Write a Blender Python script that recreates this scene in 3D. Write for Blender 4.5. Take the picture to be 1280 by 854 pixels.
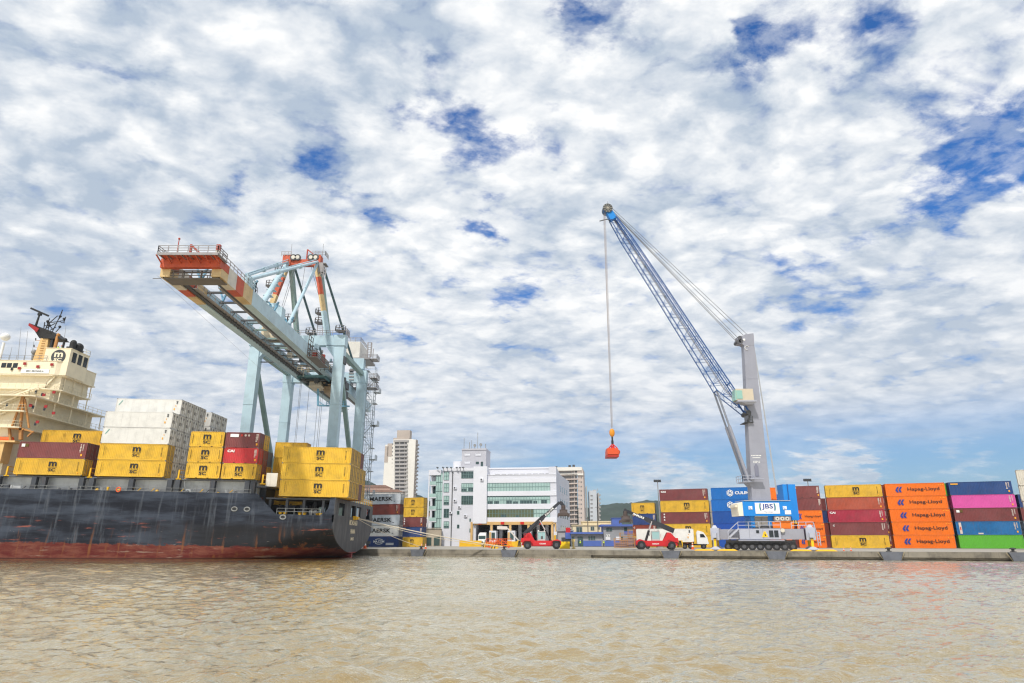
import bpy, bmesh, math, random
import numpy as np
from mathutils import Vector, Matrix
random.seed(7)
rng = np.random.default_rng(11)
S = bpy.context.scene
for o in list(bpy.data.objects):
    bpy.data.objects.remove(o)
COL = S.collection
R = math.radians
# ------------------------------------------------------------------ camera
FPX = 816.0                       # focal length in pixels of a 1280 px wide frame
PITCH = math.atan(248.6/FPX)
CZ = 3.05                         # eye height above the water
GZ = 1.30                         # quay surface above the water
cam_data = bpy.data.cameras.new('camera')
cam = bpy.data.objects.new('camera', cam_data); COL.objects.link(cam)
cam_data.sensor_width = 36.0; cam_data.lens = 36.0*FPX/1280.0
cam_data.clip_start = 0.2; cam_data.clip_end = 30000
cam.location = (0, 0, CZ); cam.rotation_euler = (R(90)+PITCH, 0, 0)
S.camera = cam
# ------------------------------------------------------------------ exposure
S.view_settings.view_transform = 'Standard'; S.view_settings.look = 'None'
S.view_settings.exposure = 0.0; S.view_settings.gamma = 1.0
S.view_settings.use_curve_mapping = False
S.cycles.max_bounces = 6; S.cycles.diffuse_bounces = 3; S.cycles.glossy_bounces = 3
S.cycles.transmission_bounces = 3; S.cycles.volume_bounces = 0
S.cycles.sample_clamp_indirect = 4.0; S.cycles.sample_clamp_direct = 6.0
S.cycles.use_denoising = True; S.cycles.pixel_filter_type = 'BLACKMAN_HARRIS'; S.cycles.filter_width = 1.25
# ------------------------------------------------------------------ helpers: projection
cp, sp = math.cos(PITCH), math.sin(PITCH)
def ray(px, py):
    a = (px-640)/FPX; b = (427-py)/FPX
    return Vector((a, cp-b*sp, sp+b*cp))
def W(px, py, Y):                 # the point of the plane at distance Y seen at that pixel
    d = ray(px, py); t = Y/d.y
    return Vector((d.x*t, Y, CZ+d.z*t))
def GX(px, Y, z=None):            # X of something at distance Y and height z seen at column px
    zr = (GZ if z is None else z)-CZ
    return (px-640)/FPX*(Y*cp+zr*sp)
def lin(c):
    c = c/255.0
    return c/12.92 if c <= 0.04045 else ((c+0.055)/1.055)**2.4
def C(r, g, b): return (lin(r), lin(g), lin(b), 1)
# ------------------------------------------------------------------ node helper
class NT:
    def __init__(s, tree): s.t = tree
    def n(s, typ, **kw):
        nd = s.t.nodes.new(typ)
        ins = kw.pop('ins', {})
        for k, v in kw.items(): setattr(nd, k, v)
        for k, v in ins.items():
            sock = nd.inputs[k]
            if isinstance(v, bpy.types.NodeSocket): s.t.links.new(v, sock)
            else: sock.default_value = v
        return nd
    def math(s, op, a, b=None, c=None, clamp=False):
        nd = s.n('ShaderNodeMath', operation=op, use_clamp=clamp)
        for i, v in enumerate((a, b, c)):
            if v is None: continue
            if isinstance(v, bpy.types.NodeSocket): s.t.links.new(v, nd.inputs[i])
            else: nd.inputs[i].default_value = v
        return nd.outputs[0]
    def vmath(s, op, a, b=None, out=0):
        nd = s.n('ShaderNodeVectorMath', operation=op)
        for i, v in enumerate((a, b)):
            if v is None: continue
            if isinstance(v, bpy.types.NodeSocket): s.t.links.new(v, nd.inputs[i])
            else: nd.inputs[i].default_value = v
        return nd.outputs['Value'] if op in ('DOT_PRODUCT', 'LENGTH', 'DISTANCE') else nd.outputs[0]
    def mix(s, fac, a, b, mode='MIX'):
        nd = s.n('ShaderNodeMix', data_type='RGBA', blend_type=mode)
        for sock, v in ((nd.inputs[0], fac), (nd.inputs[6], a), (nd.inputs[7], b)):
            if isinstance(v, bpy.types.NodeSocket): s.t.links.new(v, sock)
            else: sock.default_value = v
        return nd.outputs[2]
    def ramp(s, v, lo, hi, smooth=True, a=0.0, b=1.0):
        nd = s.n('ShaderNodeMapRange', interpolation_type='SMOOTHSTEP' if smooth else 'LINEAR')
        s.t.links.new(v, nd.inputs[0])
        nd.inputs[1].default_value = lo; nd.inputs[2].default_value = hi
        nd.inputs[3].default_value = a; nd.inputs[4].default_value = b
        return nd.outputs[0]
    def noise(s, vec, scale, detail=4, rough=0.55, dist=0.0, color=False):
        nd = s.n('ShaderNodeTexNoise', noise_dimensions='3D')
        s.t.links.new(vec, nd.inputs['Vector'])
        nd.inputs['Scale'].default_value = scale; nd.inputs['Detail'].default_value = detail
        nd.inputs['Roughness'].default_value = rough; nd.inputs['Distortion'].default_value = dist
        return nd.outputs[1 if color else 0]
    def mapping(s, vec, scale=(1, 1, 1), rot=(0, 0, 0), loc=(0, 0, 0)):
        nd = s.n('ShaderNodeMapping')
        s.t.links.new(vec, nd.inputs[0])
        nd.inputs['Scale'].default_value = scale; nd.inputs['Rotation'].default_value = rot
        nd.inputs['Location'].default_value = loc
        return nd.outputs[0]
# ------------------------------------------------------------------ sky and sun
SUN_EL, SUN_AZ = 52.0, 200.0      # azimuth from +Y clockwise: behind the camera, a little to its left side
world = bpy.data.worlds.new('World'); S.world = world; world.use_nodes = True
wt = world.node_tree; wt.nodes.clear(); w = NT(wt)
out = w.n('ShaderNodeOutputWorld'); bg = w.n('ShaderNodeBackground')
bg.inputs[1].default_value = 0.1
wt.links.new(bg.outputs[0], out.inputs[0])
sky = w.n('ShaderNodeTexSky', sky_type='NISHITA', sun_disc=False)
sky.sun_elevation = R(SUN_EL); sky.sun_rotation = R(SUN_AZ)
sky.air_density = 1.0; sky.dust_density = 1.2; sky.ozone_density = 1.6
tc = w.n('ShaderNodeTexCoord')
d0 = w.vmath('NORMALIZE', tc.outputs['Generated'])
sepd = w.n('ShaderNodeSeparateXYZ', ins={0: d0})
zc = w.math('MAXIMUM', sepd.outputs[2], 0.0)
den = w.math('ADD', zc, 0.20)
pu = w.math('DIVIDE', sepd.outputs[0], den); pv = w.math('DIVIDE', sepd.outputs[1], den)
pl = w.n('ShaderNodeCombineXYZ', ins={0: pu, 1: pv, 2: 0.0}).outputs[0]
plr = w.mapping(pl, scale=(1.0, 1.22, 1.0), rot=(0, 0, R(-28)))
warp = w.noise(plr, 2.2, 3, 0.5, color=True)
warp = w.vmath('SUBTRACT', warp, (0.5, 0.5, 0.5))
sc_ = w.n('ShaderNodeVectorMath', operation='SCALE'); wt.links.new(warp, sc_.inputs[0]); sc_.inputs['Scale'].default_value = 0.16
plw = w.vmath('ADD', plr, sc_.outputs[0])
jit = w.vmath('SUBTRACT', w.noise(plr, 15.0, 5, 0.62, color=True), (0.5, 0.5, 0.5))
jsc = w.n('ShaderNodeVectorMath', operation='SCALE'); wt.links.new(jit, jsc.inputs[0]); jsc.inputs['Scale'].default_value = 0.12
plj = w.vmath('ADD', plw, jsc.outputs[0])
def puff(scale):
    vn = w.n('ShaderNodeTexVoronoi', feature='SMOOTH_F1', voronoi_dimensions='2D'); wt.links.new(plj, vn.inputs['Vector'])
    vn.inputs['Scale'].default_value = scale; vn.inputs['Smoothness'].default_value = 0.45
    return w.math('SUBTRACT', 1.0, vn.outputs['Distance'])
puffs1 = puff(7.0); puffs2 = puff(15.0)
cells = w.noise(plw, 11.0, 8, 0.60)
big = w.noise(plw, 2.4, 5, 0.5)
fine = w.noise(plw, 26.0, 6, 0.62)
# perturbed direction so that each gap in the cloud has a ragged edge
dn = w.noise(plr, 6.0, 6, 0.62, color=True)
dn = w.vmath('SUBTRACT', dn, (0.5, 0.5, 0.5))
sc2 = w.n('ShaderNodeVectorMath', operation='SCALE'); wt.links.new(dn, sc2.inputs[0]); sc2.inputs['Scale'].default_value = 0.20
dp = w.vmath('NORMALIZE', w.vmath('ADD', d0, sc2.outputs[0]))
def blobs(lst, vec, grow=1.0):
    tot = None
    for px, py, rad, amp in lst:
        h = ray(px, py).normalized(); sg = rad/FPX*0.85*grow
        dt = w.vmath('DOT_PRODUCT', vec, tuple(h))
        e = w.math('MULTIPLY', w.math('SUBTRACT', dt, 1.0), 2.0/(sg*sg))
        g = w.math('MULTIPLY', w.math('EXPONENT', e), amp)
        tot = g if tot is None else w.math('ADD', tot, g)
    return tot
HOLES = [(598,168,46,.34),(640,190,40,.34),(556,130,44,.30),(525,160,34,.26),(300,216,26,.34),(405,212,32,.34),(488,282,26,.38),
         (600,291,24,.52),(655,364,40,.34),(486,413,32,.34),(735,26,48,.34),(985,22,50,.34),(940,45,28,.34),(1085,8,44,.42),
         (1048,82,32,.30),(1218,205,62,.40),(1170,250,40,.34),(1268,175,50,.34),(1240,85,80,.20),(1040,345,60,.20),(720,5,30,.3),
         (935,60,26,.25),(1110,62,36,.24),(690,160,26,.26),(735,380,24,.25),(625,390,18,.3),(1000,365,50,.18),(560,350,24,.2)]
holes = blobs(HOLES, dp)
SHADES = [(60,250,170,.75),(30,400,130,.5),(370,120,120,.62),(200,30,80,.4),(495,75,90,.60),(700,60,60,.25),(885,180,70,.35),
          (1150,440,110,.6),(1040,330,100,.45),(640,430,70,.3),(300,340,80,.35),(120,140,90,.45),(850,330,80,.3),(980,130,50,.2),(1180,330,90,.3),(560,60,60,.3),(180,480,80,.35),(700,480,100,.3),(980,500,120,.35)]
shade_b = blobs(SHADES, dp)
cov = w.math('ADD', w.math('MULTIPLY', cells, 1.0), w.math('MULTIPLY', big, 0.55))
cov = w.math('ADD', cov, w.math('ADD', w.math('MULTIPLY', puffs1, 0.55), w.math('MULTIPLY', puffs2, 0.35)))
cov = w.math('ADD', cov, w.math('MULTIPLY', fine, 0.60))
cov = w.math('SUBTRACT', w.math('ADD', cov, 0.80-1.50), w.math('MULTIPLY', holes, 1.15))
mask_hi = w.math('MAXIMUM', w.ramp(cov, 0.10, 0.80), w.math('MULTIPLY', w.ramp(w.math('ADD', w.math('MULTIPLY', cells, 0.55), w.math('MULTIPLY', fine, 0.45)), 0.40, 0.60), 0.42))
# long low bands toward the horizon
az = w.math('ARCTAN2', sepd.outputs[0], sepd.outputs[1])
lowv = w.n('ShaderNodeCombineXYZ', ins={0: w.math('MULTIPLY', az, 2.4), 1: w.math('MULTIPLY', sepd.outputs[2], 13.0), 2: 3.3}).outputs[0]
lown = w.noise(lowv, 2.0, 7, 0.55, dist=0.4)
lown2 = w.noise(lowv, 0.7, 3, 0.5)
lowbias = w.ramp(az, -0.5, 0.35, a=0.30, b=-0.04)       # whiter haze to the left, clear blue to the right
mask_lo = w.ramp(w.math('ADD', w.math('ADD', w.math('MULTIPLY', lown, 0.7), w.math('MULTIPLY', lown2, 0.5)), lowbias), 0.52, 0.85)
PUFFS = [(1060,590,34,.9),(1020,598,30,.8),(1085,592,16,.5),(815,598,34,.7),(860,600,30,.6),(1210,578,22,.4),(780,575,60,.3)]
puffs = blobs(PUFFS, dp)
mask_lo = w.math('MAXIMUM', w.math('MULTIPLY', mask_lo, 0.8), w.math('MINIMUM', puffs, 0.85))
low_t = w.ramp(sepd.outputs[2], 0.10, 0.20)
mask = w.math('ADD', w.math('MULTIPLY', mask_hi, low_t), w.math('MULTIPLY', mask_lo, w.math('SUBTRACT', 1.0, low_t)))
# cloud light and shade: puffs with bright heads and blue-grey bellies
sh = w.noise(plw, 2.6, 4, 0.5)
sh2 = w.noise(plw, 10.5, 7, 0.58, dist=0.25)
sh3 = w.noise(plw, 24.0, 5, 0.6)
shd = w.math('ADD', w.math('MULTIPLY', sh, 0.58), w.math('MULTIPLY', sh2, 0.42))
shd = w.math('ADD', shd, w.math('SUBTRACT', w.math('ADD', w.math('MULTIPLY', puffs1, 0.26), w.math('MULTIPLY', puffs2, 0.16)), 0.17))
shd = w.math('ADD', shd, w.math('MULTIPLY', sh3, 0.24))
shd = w.math('SUBTRACT', shd, w.math('MULTIPLY', shade_b, 0.11))
shade = w.ramp(shd, 0.50, 0.85, smooth=False)
CW = 10.0                          # background strength is 0.1
white = (1.08*CW, 1.08*CW, 1.07*CW, 1); grey = (0.48*CW, 0.57*CW, 0.69*CW, 1)
ccol = w.mix(shade, grey, white)
hz_col = (0.62*CW, 0.68*CW, 0.78*CW, 1)
ccol = w.mix(w.ramp(sepd.outputs[2], 0.45, 0.12, a=0.0, b=0.45), ccol, hz_col)
tint = w.mix(w.ramp(sepd.outputs[2], 0.10, 0.45), (0.66, 0.92, 1.22, 1), (0.30, 0.90, 1.62, 1))
skyt = w.mix(1.0, sky.outputs[0], tint, mode='MULTIPLY')
fin = w.mix(mask, skyt, ccol)
wt.links.new(fin, bg.inputs[0])

sun_d = bpy.data.lights.new('sun', 'SUN'); sun_d.energy = 3.5; sun_d.angle = R(2.0); sun_d.color = (1.0, 0.95, 0.87)
sun = bpy.data.objects.new('sun', sun_d); COL.objects.link(sun)
sdir = Vector((math.sin(R(SUN_AZ))*math.cos(R(SUN_EL)), math.cos(R(SUN_AZ))*math.cos(R(SUN_EL)), math.sin(R(SUN_EL))))
sun.rotation_euler = sdir.to_track_quat('Z', 'Y').to_euler()
sun.location = (0, -50, 120)
# ------------------------------------------------------------------ materials
MATS = {}
def mat(name, rgb, rough=0.6, metal=0.0, dirt=0.18, dscale=0.6, streak=0.0, streak_col=None, bump=0.0, bscale=8.0, vary=0.0, spec=0.4):
    if name in MATS: return MATS[name]
    m = bpy.data.materials.new(name); m.use_nodes = True
    t = NT(m.node_tree); p = m.node_tree.nodes['Principled BSDF']
    tcn = t.n('ShaderNodeTexCoord').outputs['Object']
    col = t.n('ShaderNodeRGB'); col.outputs[0].default_value = rgb; c = col.outputs[0]
    oi = t.n('ShaderNodeObjectInfo')
    off = t.n('ShaderNodeCombineXYZ', ins={0: t.math('MULTIPLY', oi.outputs['Random'], 91.0), 1: t.math('MULTIPLY', oi.outputs['Random'], 37.0), 2: 0.0}).outputs[0]
    vec = t.vmath('ADD', tcn, off)
    if vary:
        hs = t.n('ShaderNodeHueSaturation', ins={'Color': c, 'Value': t.math('ADD', 1-vary/2, t.math('MULTIPLY', oi.outputs['Random'], vary)),
                 'Hue': t.math('ADD', 0.5-vary*0.03, t.math('MULTIPLY', oi.outputs['Random'], vary*0.06))})
        c = hs.outputs[0]
    if dirt:
        n1 = t.noise(vec, dscale, 6, 0.62)
        f = t.math('MULTIPLY', t.ramp(n1, 0.38, 0.72), dirt*1.6, clamp=True)
        dc = tuple(v*0.45+0.02 for v in rgb[:3])+(1,)
        c = t.mix(f, c, dc)
        n2 = t.noise(vec, dscale*0.35, 3, 0.5)
        f2 = t.math('MULTIPLY', t.ramp(n2, 0.40, 0.70), dirt*0.9, clamp=True)
        lc = tuple(min(1, v*1.12+0.04) for v in rgb[:3])+(1,)
        c = t.mix(f2, c, lc)
    if streak:
        sv = t.mapping(vec, scale=(5.0, 5.0, 0.22))
        n3 = t.noise(sv, 1.0, 5, 0.65)
        f3 = t.math('MULTIPLY', t.ramp(n3, 0.56, 0.74), streak, clamp=True)
        c = t.mix(f3, c, streak_col or (0.16, 0.075, 0.035, 1))
    m.node_tree.links.new(c, p.inputs['Base Color'])
    if bump:
        b = t.n('ShaderNodeBump', ins={'Height': t.noise(tcn, bscale, 5, 0.6), 'Strength': bump, 'Distance': 0.05})
        m.node_tree.links.new(b.outputs[0], p.inputs['Normal'])
    p.inputs['Roughness'].default_value = rough; p.inputs['Metallic'].default_value = metal
    p.inputs['Specular IOR Level'].default_value = spec
    MATS[name] = m
    return m
# ------------------------------------------------------------------ mesh builder
_text_cache = {}
def text_geo(s, bold=0.0, shear=0.0, space=1.0):
    k = (s, bold, shear, space)
    if k in _text_cache: return _text_cache[k]
    cu = bpy.data.curves.new('letters', 'FONT'); cu.body = s; cu.offset = bold; cu.shear = shear; cu.space_character = space
    cu.resolution_u = 3; cu.fill_mode = 'FRONT'
    ob = bpy.data.objects.new('letters', cu); COL.objects.link(ob)
    dg = bpy.context.evaluated_depsgraph_get()
    me = bpy.data.meshes.new_from_object(ob.evaluated_get(dg))
    vs = np.array([v.co[:2] for v in me.vertices]) if len(me.vertices) else np.zeros((0, 2))
    fs = [tuple(p.vertices) for p in me.polygons]
    bpy.data.objects.remove(ob); bpy.data.curves.remove(cu); bpy.data.meshes.remove(me)
    mn = vs.min(0); mx = vs.max(0)
    vs = (vs-mn); _text_cache[k] = (vs, fs, (mx-mn))
    return _text_cache[k]
WL = {}
class MB:
    def __init__(s): s.v = []; s.f = []; s.mi = []; s.sm = []; s.M = None
    def add(s, vs, fs, mi=0, sm=False):
        b = len(s.v)
        if s.M is not None: vs = [s.M @ Vector(v) for v in vs]
        s.v.extend([tuple(v) for v in vs])
        for f in fs: s.f.append(tuple(i+b for i in f)); s.mi.append(mi); s.sm.append(sm)
        return s
    def box(s, x0, y0, z0, x1, y1, z1, mi=0):
        vs = [(x0,y0,z0),(x1,y0,z0),(x1,y1,z0),(x0,y1,z0),(x0,y0,z1),(x1,y0,z1),(x1,y1,z1),(x0,y1,z1)]
        return s.add(vs, [(0,3,2,1),(4,5,6,7),(0,1,5,4),(1,2,6,5),(2,3,7,6),(3,0,4,7)], mi)
    def cbox(s, c, dx, dy, dz, mi=0):
        return s.box(c[0]-dx/2, c[1]-dy/2, c[2]-dz/2, c[0]+dx/2, c[1]+dy/2, c[2]+dz/2, mi)
    def hexa(s, b, t, mi=0):          # bottom ring and top ring of four points
        return s.add(list(b)+list(t), [(3,2,1,0),(4,5,6,7),(0,1,5,4),(1,2,6,5),(2,3,7,6),(3,0,4,7)], mi)
    def bar(s, p, q, w_, h=None, mi=0, up=(0,0,1), w2=None, h2=None):
        p = Vector(p); q = Vector(q); d = (q-p)
        if d.length < 1e-6: return s
        d.normalize(); u = Vector(up)
        if abs(d.dot(u)) > 0.98: u = Vector((0,1,0))
        sx = d.cross(u).normalized(); sy = sx.cross(d).normalized()
        h = w_ if h is None else h; w2 = w_ if w2 is None else w2; h2 = h if h2 is None else h2
        ra = [p+sx*a*w_/2+sy*b*h/2 for a,b in ((-1,-1),(1,-1),(1,1),(-1,1))]
        rb = [q+sx*a*w2/2+sy*b*h2/2 for a,b in ((-1,-1),(1,-1),(1,1),(-1,1))]
        return s.add(ra+rb, [(3,2,1,0),(4,5,6,7),(0,1,5,4),(1,2,6,5),(2,3,7,6),(3,0,4,7)], mi)
    def tube(s, p, q, r, n=8, r2=None, mi=0, caps=True):
        p = Vector(p); q = Vector(q); d = q-p
        if d.length < 1e-6: return s
        d.normalize(); u = Vector((0,0,1)) if abs(d.z) < 0.95 else Vector((1,0,0))
        a = d.cross(u).normalized(); b = a.cross(d).normalized(); r2 = r if r2 is None else r2
        vs = []; fs = []
        for c_, rr in ((p, r), (q, r2)):
            for i in range(n):
                t = 2*math.pi*i/n; vs.append(c_+a*math.cos(t)*rr+b*math.sin(t)*rr)
        for i in range(n): j = (i+1) % n; fs.append((i, i+n, j+n, j))
        s.add(vs, fs, mi, n > 6)
        if caps: s.add(vs, [tuple(range(n)), tuple(range(2*n-1, n-1, -1))], mi)
        return s
    def path(s, pts, r, n=6, mi=0):
        for a, b in zip(pts[:-1], pts[1:]): s.tube(a, b, r, n, mi=mi)
        return s
    def prism(s, poly, y0, y1, plane='xz', mi=0):
        n = len(poly)
        def mk(a, b, y): return {'xz': (a, y, b), 'yz': (y, a, b), 'xy': (a, b, y)}[plane]
        vs = [mk(a, b, y0) for a, b in poly]+[mk(a, b, y1) for a, b in poly]
        fs = [tuple(range(n)), tuple(range(2*n-1, n-1, -1))]+[(i, i+n, (i+1) % n+n, (i+1) % n) for i in range(n)]
        return s.add(vs, fs, mi)
    def sphere(s, c, r, nu=12, nv=8, mi=0, sc=(1,1,1)):
        vs = [(c[0], c[1], c[2]+r*sc[2])]; fs = []
        for j in range(1, nv):
            ph = math.pi*j/nv
            for i in range(nu):
                th = 2*math.pi*i/nu
                vs.append((c[0]+r*sc[0]*math.sin(ph)*math.cos(th), c[1]+r*sc[1]*math.sin(ph)*math.sin(th), c[2]+r*sc[2]*math.cos(ph)))
        vs.append((c[0], c[1], c[2]-r*sc[2])); L = len(vs)-1
        for i in range(nu): fs.append((0, 1+i, 1+(i+1) % nu)); fs.append((L, L-nu+(i+1) % nu, L-nu+i))
        for j in range(nv-2):
            for i in range(nu):
                a = 1+j*nu+i; b = 1+j*nu+(i+1) % nu
                fs.append((a, a+nu, b+nu, b))
        return s.add(vs, fs, mi, True)
    def text(s, t, x, z, h, y=0.0, w_=None, mi=0, align='c', bold=0.0, rot=0.0, plane='xz', shear=0.0, space=1.0):
        vs, fs, sz = text_geo(t, bold, shear, space)
        k = h/sz[1]; kx = k if w_ is None else w_/sz[0]
        ox = {'c': -0.5, 'l': 0.0, 'r': -1.0}[align]
        cr, sr = math.cos(rot), math.sin(rot); P = []
        for a, b in vs:
            a_ = (a+ox*sz[0])*kx; b_ = (b-0.5*sz[1])*k
            A = x+a_*cr-b_*sr; B = z+a_*sr+b_*cr
            P.append((A, y, B) if plane == 'xz' else (y, A, B))
        return s.add(P, fs, mi)
    def rail(s, pts, h=1.05, step=1.6, r=0.03, mi=0, bars=2):
        for a, b in zip(pts[:-1], pts[1:]):
            a = Vector(a); b = Vector(b); L = (b-a).length; n = max(1, int(round(L/step)))
            for i in range(n+1):
                p = a.lerp(b, i/n); s.bar(p, p+Vector((0,0,h)), r*2, mi=mi)
            for k in range(bars):
                z = h*(k+1)/bars; s.bar(a+Vector((0,0,z)), b+Vector((0,0,z)), r*1.7, mi=mi)
        return s
    def build(s, name, mats, parent=None, world=True, loc=None):
        me = bpy.data.meshes.new(name)
        base = Vector((0,0,0))
        if parent is not None and world: base = WL.get(parent.name, Vector((0,0,0)))
        elif parent is None and loc is not None and world: base = Vector(loc)
        vs = s.v if base.length == 0 else [(a-base.x, b-base.y, c-base.z) for a, b, c in s.v]
        me.from_pydata(vs, [], s.f)
        if not isinstance(mats, (list, tuple)): mats = [mats]
        for m in mats: me.materials.append(m)
        me.polygons.foreach_set('material_index', s.mi)
        me.polygons.foreach_set('use_smooth', s.sm)
        me.update()
        ob = bpy.data.objects.new(name, me); COL.objects.link(ob)
        if parent is not None:
            ob.parent = parent; WL[ob.name] = base.copy()
        else:
            if loc is not None: ob.location = loc
            WL[ob.name] = Vector(loc) if loc is not None else Vector((0,0,0))
        return ob
def tag(o, label=None, cat=None, group=None, kind=None):
    if label: o['label'] = label
    if cat: o['category'] = cat
    if group: o['group'] = group
    if kind: o['kind'] = kind
    return o
def empty(name, loc, label=None, cat=None, group=None, rot=(0,0,0)):
    o = bpy.data.objects.new(name, None); COL.objects.link(o); o.location = loc; o.rotation_euler = rot
    o.empty_display_size = 0.5
    WL[o.name] = Vector(loc)
    return tag(o, label, cat, group)
def kids(o): return [c for c in bpy.data.objects if c.parent == o]
def copy_tree(o, parent=None):
    c = o.copy(); COL.objects.link(c)
    if parent is not None: c.parent = parent
    for ch in kids(o): copy_tree(ch, c)
    return c
# ================================================================== the setting
QT = math.tan(R(20.0)); QY0 = 134.0          # the quay edge: Y = QY0 - X*QT right of the bend, Y = 151 left of it
QE = Vector((math.cos(R(20)), -math.sin(R(20)), 0)); QN = Vector((math.sin(R(20)), math.cos(R(20)), 0))
QX = (QY0-151.0)/QT                          # the bend
def edge_y(x): return 151.0 if x < QX else QY0-x*QT
def edge_at(px):                             # point of the quay edge seen at that column
    k = (px-640)/FPX*cp
    return Vector((k*QY0/(1+k*QT), QY0/(1+k*QT), GZ))
# ---- water: a displaced sheet, finer near the boat, plus bumps for the small ripples
def make_water():
    ny, nx = 960, 960
    ys = 4.0*(170.0/4.0)**(np.linspace(0, 1, ny))
    us = np.linspace(-1.12, 1.12, nx)
    Y, U = np.meshgrid(ys, us, indexing='ij'); X = U*(Y+16.0)
    X = np.where(np.abs(U) > 0.95, X*1.0, X)
    dy = Y*math.log(170/4.0)/ny; dx = (Y+16.0)*2.24/nx; g = np.maximum(dx, dy)
    Z = np.zeros_like(X)
    for i in range(110):
        lam = 0.24*(2.4/0.24)**rng.random(); k = 2*math.pi/lam
        a = R(90+10)+rng.normal(0, 0.55)
        amp = 0.0066*lam**0.95
        ph = rng.random()*6.28
        fade = np.clip((lam/g-2.5)/3.0, 0, 1)
        wob = 0.6*np.sin(X*0.05*(1+rng.random())+rng.random()*6)+0.6*np.sin(Y*0.06*(1+rng.random())+rng.random()*6)
        th = k*(X*math.cos(a)+Y*math.sin(a))+ph+wob
        Z += amp*fade*(np.sin(th)+0.25*np.sin(2*th+1.2))
    patch = 0.85+0.35*np.sin(X*0.11+1.3*np.sin(Y*0.07))*np.sin(Y*0.10+0.8*np.sin(X*0.06))
    Z *= patch
    edge_f = np.clip((1.12-np.abs(U))/0.10, 0, 1)*np.clip((Y-4.0)/2.5, 0, 1); Z = Z*edge_f-0.125*(1-edge_f)
    vs = np.stack([X, Y, Z], -1).reshape(-1, 3)
    idx = np.arange(ny*nx).reshape(ny, nx)
    f = np.stack([idx[:-1,:-1], idx[:-1,1:], idx[1:,1:], idx[1:,:-1]], -1).reshape(-1, 4)
    # a flat far sheet all round, lying under the rippled one's borders
    n0 = len(vs)
    vs = np.concatenate([vs, np.array([(-6000,-3000,-0.13),(6000,-3000,-0.13),(6000,6000,-0.13),(-6000,6000,-0.13)])]).astype(np.float32)
    f = np.concatenate([f, np.array([[n0, n0+1, n0+2, n0+3]])]).astype(np.int32)
    me = bpy.data.meshes.new('water'); nf = len(f)
    me.vertices.add(len(vs)); me.vertices.foreach_set('co', vs.ravel())
    me.loops.add(nf*4); me.loops.foreach_set('vertex_index', f.ravel())
    me.polygons.add(nf); me.polygons.foreach_set('loop_start', np.arange(nf, dtype=np.int32)*4); me.polygons.foreach_set('loop_total', np.full(nf, 4, dtype=np.int32))
    me.polygons.foreach_set('use_smooth', np.ones(nf, dtype=bool)); me.update(calc_edges=True)
    o = bpy.data.objects.new('water', me); COL.objects.link(o)
    m = bpy.data.materials.new('muddy_water'); m.use_nodes = True; t = NT(m.node_tree)
    m.node_tree.nodes.clear(); outp = t.n('ShaderNodeOutputMaterial')
    tcn = t.n('ShaderNodeTexCoord').outputs['Object']
    n1 = t.noise(t.mapping(tcn, scale=(0.012, 0.03, 1)), 1.0, 5, 0.6)
    c = t.mix(t.ramp(n1, 0.35, 0.7), (0.215, 0.135, 0.026, 1), (0.25, 0.165, 0.042, 1))     # silt in the water
    v1 = t.mapping(tcn, scale=(1.0, 1.9, 1), rot=(0, 0, R(9)))
    b1 = t.noise(v1, 4.6, 6, 0.62, dist=0.3)
    b2 = t.noise(v1, 1.5, 4, 0.55)
    hgt = t.math('ADD', t.math('MULTIPLY', b1, 0.16), t.math('MULTIPLY', b2, 0.30))
    gust = t.ramp(t.noise(t.mapping(tcn, scale=(0.05, 0.11, 1), loc=(3, 1, 0)), 1.0, 4, 0.6), 0.35, 0.65, a=0.55, b=1.0)
    bp = t.n('ShaderNodeBump', ins={'Height': hgt, 'Strength': gust, 'Distance': 0.46}).outputs[0]
    fr = t.n('ShaderNodeFresnel', ins={'IOR': 1.9, 'Normal': bp}).outputs[0]
    fac = t.ramp(fr, 0.09, 0.32, smooth=False, a=0.18, b=0.99)
    di = t.n('ShaderNodeBsdfDiffuse', ins={'Color': c, 'Normal': bp}).outputs[0]
    gl = t.n('ShaderNodeBsdfGlossy', ins={'Color': (1.0, 0.945, 0.80, 1), 'Roughness': 0.06, 'Normal': bp}).outputs[0]
    mx = t.n('ShaderNodeMixShader', ins={0: fac, 1: di, 2: gl}).outputs[0]
    m.node_tree.links.new(mx, outp.inputs[0])
    me.materials.append(m)
    tag(o, 'muddy brown rippled harbour water in front of the quay', 'water', kind='structure')
make_water()
# ---- quay ground: one sheet out to the far hills
conc = mat('quay_concrete', (0.35, 0.325, 0.28, 1), 0.85, dirt=0.45, dscale=0.25, bump=0.2)
conc_face = mat('quay_face', (0.20, 0.18, 0.145, 1), 0.9, dirt=0.75, dscale=0.7, streak=0.75, streak_col=(0.075, 0.065, 0.05, 1), bump=0.4, bscale=3)
conc_shade = mat('quay_void_shade', (0.06, 0.055, 0.045, 1), 0.95, dirt=0.3)  # concrete darkened in colour to paint the shade of the void under the slab
b = MB()
XR = 260.0
edge = [(-420, 151.0), (QX, 151.0), (XR, QY0-XR*QT)]
far = [(5200, QY0-XR*QT), (5200, 5200), (-5200, 5200), (-5200, 151.0)]
b.add([(x, y, GZ) for x, y in edge+far], [tuple(range(len(edge+far)))])
b.build('ground', conc); tag(bpy.data.objects['ground'], 'pale concrete apron of the container terminal', 'ground', kind='structure')
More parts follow.
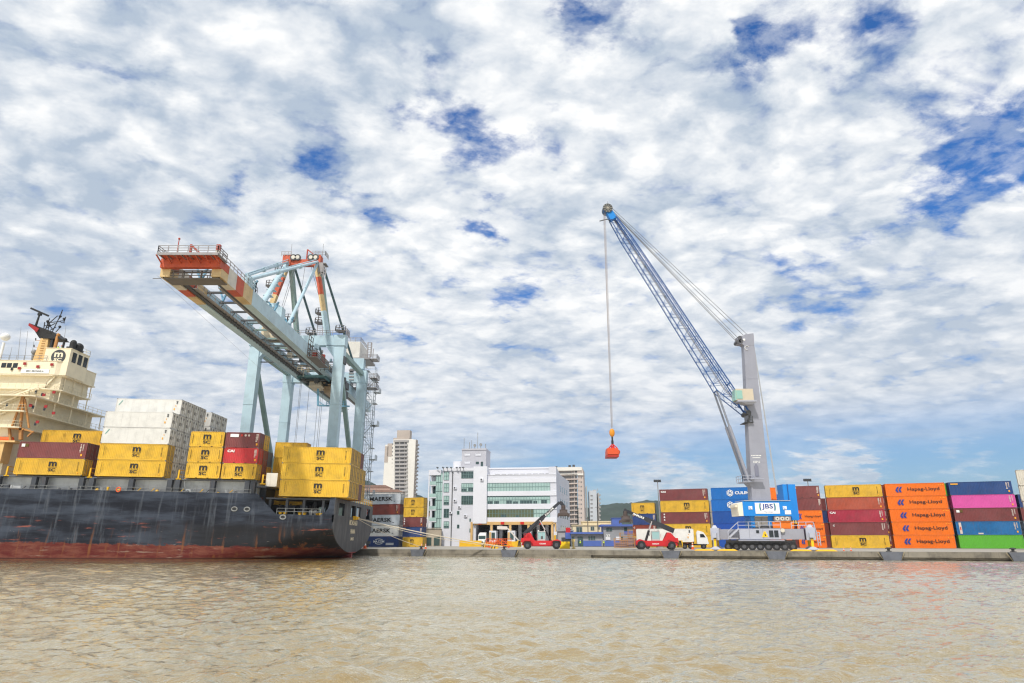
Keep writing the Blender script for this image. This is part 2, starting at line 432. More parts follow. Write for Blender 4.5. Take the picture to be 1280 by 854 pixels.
def quay_wall():
    b = MB()
    e = [Vector((-420, 151, 0)), Vector((QX, 151, 0)), Vector((XR, QY0-XR*QT, 0))]
    def strip(off0, off1, z0, z1, mi):
        # a solid run following the edge, between two setbacks
        for k in range(2):
            a, c = e[k], e[k+1]
            nrm = [Vector((0, 1, 0)), QN][k]
            p = [a+nrm*off0, c+nrm*off0, c+nrm*off1, a+nrm*off1]
            b.hexa([(q.x, q.y, z0) for q in p], [(q.x, q.y, z1) for q in p], mi)
    strip(-0.06, 1.2, 0.42, GZ-0.004, 0)     # capping slab
    strip(0.5, 1.4, 0.05, 0.42, 0)           # fascia under it
    strip(2.2, 4.0, -3.0, 0.42, 1)           # back wall, coloured dark for the shade under the slab
    s0 = edge_at(560); t = 0.0
    while True:
        q = s0+QE*t
        if q.x > 200: break
        b.tube((q.x+QN.x*1.2, q.y+QN.y*1.2, -3), (q.x+QN.x*1.2, q.y+QN.y*1.2, 0.42), 0.45, 10, mi=0)
        t += 6.2
    # solid wall down to the water left of x=740 in the photograph
    a = e[1]; c = edge_at(738)
    p = [a-QN*0.0, c-QN*0.0, c+QN*1.0, a+QN*1.0]
    b.hexa([(q.x, q.y, -3) for q in p], [(q.x, q.y, 0.419) for q in p], 0)
    o = b.build('quay_wall', [conc_face, conc_shade]); tag(o, 'weathered concrete quay wall rising from the brown water', 'quay wall', kind='structure')
quay_wall()
# ---- hills
def hills(name, prof, Y0, Y1, col, label, seed, bumpy):
    rr = np.random.default_rng(seed)
    pxs = np.array([p[0] for p in prof]); pys = np.array([p[1] for p in prof])
    nx = 220; ny = 24
    px = np.linspace(pxs[0], pxs[-1], nx); py = np.interp(px, pxs, pys)
    vs = []; 
    jit = np.convolve(rr.normal(0, 1, nx+8), np.ones(4)/4, 'valid')[:nx]
    for j in range(ny):
        t = j/(ny-1); Y = Y0+(Y1-Y0)*t
        for i in range(nx):
            top = W(px[i], py[i], Y1)
            k = math.sin(t*math.pi/2)**1.1
            z = GZ-0.5+(top.z-GZ+0.5)*k+bumpy*(jit[i]*0.6+rr.normal(0, 0.45))*min(1, k*2)
            vs.append((top.x*Y/Y1*0.35+top.x*0.65, Y, z))
    # back slope
    for i in range(nx):
        top = W(px[i], py[i], Y1); vs.append((top.x*1.02, Y1*1.35, GZ-0.5))
    fs = [(j*nx+i, j*nx+i+1, (j+1)*nx+i+1, (j+1)*nx+i) for j in range(ny) for i in range(nx-1)]
    b = MB(); b.add(vs, fs, 0, True); o = b.build(name, col)
    tag(o, label, 'hills', kind='structure')
forest = mat('forest_cover', (0.030, 0.050, 0.036, 1), 0.95, dirt=0.55, dscale=0.03, bump=1.0, bscale=0.08, spec=0.1)
hills('hills', [(520,640),(600,640),(660,638),(700,637),(735,636),(751,633),(765,630.5),(777,631),(790,629.5),(802,627.8),(811,628.3),(824,632),(845,636),(880,640),(940,646),(1010,652),(1100,658),(1300,664)],
      1150, 2000, forest, 'wooded hills beyond the terminal right of the pale towers', 3, 3.0)
hills('hills', [(330,585),(380,588),(420,592),(440,596),(452,600),(462,603),(470,606),(476,611),(482,618),(492,622),(505,622),(516,619.5),(524,620),(532,624),(545,632),(570,650)],
      640, 1200, forest, 'wooded hillside behind the grey containers and the tall tower', 5, 1.6)
# ================================================================== shipping containers
RUST = (0.17, 0.07, 0.03, 1)
def cmat(name, rgb, dirt=0.34, streak=0.34, rough=0.5, vary=0.12, sc=None): return mat(name, rgb, rough, dirt=dirt, dscale=0.7, streak=streak, streak_col=sc or RUST, vary=vary)
CM = {
 'yellow': cmat('container_yellow', C(216,173,50)),
 'maroon': cmat('container_maroon', C(122,62,62)),
 'redbrown': cmat('container_red_brown', C(132,56,46)),
 'red': cmat('container_red', C(196,52,50)),
 'crimson': cmat('container_crimson', C(165,45,62)),
 'terracotta': cmat('container_terracotta', C(170,80,55)),
 'orange': cmat('container_orange', C(230,112,18), dirt=0.18, streak=0.14, vary=0.05),
 'grey': cmat('container_grey', C(200,206,212)),
 'white': cmat('container_white', C(232,230,224), dirt=0.18, streak=0.18),
 'reefer': cmat('container_reefer_white', C(208,207,203), dirt=0.18, streak=0.16, rough=0.4),
 'rustywhite': cmat('container_rusty_white', C(196,190,178), dirt=0.35, streak=0.8, sc=(0.20,0.12,0.07,1)),
 'navy': cmat('container_navy', C(40,66,120)),
 'deepnavy': cmat('container_deep_navy', C(38,70,128)),
 'blue': cmat('container_blue', C(20,104,178), dirt=0.10, streak=0.1),
 'royal': cmat('container_royal_blue', C(28,78,160), dirt=0.15, streak=0.12),
 'tealblue': cmat('container_teal_blue', C(28,104,158)),
 'magenta': cmat('container_magenta', C(206,84,158), dirt=0.12, streak=0.15),
 'green': cmat('container_green', C(92,170,52), dirt=0.10, streak=0.12),
 'slate': cmat('container_slate', C(88,104,130)),
}
steel_dark = mat('lock_bar_steel', (0.20, 0.19, 0.18, 1), 0.5, 0.6, dirt=0.3)
INK = {'black': mat('ink_black', (0.015, 0.015, 0.017, 1), 0.6, dirt=0), 'white': mat('ink_white', (0.80, 0.80, 0.78, 1), 0.6, dirt=0.05),
       'hblue': mat('ink_blue', C(30,60,140), 0.6, dirt=0), 'amber': mat('ink_amber', C(240,170,40), 0.6, dirt=0),
       'dgrey': mat('ink_dark_grey', (0.05, 0.055, 0.06, 1), 0.6, dirt=0), 'pale': mat('ink_pale', C(206,190,180), 0.6, dirt=0.05),
       'red': mat('ink_red', C(200,60,50), 0.6, dirt=0), 'green': mat('ink_green', C(60,150,140), 0.6, dirt=0), 'olive': mat('ink_olive', C(90,72,20), 0.6, dirt=0)}
INKN = list(INK)
_cm = {}
def corrugated(L, H, smooth=False):
    k = ('body', L, H, smooth)
    if k in _cm: return _cm[k]
    b = MB(); W2 = 1.19; x0, x1 = -L/2+0.06, L/2-0.06; z0, z1 = 0.16, H-0.11
    def side(y, s):
        if smooth:
            n = 8; xs = np.linspace(x0, x1, n+1)
            for i in range(n): b.add([(xs[i]+0.012, y, z0), (xs[i+1]-0.012, y, z0), (xs[i+1]-0.012, y, z1), (xs[i]+0.012, y, z1)], [(0, 1, 2, 3)])
            b.add([(x0, y-s*0.02, z0), (x1, y-s*0.02, z0), (x1, y-s*0.02, z1), (x0, y-s*0.02, z1)], [(0, 1, 2, 3)])
            return
        p = 0.30; n = int((x1-x0)/p); p = (x1-x0)/n; pts = []
        for i in range(n):
            a = x0+i*p
            pts += [(a, 0), (a+p*0.25, 0), (a+p*0.5, 1), (a+p*0.75, 1)]
        pts.append((x1, 0)); vs = []
        for x, d in pts: vs += [(x, y-s*d*0.05, z0), (x, y-s*d*0.05, z1)]
        b.add(vs, [(2*i, 2*i+2, 2*i+3, 2*i+1) for i in range(len(pts)-1)])
    side(-W2, -1); side(W2, 1)
    # front wall (the end at -L/2), corrugated
    n = 9; ys = np.linspace(-1.1, 1.1, 2*n+1); vs = []
    for i, y in enumerate(ys): d = 0.05 if i % 2 else 0.0; vs += [(x0+d, y, z0), (x0+d, y, z1)]
    b.add(vs, [(2*i, 2*i+1, 2*i+3, 2*i+2) for i in range(2*n)])
    # roof with cross ribs
    n = int(L/0.6); xs = np.linspace(x0, x1, 2*n+1); vs = []
    for i, x in enumerate(xs): d = 0.03 if i % 2 else 0.0; vs += [(x, -1.16, H-0.06+d), (x, 1.16, H-0.06+d)]
    b.add(vs, [(2*i, 2*i+2, 2*i+3, 2*i+1) for i in range(2*n)])
    b.box(x0, -1.16, 0.06, x1, 1.16, 0.14)
    me = b.build('tmp', CM['grey']); m = me.data; bpy.data.objects.remove(me); _cm[k] = m
    return m
def frame_mesh(L, H):
    k = ('frame', L, H)
    if k in _cm: return _cm[k]
    b = MB(); W2 = 1.22
    for sx in (-1, 1):
        for sy in (-1, 1):
            x = sx*(L/2-0.08); y = sy*(W2-0.08)
            b.cbox((x, y, H/2), 0.15, 0.15, H-0.26)
            for z in (0.06, H-0.06): b.cbox((x, y, z), 0.178, 0.162, 0.118, 1)
        x = sx*(L/2-0.07)
        b.box(x-0.06, -W2+0.16, 0.02, x+0.06, W2-0.16, 0.16); b.box(x-0.06, -W2+0.16, H-0.12, x+0.06, W2-0.16, H-0.01)
    for sy in (-1, 1):
        y = sy*(W2-0.045)
        b.box(-L/2+0.17, y-0.04, 0.02, L/2-0.17, y+0.04, 0.165); b.box(-L/2+0.17, y-0.035, H-0.115, L/2-0.17, y+0.035, H-0.015)
        if L < 7:
            for sx in (-1, 1): b.box(sx*1.03-0.18, y-0.05, 0.03, sx*1.03+0.18, y+0.05, 0.13, 2)
    me = b.build('tmp', [CM['grey'], steel_dark, INK['black']]); m = me.data; bpy.data.objects.remove(me); _cm[k] = m
    return m
def door_mesh(L, H, leaf):        # one door leaf of the end at +L/2
    k = ('door', L, H, leaf)
    if k in _cm: return _cm[k]
    b = MB(); x = L/2-0.05; y0, y1 = (-1.07, -0.012) if leaf == 0 else (0.012, 1.07)
    b.box(x-0.04, y0, 0.18, x, y1, H-0.14)
    for q in (0.30, 0.72):
        y = y0+(y1-y0)*q
        b.tube((x+0.05, y, 0.12), (x+0.05, y, H-0.09), 0.027, 6, mi=1)
        for z in (0.22, H*0.36, H*0.64, H-0.2): b.cbox((x+0.035, y, z), 0.06, 0.13, 0.06, 1)
        b.bar((x+0.07, y, 1.05), (x+0.07, y+0.36*(1 if q < .5 else -1), 1.0), 0.035, mi=1)
    for z in (0.35, H*0.4, H*0.62, H-0.35):
        yy = y0 if leaf == 0 else y1
        b.cbox((x+0.02, yy, z), 0.07, 0.1, 0.16)
    me = b.build('tmp', [CM['grey'], steel_dark]); m = me.data; bpy.data.objects.remove(me); _cm[k] = m
    return m
def reefer_end(L, H):              # refrigeration machinery end at +L/2
    k = ('reefer', L, H)
    if k in _cm: return _cm[k]
    b = MB(); x = L/2-0.05
    b.box(x-0.05, -1.06, 0.18, x-0.01, 1.06, H-0.14)
    for i in range(5):
        y = -0.95+i*0.475; b.box(x-0.01, y-0.05, 0.2, x+0.03, y+0.05, H-0.16, 2 if i % 2 else 0)
    for sy in (-1, 1): b.tube((x-0.0, sy*0.45, H-0.55), (x+0.03, sy*0.45, H-0.55), 0.24, 14, mi=1)
    b.box(x-0.01, -0.8, 0.95, x+0.02, 0.1, 1.5, 1); b.box(x-0.01, 0.3, 0.6, x+0.04, 0.95, 1.25, 0)
    for i in range(4): b.bar((x+0.05, -1.0+i*0.62, 0.2), (x+0.05, -1.0+i*0.62, H-0.2), 0.05, mi=2)
    me = b.build('tmp', [CM['white'], steel_dark, CM['rustywhite']]); m = me.data; bpy.data.objects.remove(me); _cm[k] = m
    return m
# ---- markings; x is a fraction of the length from the left end, z a fraction of the height
def ticks(b, x, z0, z1, n, w_, ink, rr, y):
    for i in range(n):
        z = z0+(z1-z0)*(i+0.5)/n; ww = w_*(0.55+0.45*rr.random()); b.box(x-ww/2, y, z-(z1-z0)/n*0.32, x+ww/2, y+0.006, z+(z1-z0)/n*0.32, INKN.index(ink))
def letters(design, L, H):
    k = ('ink', design, L, H)
    if k in _cm: return _cm[k]
    b = MB(); y = -1.262; rr = np.random.default_rng(abs(hash(design)) % 1000 if False else sum(map(ord, design)))
    I = INKN.index; X = lambda f: -L/2+L*f; s40 = L > 7
    def msc(cx, ink='black', k=1.0, fade=False):
        b.text('m', cx, H*0.66, 0.80*k, y, w_=1.42*k, mi=I(ink), bold=0.028)
        b.text('SC', cx, H*0.31, 0.54*k, y, w_=1.30*k, mi=I(ink), bold=0.028)
        b.box(cx-0.80*k, y, H*0.455, cx+0.80*k, y+0.006, H*0.475, I(ink))
    if design == 'msc': msc(X(0.55 if s40 else 0.5)); ticks(b, X(.075), H*.2, H*.85, 11, .10, 'olive', rr, y); ticks(b, X(.10), H*.25, H*.75, 8, .07, 'olive', rr, y); ticks(b, X(.92), H*.25, H*.8, 7, .16, 'olive', rr, y); b.box(X(.93)-.1, y, H*.12, X(.93)+.1, y+.005, H*.2, I('amber'))
    elif design == 'msc_small': msc(X(0.47), k=0.72); ticks(b, X(.08), H*.2, H*.85, 9, .08, 'olive', rr, y)
    elif design == 'msc_ticks': ticks(b, X(.075), H*.2, H*.85, 11, .10, 'olive', rr, y); ticks(b, X(.92), H*.25, H*.8, 7, .16, 'olive', rr, y)
    elif design == 'cai':
        b.text('CAI', X(.085 if s40 else .2), H*.78, .46, y, w_=1.25, mi=I('white'), bold=.04)
    elif design == 'tex':
        for i, ch in enumerate('tex'): b.text(ch, X(.075), H*(.82-.24*i), .40, y, w_=.42, mi=I('white'), bold=.05)
    elif design == 'maersk':
        b.text('MAERSK', X(.50), H*.52, 1.1, y, w_=7.3, mi=I('black'), bold=.028, space=1.05)
        b.text('.', X(.85), H*.26, .16, y, w_=.5, mi=I('dgrey'))
    elif design == 'hapag':
        cx = X(.22) if s40 else X(.16); kk = 1.0 if s40 else 0.62
        for i in range(2):
            xx = cx-0.55*kk+0.62*kk*i
            b.prism([(xx-.05*kk, H*.52), (xx+.42*kk, H*.74), (xx+.78*kk, H*.74), (xx+.40*kk, H*.52)], y-.004, y+.004, mi=I('hblue'))
            b.prism([(xx-.12*kk, H*.50), (xx+.38*kk, H*.50), (xx+.56*kk, H*.30), (xx+.12*kk, H*.30)], y-.004, y+.004, mi=I('hblue'))
        b.text('Hapag-Lloyd', X(.64) if s40 else X(.64), H*.50, .96*kk, y, w_=6.5 if s40 else 3.5, mi=I('black'), bold=.014)
        for q in (.90, .94, .97): b.box(X(q)-.07, y, H*.80, X(q)+.07, y+.005, H*.86, I('amber'))
    elif design == 'culines':
        cx, cz = X(.38), H*.52
        for i in range(6):
            t0 = math.radians(30+60*i); t1 = math.radians(90+60*i); r0, r1 = .88, .68
            b.prism([(cx+r0*math.cos(t0), cz+r0*math.sin(t0)), (cx+r0*math.cos(t1), cz+r0*math.sin(t1)), (cx+r1*math.cos(t1-.07), cz+r1*math.sin(t1-.07)), (cx+r1*math.cos(t0+.07), cz+r1*math.sin(t0+.07))], y-.003, y+.003, mi=I('white'))
            tm = (t0+t1)/2; b.prism([(cx+.26*math.cos(tm-.5), cz+.26*math.sin(tm-.5)), (cx+.60*math.cos(tm-.22), cz+.60*math.sin(tm-.22)), (cx+.60*math.cos(tm+.22), cz+.60*math.sin(tm+.22)), (cx+.26*math.cos(tm+.5), cz+.26*math.sin(tm+.5))], y-.003, y+.003, mi=I('white'))
        b.text('CULINES', X(.665), H*.52, .74, y, w_=4.6, mi=I('white'), bold=.03)
    elif design == 'gmcom':
        b.text('MA.COM', X(.50), H*.50, .62, y, w_=3.4, mi=I('white'), bold=.04)
        for sgn in (1, -1):
            P = []; 
            for i in range(9): t = -0.5+i/8; P.append((X(.50)+t*2.3, H*.5+sgn*(.78-.5*t*t*2)))
            for i in range(9): t = 0.5-i/8; P.append((X(.50)+t*2.3, H*.5+sgn*(.62-.5*t*t*2)))
            b.prism(P, y-.003, y+.003, mi=I('white'))
        for zz in (.30, .18): b.box(X(.68), y, H*zz, X(.88), y+.005, H*(zz+.07), I('white'))
    elif design == 'plates':
        b.box(X(.13), y, H*.68, X(.38), y+.006, H*.88, I('white'))
        for q, ink in ((.47, 'red'), (.58, 'pale'), (.68, 'pale')): b.tube((X(q), y-.003, H*.80), (X(q), y+.006, H*.80), .2, 12, mi=I(ink))
    elif design == 'label_left': b.box(X(.03), y, H*.80, X(.15), y+.006, H*.89, I('amber'))
    elif design == 'label_maroon': b.box(X(.04), y, H*.68, X(.09), y+.006, H*.86, I('white')); b.box(X(.09), y, H*.68, X(.14), y+.006, H*.86, I('olive'))
    elif design == 'banner': b.box(X(.045), y, H*.08, X(.085), y+.006, H*.92, I('pale')); b.box(X(.055), y-.004, H*.35, X(.075), y+.006, H*.6, I('red')); b.box(X(.33), y, H*.05, X(.41), y+.006, H*.15, I('pale'))
    elif design == 'boxmark': b.text('C', X(.07), H*.76, .40, y, w_=.34, mi=I('white'), bold=.04)
    elif design == 'stripe':   # green diagonal stroke of a reefer
        b.prism([(X(.04), H*.58), (X(.09), H*.88), (X(.10), H*.88), (X(.05), H*.58)], y-.003, y+.003, mi=I('green'))
    if design in ('cai', 'tex', 'boxmark', 'label_left', 'label_maroon', 'plain', 'banner', 'plates'):
        ticks(b, X(.915), H*.38, H*.9, 6, .34, 'pale', rr, y); ticks(b, X(.95), H*.5, H*.9, 6, .22, 'pale', rr, y)
        if design != 'boxmark': b.box(X(.94)-.14, y, H*.16, X(.94)+.14, y+.006, H*.29, I('amber'))
    if design in ('stripe', 'reefermarks'):
        b.box(X(.90)-.11, y, H*.30, X(.90)+.11, y+.006, H*.42, I('amber')); b.box(X(.915)-.09, y, H*.55, X(.915)+.09, y+.006, H*.6, I('amber')); ticks(b, X(.93), H*.7, H*.9, 3, .4, 'dgrey', rr, y)
    if not b.v: return None
    me = b.build('tmp', [INK[q] for q in INKN]); m = me.data; bpy.data.objects.remove(me); _cm[k] = m
    return m
def new(name, mesh, parent=None, mats=None):
    o = bpy.data.objects.new(name, mesh); COL.objects.link(o)
    if parent: o.parent = parent
    if mats:
        for i, m in mats.items(): o.material_slots[i].link = 'OBJECT'; o.material_slots[i].material = m
    return o
CONTAINERS = []
def container(base, yaw, colour, design, L=12.19, H=2.90, label='', group='', tilt=0.0, doors=True, smooth=False, kind='container'):
    """base = the point under the middle of the box; yaw turns the near side (local -Y) away from the camera axis"""
    r = empty('shipping_container', base, label, 'container', group, rot=(0, tilt, yaw))
    new('body', corrugated(L, H, smooth), r, {0: CM[colour]})
    new('frame', frame_mesh(L, H), r, {0: CM[colour]})
    if doors == 'reefer':
        new('cooling_unit', reefer_end(L, H), r, {0: CM['white']})
    elif doors:
        for leaf in (0, 1): new('door', door_mesh(L, H, leaf), r, {0: CM[colour]})
    if design:
        m = letters(design, L, H)
        if m: new('lettering', m, r)
    CONTAINERS.append(r)
    return r
ORD = ['bottom', 'second', 'third', 'fourth', 'fifth']
NICE = {'yellow': 'yellow', 'maroon': 'maroon', 'redbrown': 'red-brown', 'red': 'bright red', 'crimson': 'crimson', 'terracotta': 'terracotta', 'orange': 'orange', 'grey': 'light grey', 'white': 'white',
        'reefer': 'white refrigerated', 'rustywhite': 'rust-streaked white', 'navy': 'navy blue', 'deepnavy': 'dark blue', 'blue': 'bright blue', 'royal': 'royal blue', 'tealblue': 'teal blue', 'magenta': 'magenta', 'green': 'bright green', 'slate': 'slate grey'}
def quay_stack(corner, tiers, where, L=12.19, H=2.90, doors=True, group=None, yaw=-20.0, jit=0.12, tops=''):
    """tiers bottom to top: (colour, design, what sets it apart); corner = front-left corner on the ground"""
    e = Vector((math.cos(R(yaw)), math.sin(R(yaw)), 0)); n = Vector((-math.sin(R(yaw)), math.cos(R(yaw)), 0)); z = GZ+0.02
    for i, t in enumerate(tiers):
        col, des, note = t[:3]; h = t[3] if len(t) > 3 else H
        c = corner+e*(L/2+random.uniform(-jit, jit))+n*(1.22+random.uniform(-.05, .05))
        top = ' topmost' if i == len(tiers)-1 else (' bottom' if i == 0 else ' '+ORD[i]+' tier up')
        lab = f"{NICE[col]} container{(' ' + note) if note else ''},{top} in {where}"
        container((c.x, c.y, z), R(yaw), col, des, L, h, lab, group or 'containers stacked on the quay', doors=doors)
        z += h+0.015
# ---- the long row on the quay right of the offices; t runs leftward from the front-left corner of the orange stack
P8 = Vector((88.5, 158.0, 0)); EL = -QE
def row(t): return P8+EL*t
quay_stack(row(0), [('orange','hapag','with blue mark')]*5, 'the all orange stack')
quay_stack(row(13.1), [('yellow','msc',''),('maroon','boxmark',''),('crimson','cai',''),('terracotta','plain',''),('yellow','msc','')], 'the stack left of the all orange one')
quay_stack(row(12.0)+QN*2.65, [('maroon','plain','')]*5, 'the row behind the crimson and terracotta stack')
quay_stack(row(20.4), [('orange','hapag','with blue mark')]*3+[('maroon','boxmark',''),('maroon','label_left','')], 'the short stack right of blue block', L=6.06)
quay_stack(row(27.3), [('orange','','plain')]*4+[('orange','boxmark','')], 'the short stack behind the blue crane house', L=6.06, H=2.86)
quay_stack(row(39.9), [('royal','','plain')]*3+[('blue','culines','with white flower mark'),('blue','culines','with white flower mark')], 'the blue stack', H=2.92)
quay_stack(row(52.9), [('yellow','msc',''),('yellow','msc',''),('maroon','tex','with stacked white letters'),('yellow','msc','with dark m logo'),('maroon','cai','')], 'the stack behind the white truck')
quay_stack(row(60.4), [('yellow','msc_small',''),('redbrown','boxmark',''),('navy','label_left',''),('yellow','msc_small','')], 'the short stack left of the white truck', L=6.06, H=2.80)
quay_stack(row(52.9)+QN*2.65+QE*.9, [('rustywhite','','')]*4, 'the row behind the stack by the white truck', L=12.19)
quay_stack(row(-12.95), [('green','',''),('tealblue','banner','with white banner'),('maroon','label_maroon',''),('magenta','plain',''),('deepnavy','label_left','')], 'the many coloured stack')
quay_stack(row(-12.95)+QN*2.65-QE*0.4, [('slate','',''),('slate','',''),('maroon','',''),('maroon','',''),('green','','')], 'the row behind the many coloured stack')
quay_stack(Vector((97.3, 128.0, 0)), [('rustywhite','','')]*5, 'the tall dirty stack at the right edge', H=2.94, yaw=-34)
quay_stack(row(-.3)+QN*2.65, [('maroon','',''),('navy','',''),('maroon','',''),('grey','',''),('redbrown','','')], 'the row behind the orange stack')
quay_stack(row(25.2)+QN*2.65, [('maroon','',''),('redbrown','',''),('navy','',''),('maroon','','')], 'the row behind the short orange stacks')
quay_stack(row(39.2)+QN*2.65, [('navy','',''),('maroon','',''),('navy','',''),('grey','','')], 'the row behind the blue stack')
quay_stack(row(-26.2)+QN*1.3, [('redbrown','',''),('grey','',''),('maroon','',''),('navy','','')], 'the stack between many coloured and dirty white ones')
# ---- containers on the quay behind the ship's stern
c1 = Vector((-0.225*192+0.3, 192.0, 0))
quay_stack(c1, [('navy','gmcom','with white arcs'),('white','maersk','with dark lettering'),('grey','maersk','with dark lettering'),('redbrown','plain',''),('grey','maersk','with dark lettering')], 'the stack behind the ship stern', yaw=-18.5, H=2.86)
c2 = c1+Vector((math.cos(R(18.5)), -math.sin(R(18.5)), 0))*13.4
quay_stack(c2, [('yellow','msc_small',''),('navy','label_left',''),('maroon','tex',''),('yellow','msc_small',''),('yellow','msc_small','')], 'the short stack right of the grey lettered containers', L=6.06, H=2.62, yaw=-18.5)
# ---- containers on the ship
TRIM = R(1.15)
def sz(X): return 13.30+0.022*(-45-X)       # height of the hatch covers along the ship
SY = 117.0; ROWP = 2.52
def bay(pxl, spec, where, L=12.19, zoff=0.0, pyb=595, H=2.88, group='containers aboard the ship'):
    """spec: list of (row, tier, colour, design, note, doors)"""
    x0 = W(pxl, pyb, SY).x
    for rw, tr, col, des, note, dr in spec:
        xc = x0+L/2; c = (xc, SY+1.22+ROWP*rw, sz(xc)+zoff+tr*(H+0.02))
        pos = 'outer row' if rw == 0 else f"{['','second','third','fourth','fifth','sixth','seventh','eighth','ninth'][rw]} row"
        lab = f"{NICE[col]} container, {ORD[tr]} tier, {pos}, {where}"
        container(c, 0, col, des, L, H, lab, group, tilt=TRIM, doors=dr, smooth=(col == 'reefer' or col == 'rustywhite'))
bay(15.5, [(0,0,'yellow','msc','',True),(0,1,'maroon','label_maroon','',True)]+[(r,t,'maroon','','',True) for r in (1,2) for t in (0,1)]+[(2,2,'yellow','msc','',True)]+[(1,0,'white','','',True)][:0],
    'leftmost deck stack', pyb=594)
bspec = [(0,0,'yellow','msc','',True),(0,1,'yellow','msc','',True),(0,2,'reefer','stripe','','reefer'),(0,3,'reefer','reefermarks','','reefer')]
bspec += [(r,t,'rustywhite','reefermarks' if False else '','','reefer') for r in (1,2,3,4) for t in range(4)]
bspec += [(1,4,'reefer','stripe','','reefer')]+[(r,4,'rustywhite','','','reefer') for r in (2,3,4)]
bspec += [(6,t,'reefer','reefermarks','','reefer') for t in (3,4)]+[(7,t,'rustywhite','','','reefer') for t in (3,4)]+[(8,t,'rustywhite','','','reefer') for t in (3,4)]
bay(117.8, bspec, 'white topped stack')
bspec = [(0,t,'yellow','msc','',True) for t in range(3)]
bay(230.5, bspec, 'left half beside the white stack', L=6.06, pyb=598, H=2.74)
bspec = [(0,0,'yellow','msc','',True),(0,1,'red','cai','',True),(0,2,'maroon','plates','with white plate',True),(1,0,'redbrown','','',True),(1,1,'redbrown','','',True),(1,2,'yellow','','',True),
      (2,0,'yellow','','',True),(2,1,'slate','','',True)]
bay(275.5, bspec, 'right half beside the white stack', L=6.06, pyb=599, H=2.74)
bspec = [(0,t,'yellow','msc','',True) for t in range(3)]+[(1,t,'yellow','','',True) for t in range(3)]+[(2,t,'yellow','','',True) for t in range(3)]
bspec += [(3,0,'maroon','','',True),(3,1,'yellow','','',True),(3,2,'redbrown','','',True)]
bspec += [(4,t,'yellow','','',True) for t in range(2)]
bay(348.0, bspec, 'stern stack', pyb=621.5, zoff=-2.75)
bspec = [(3,t,'yellow','','',True) for t in (0,1,2,3)]
bay(318.5, bspec, 'block peeping left of stern stack', L=6.06, pyb=612, zoff=-3.9)
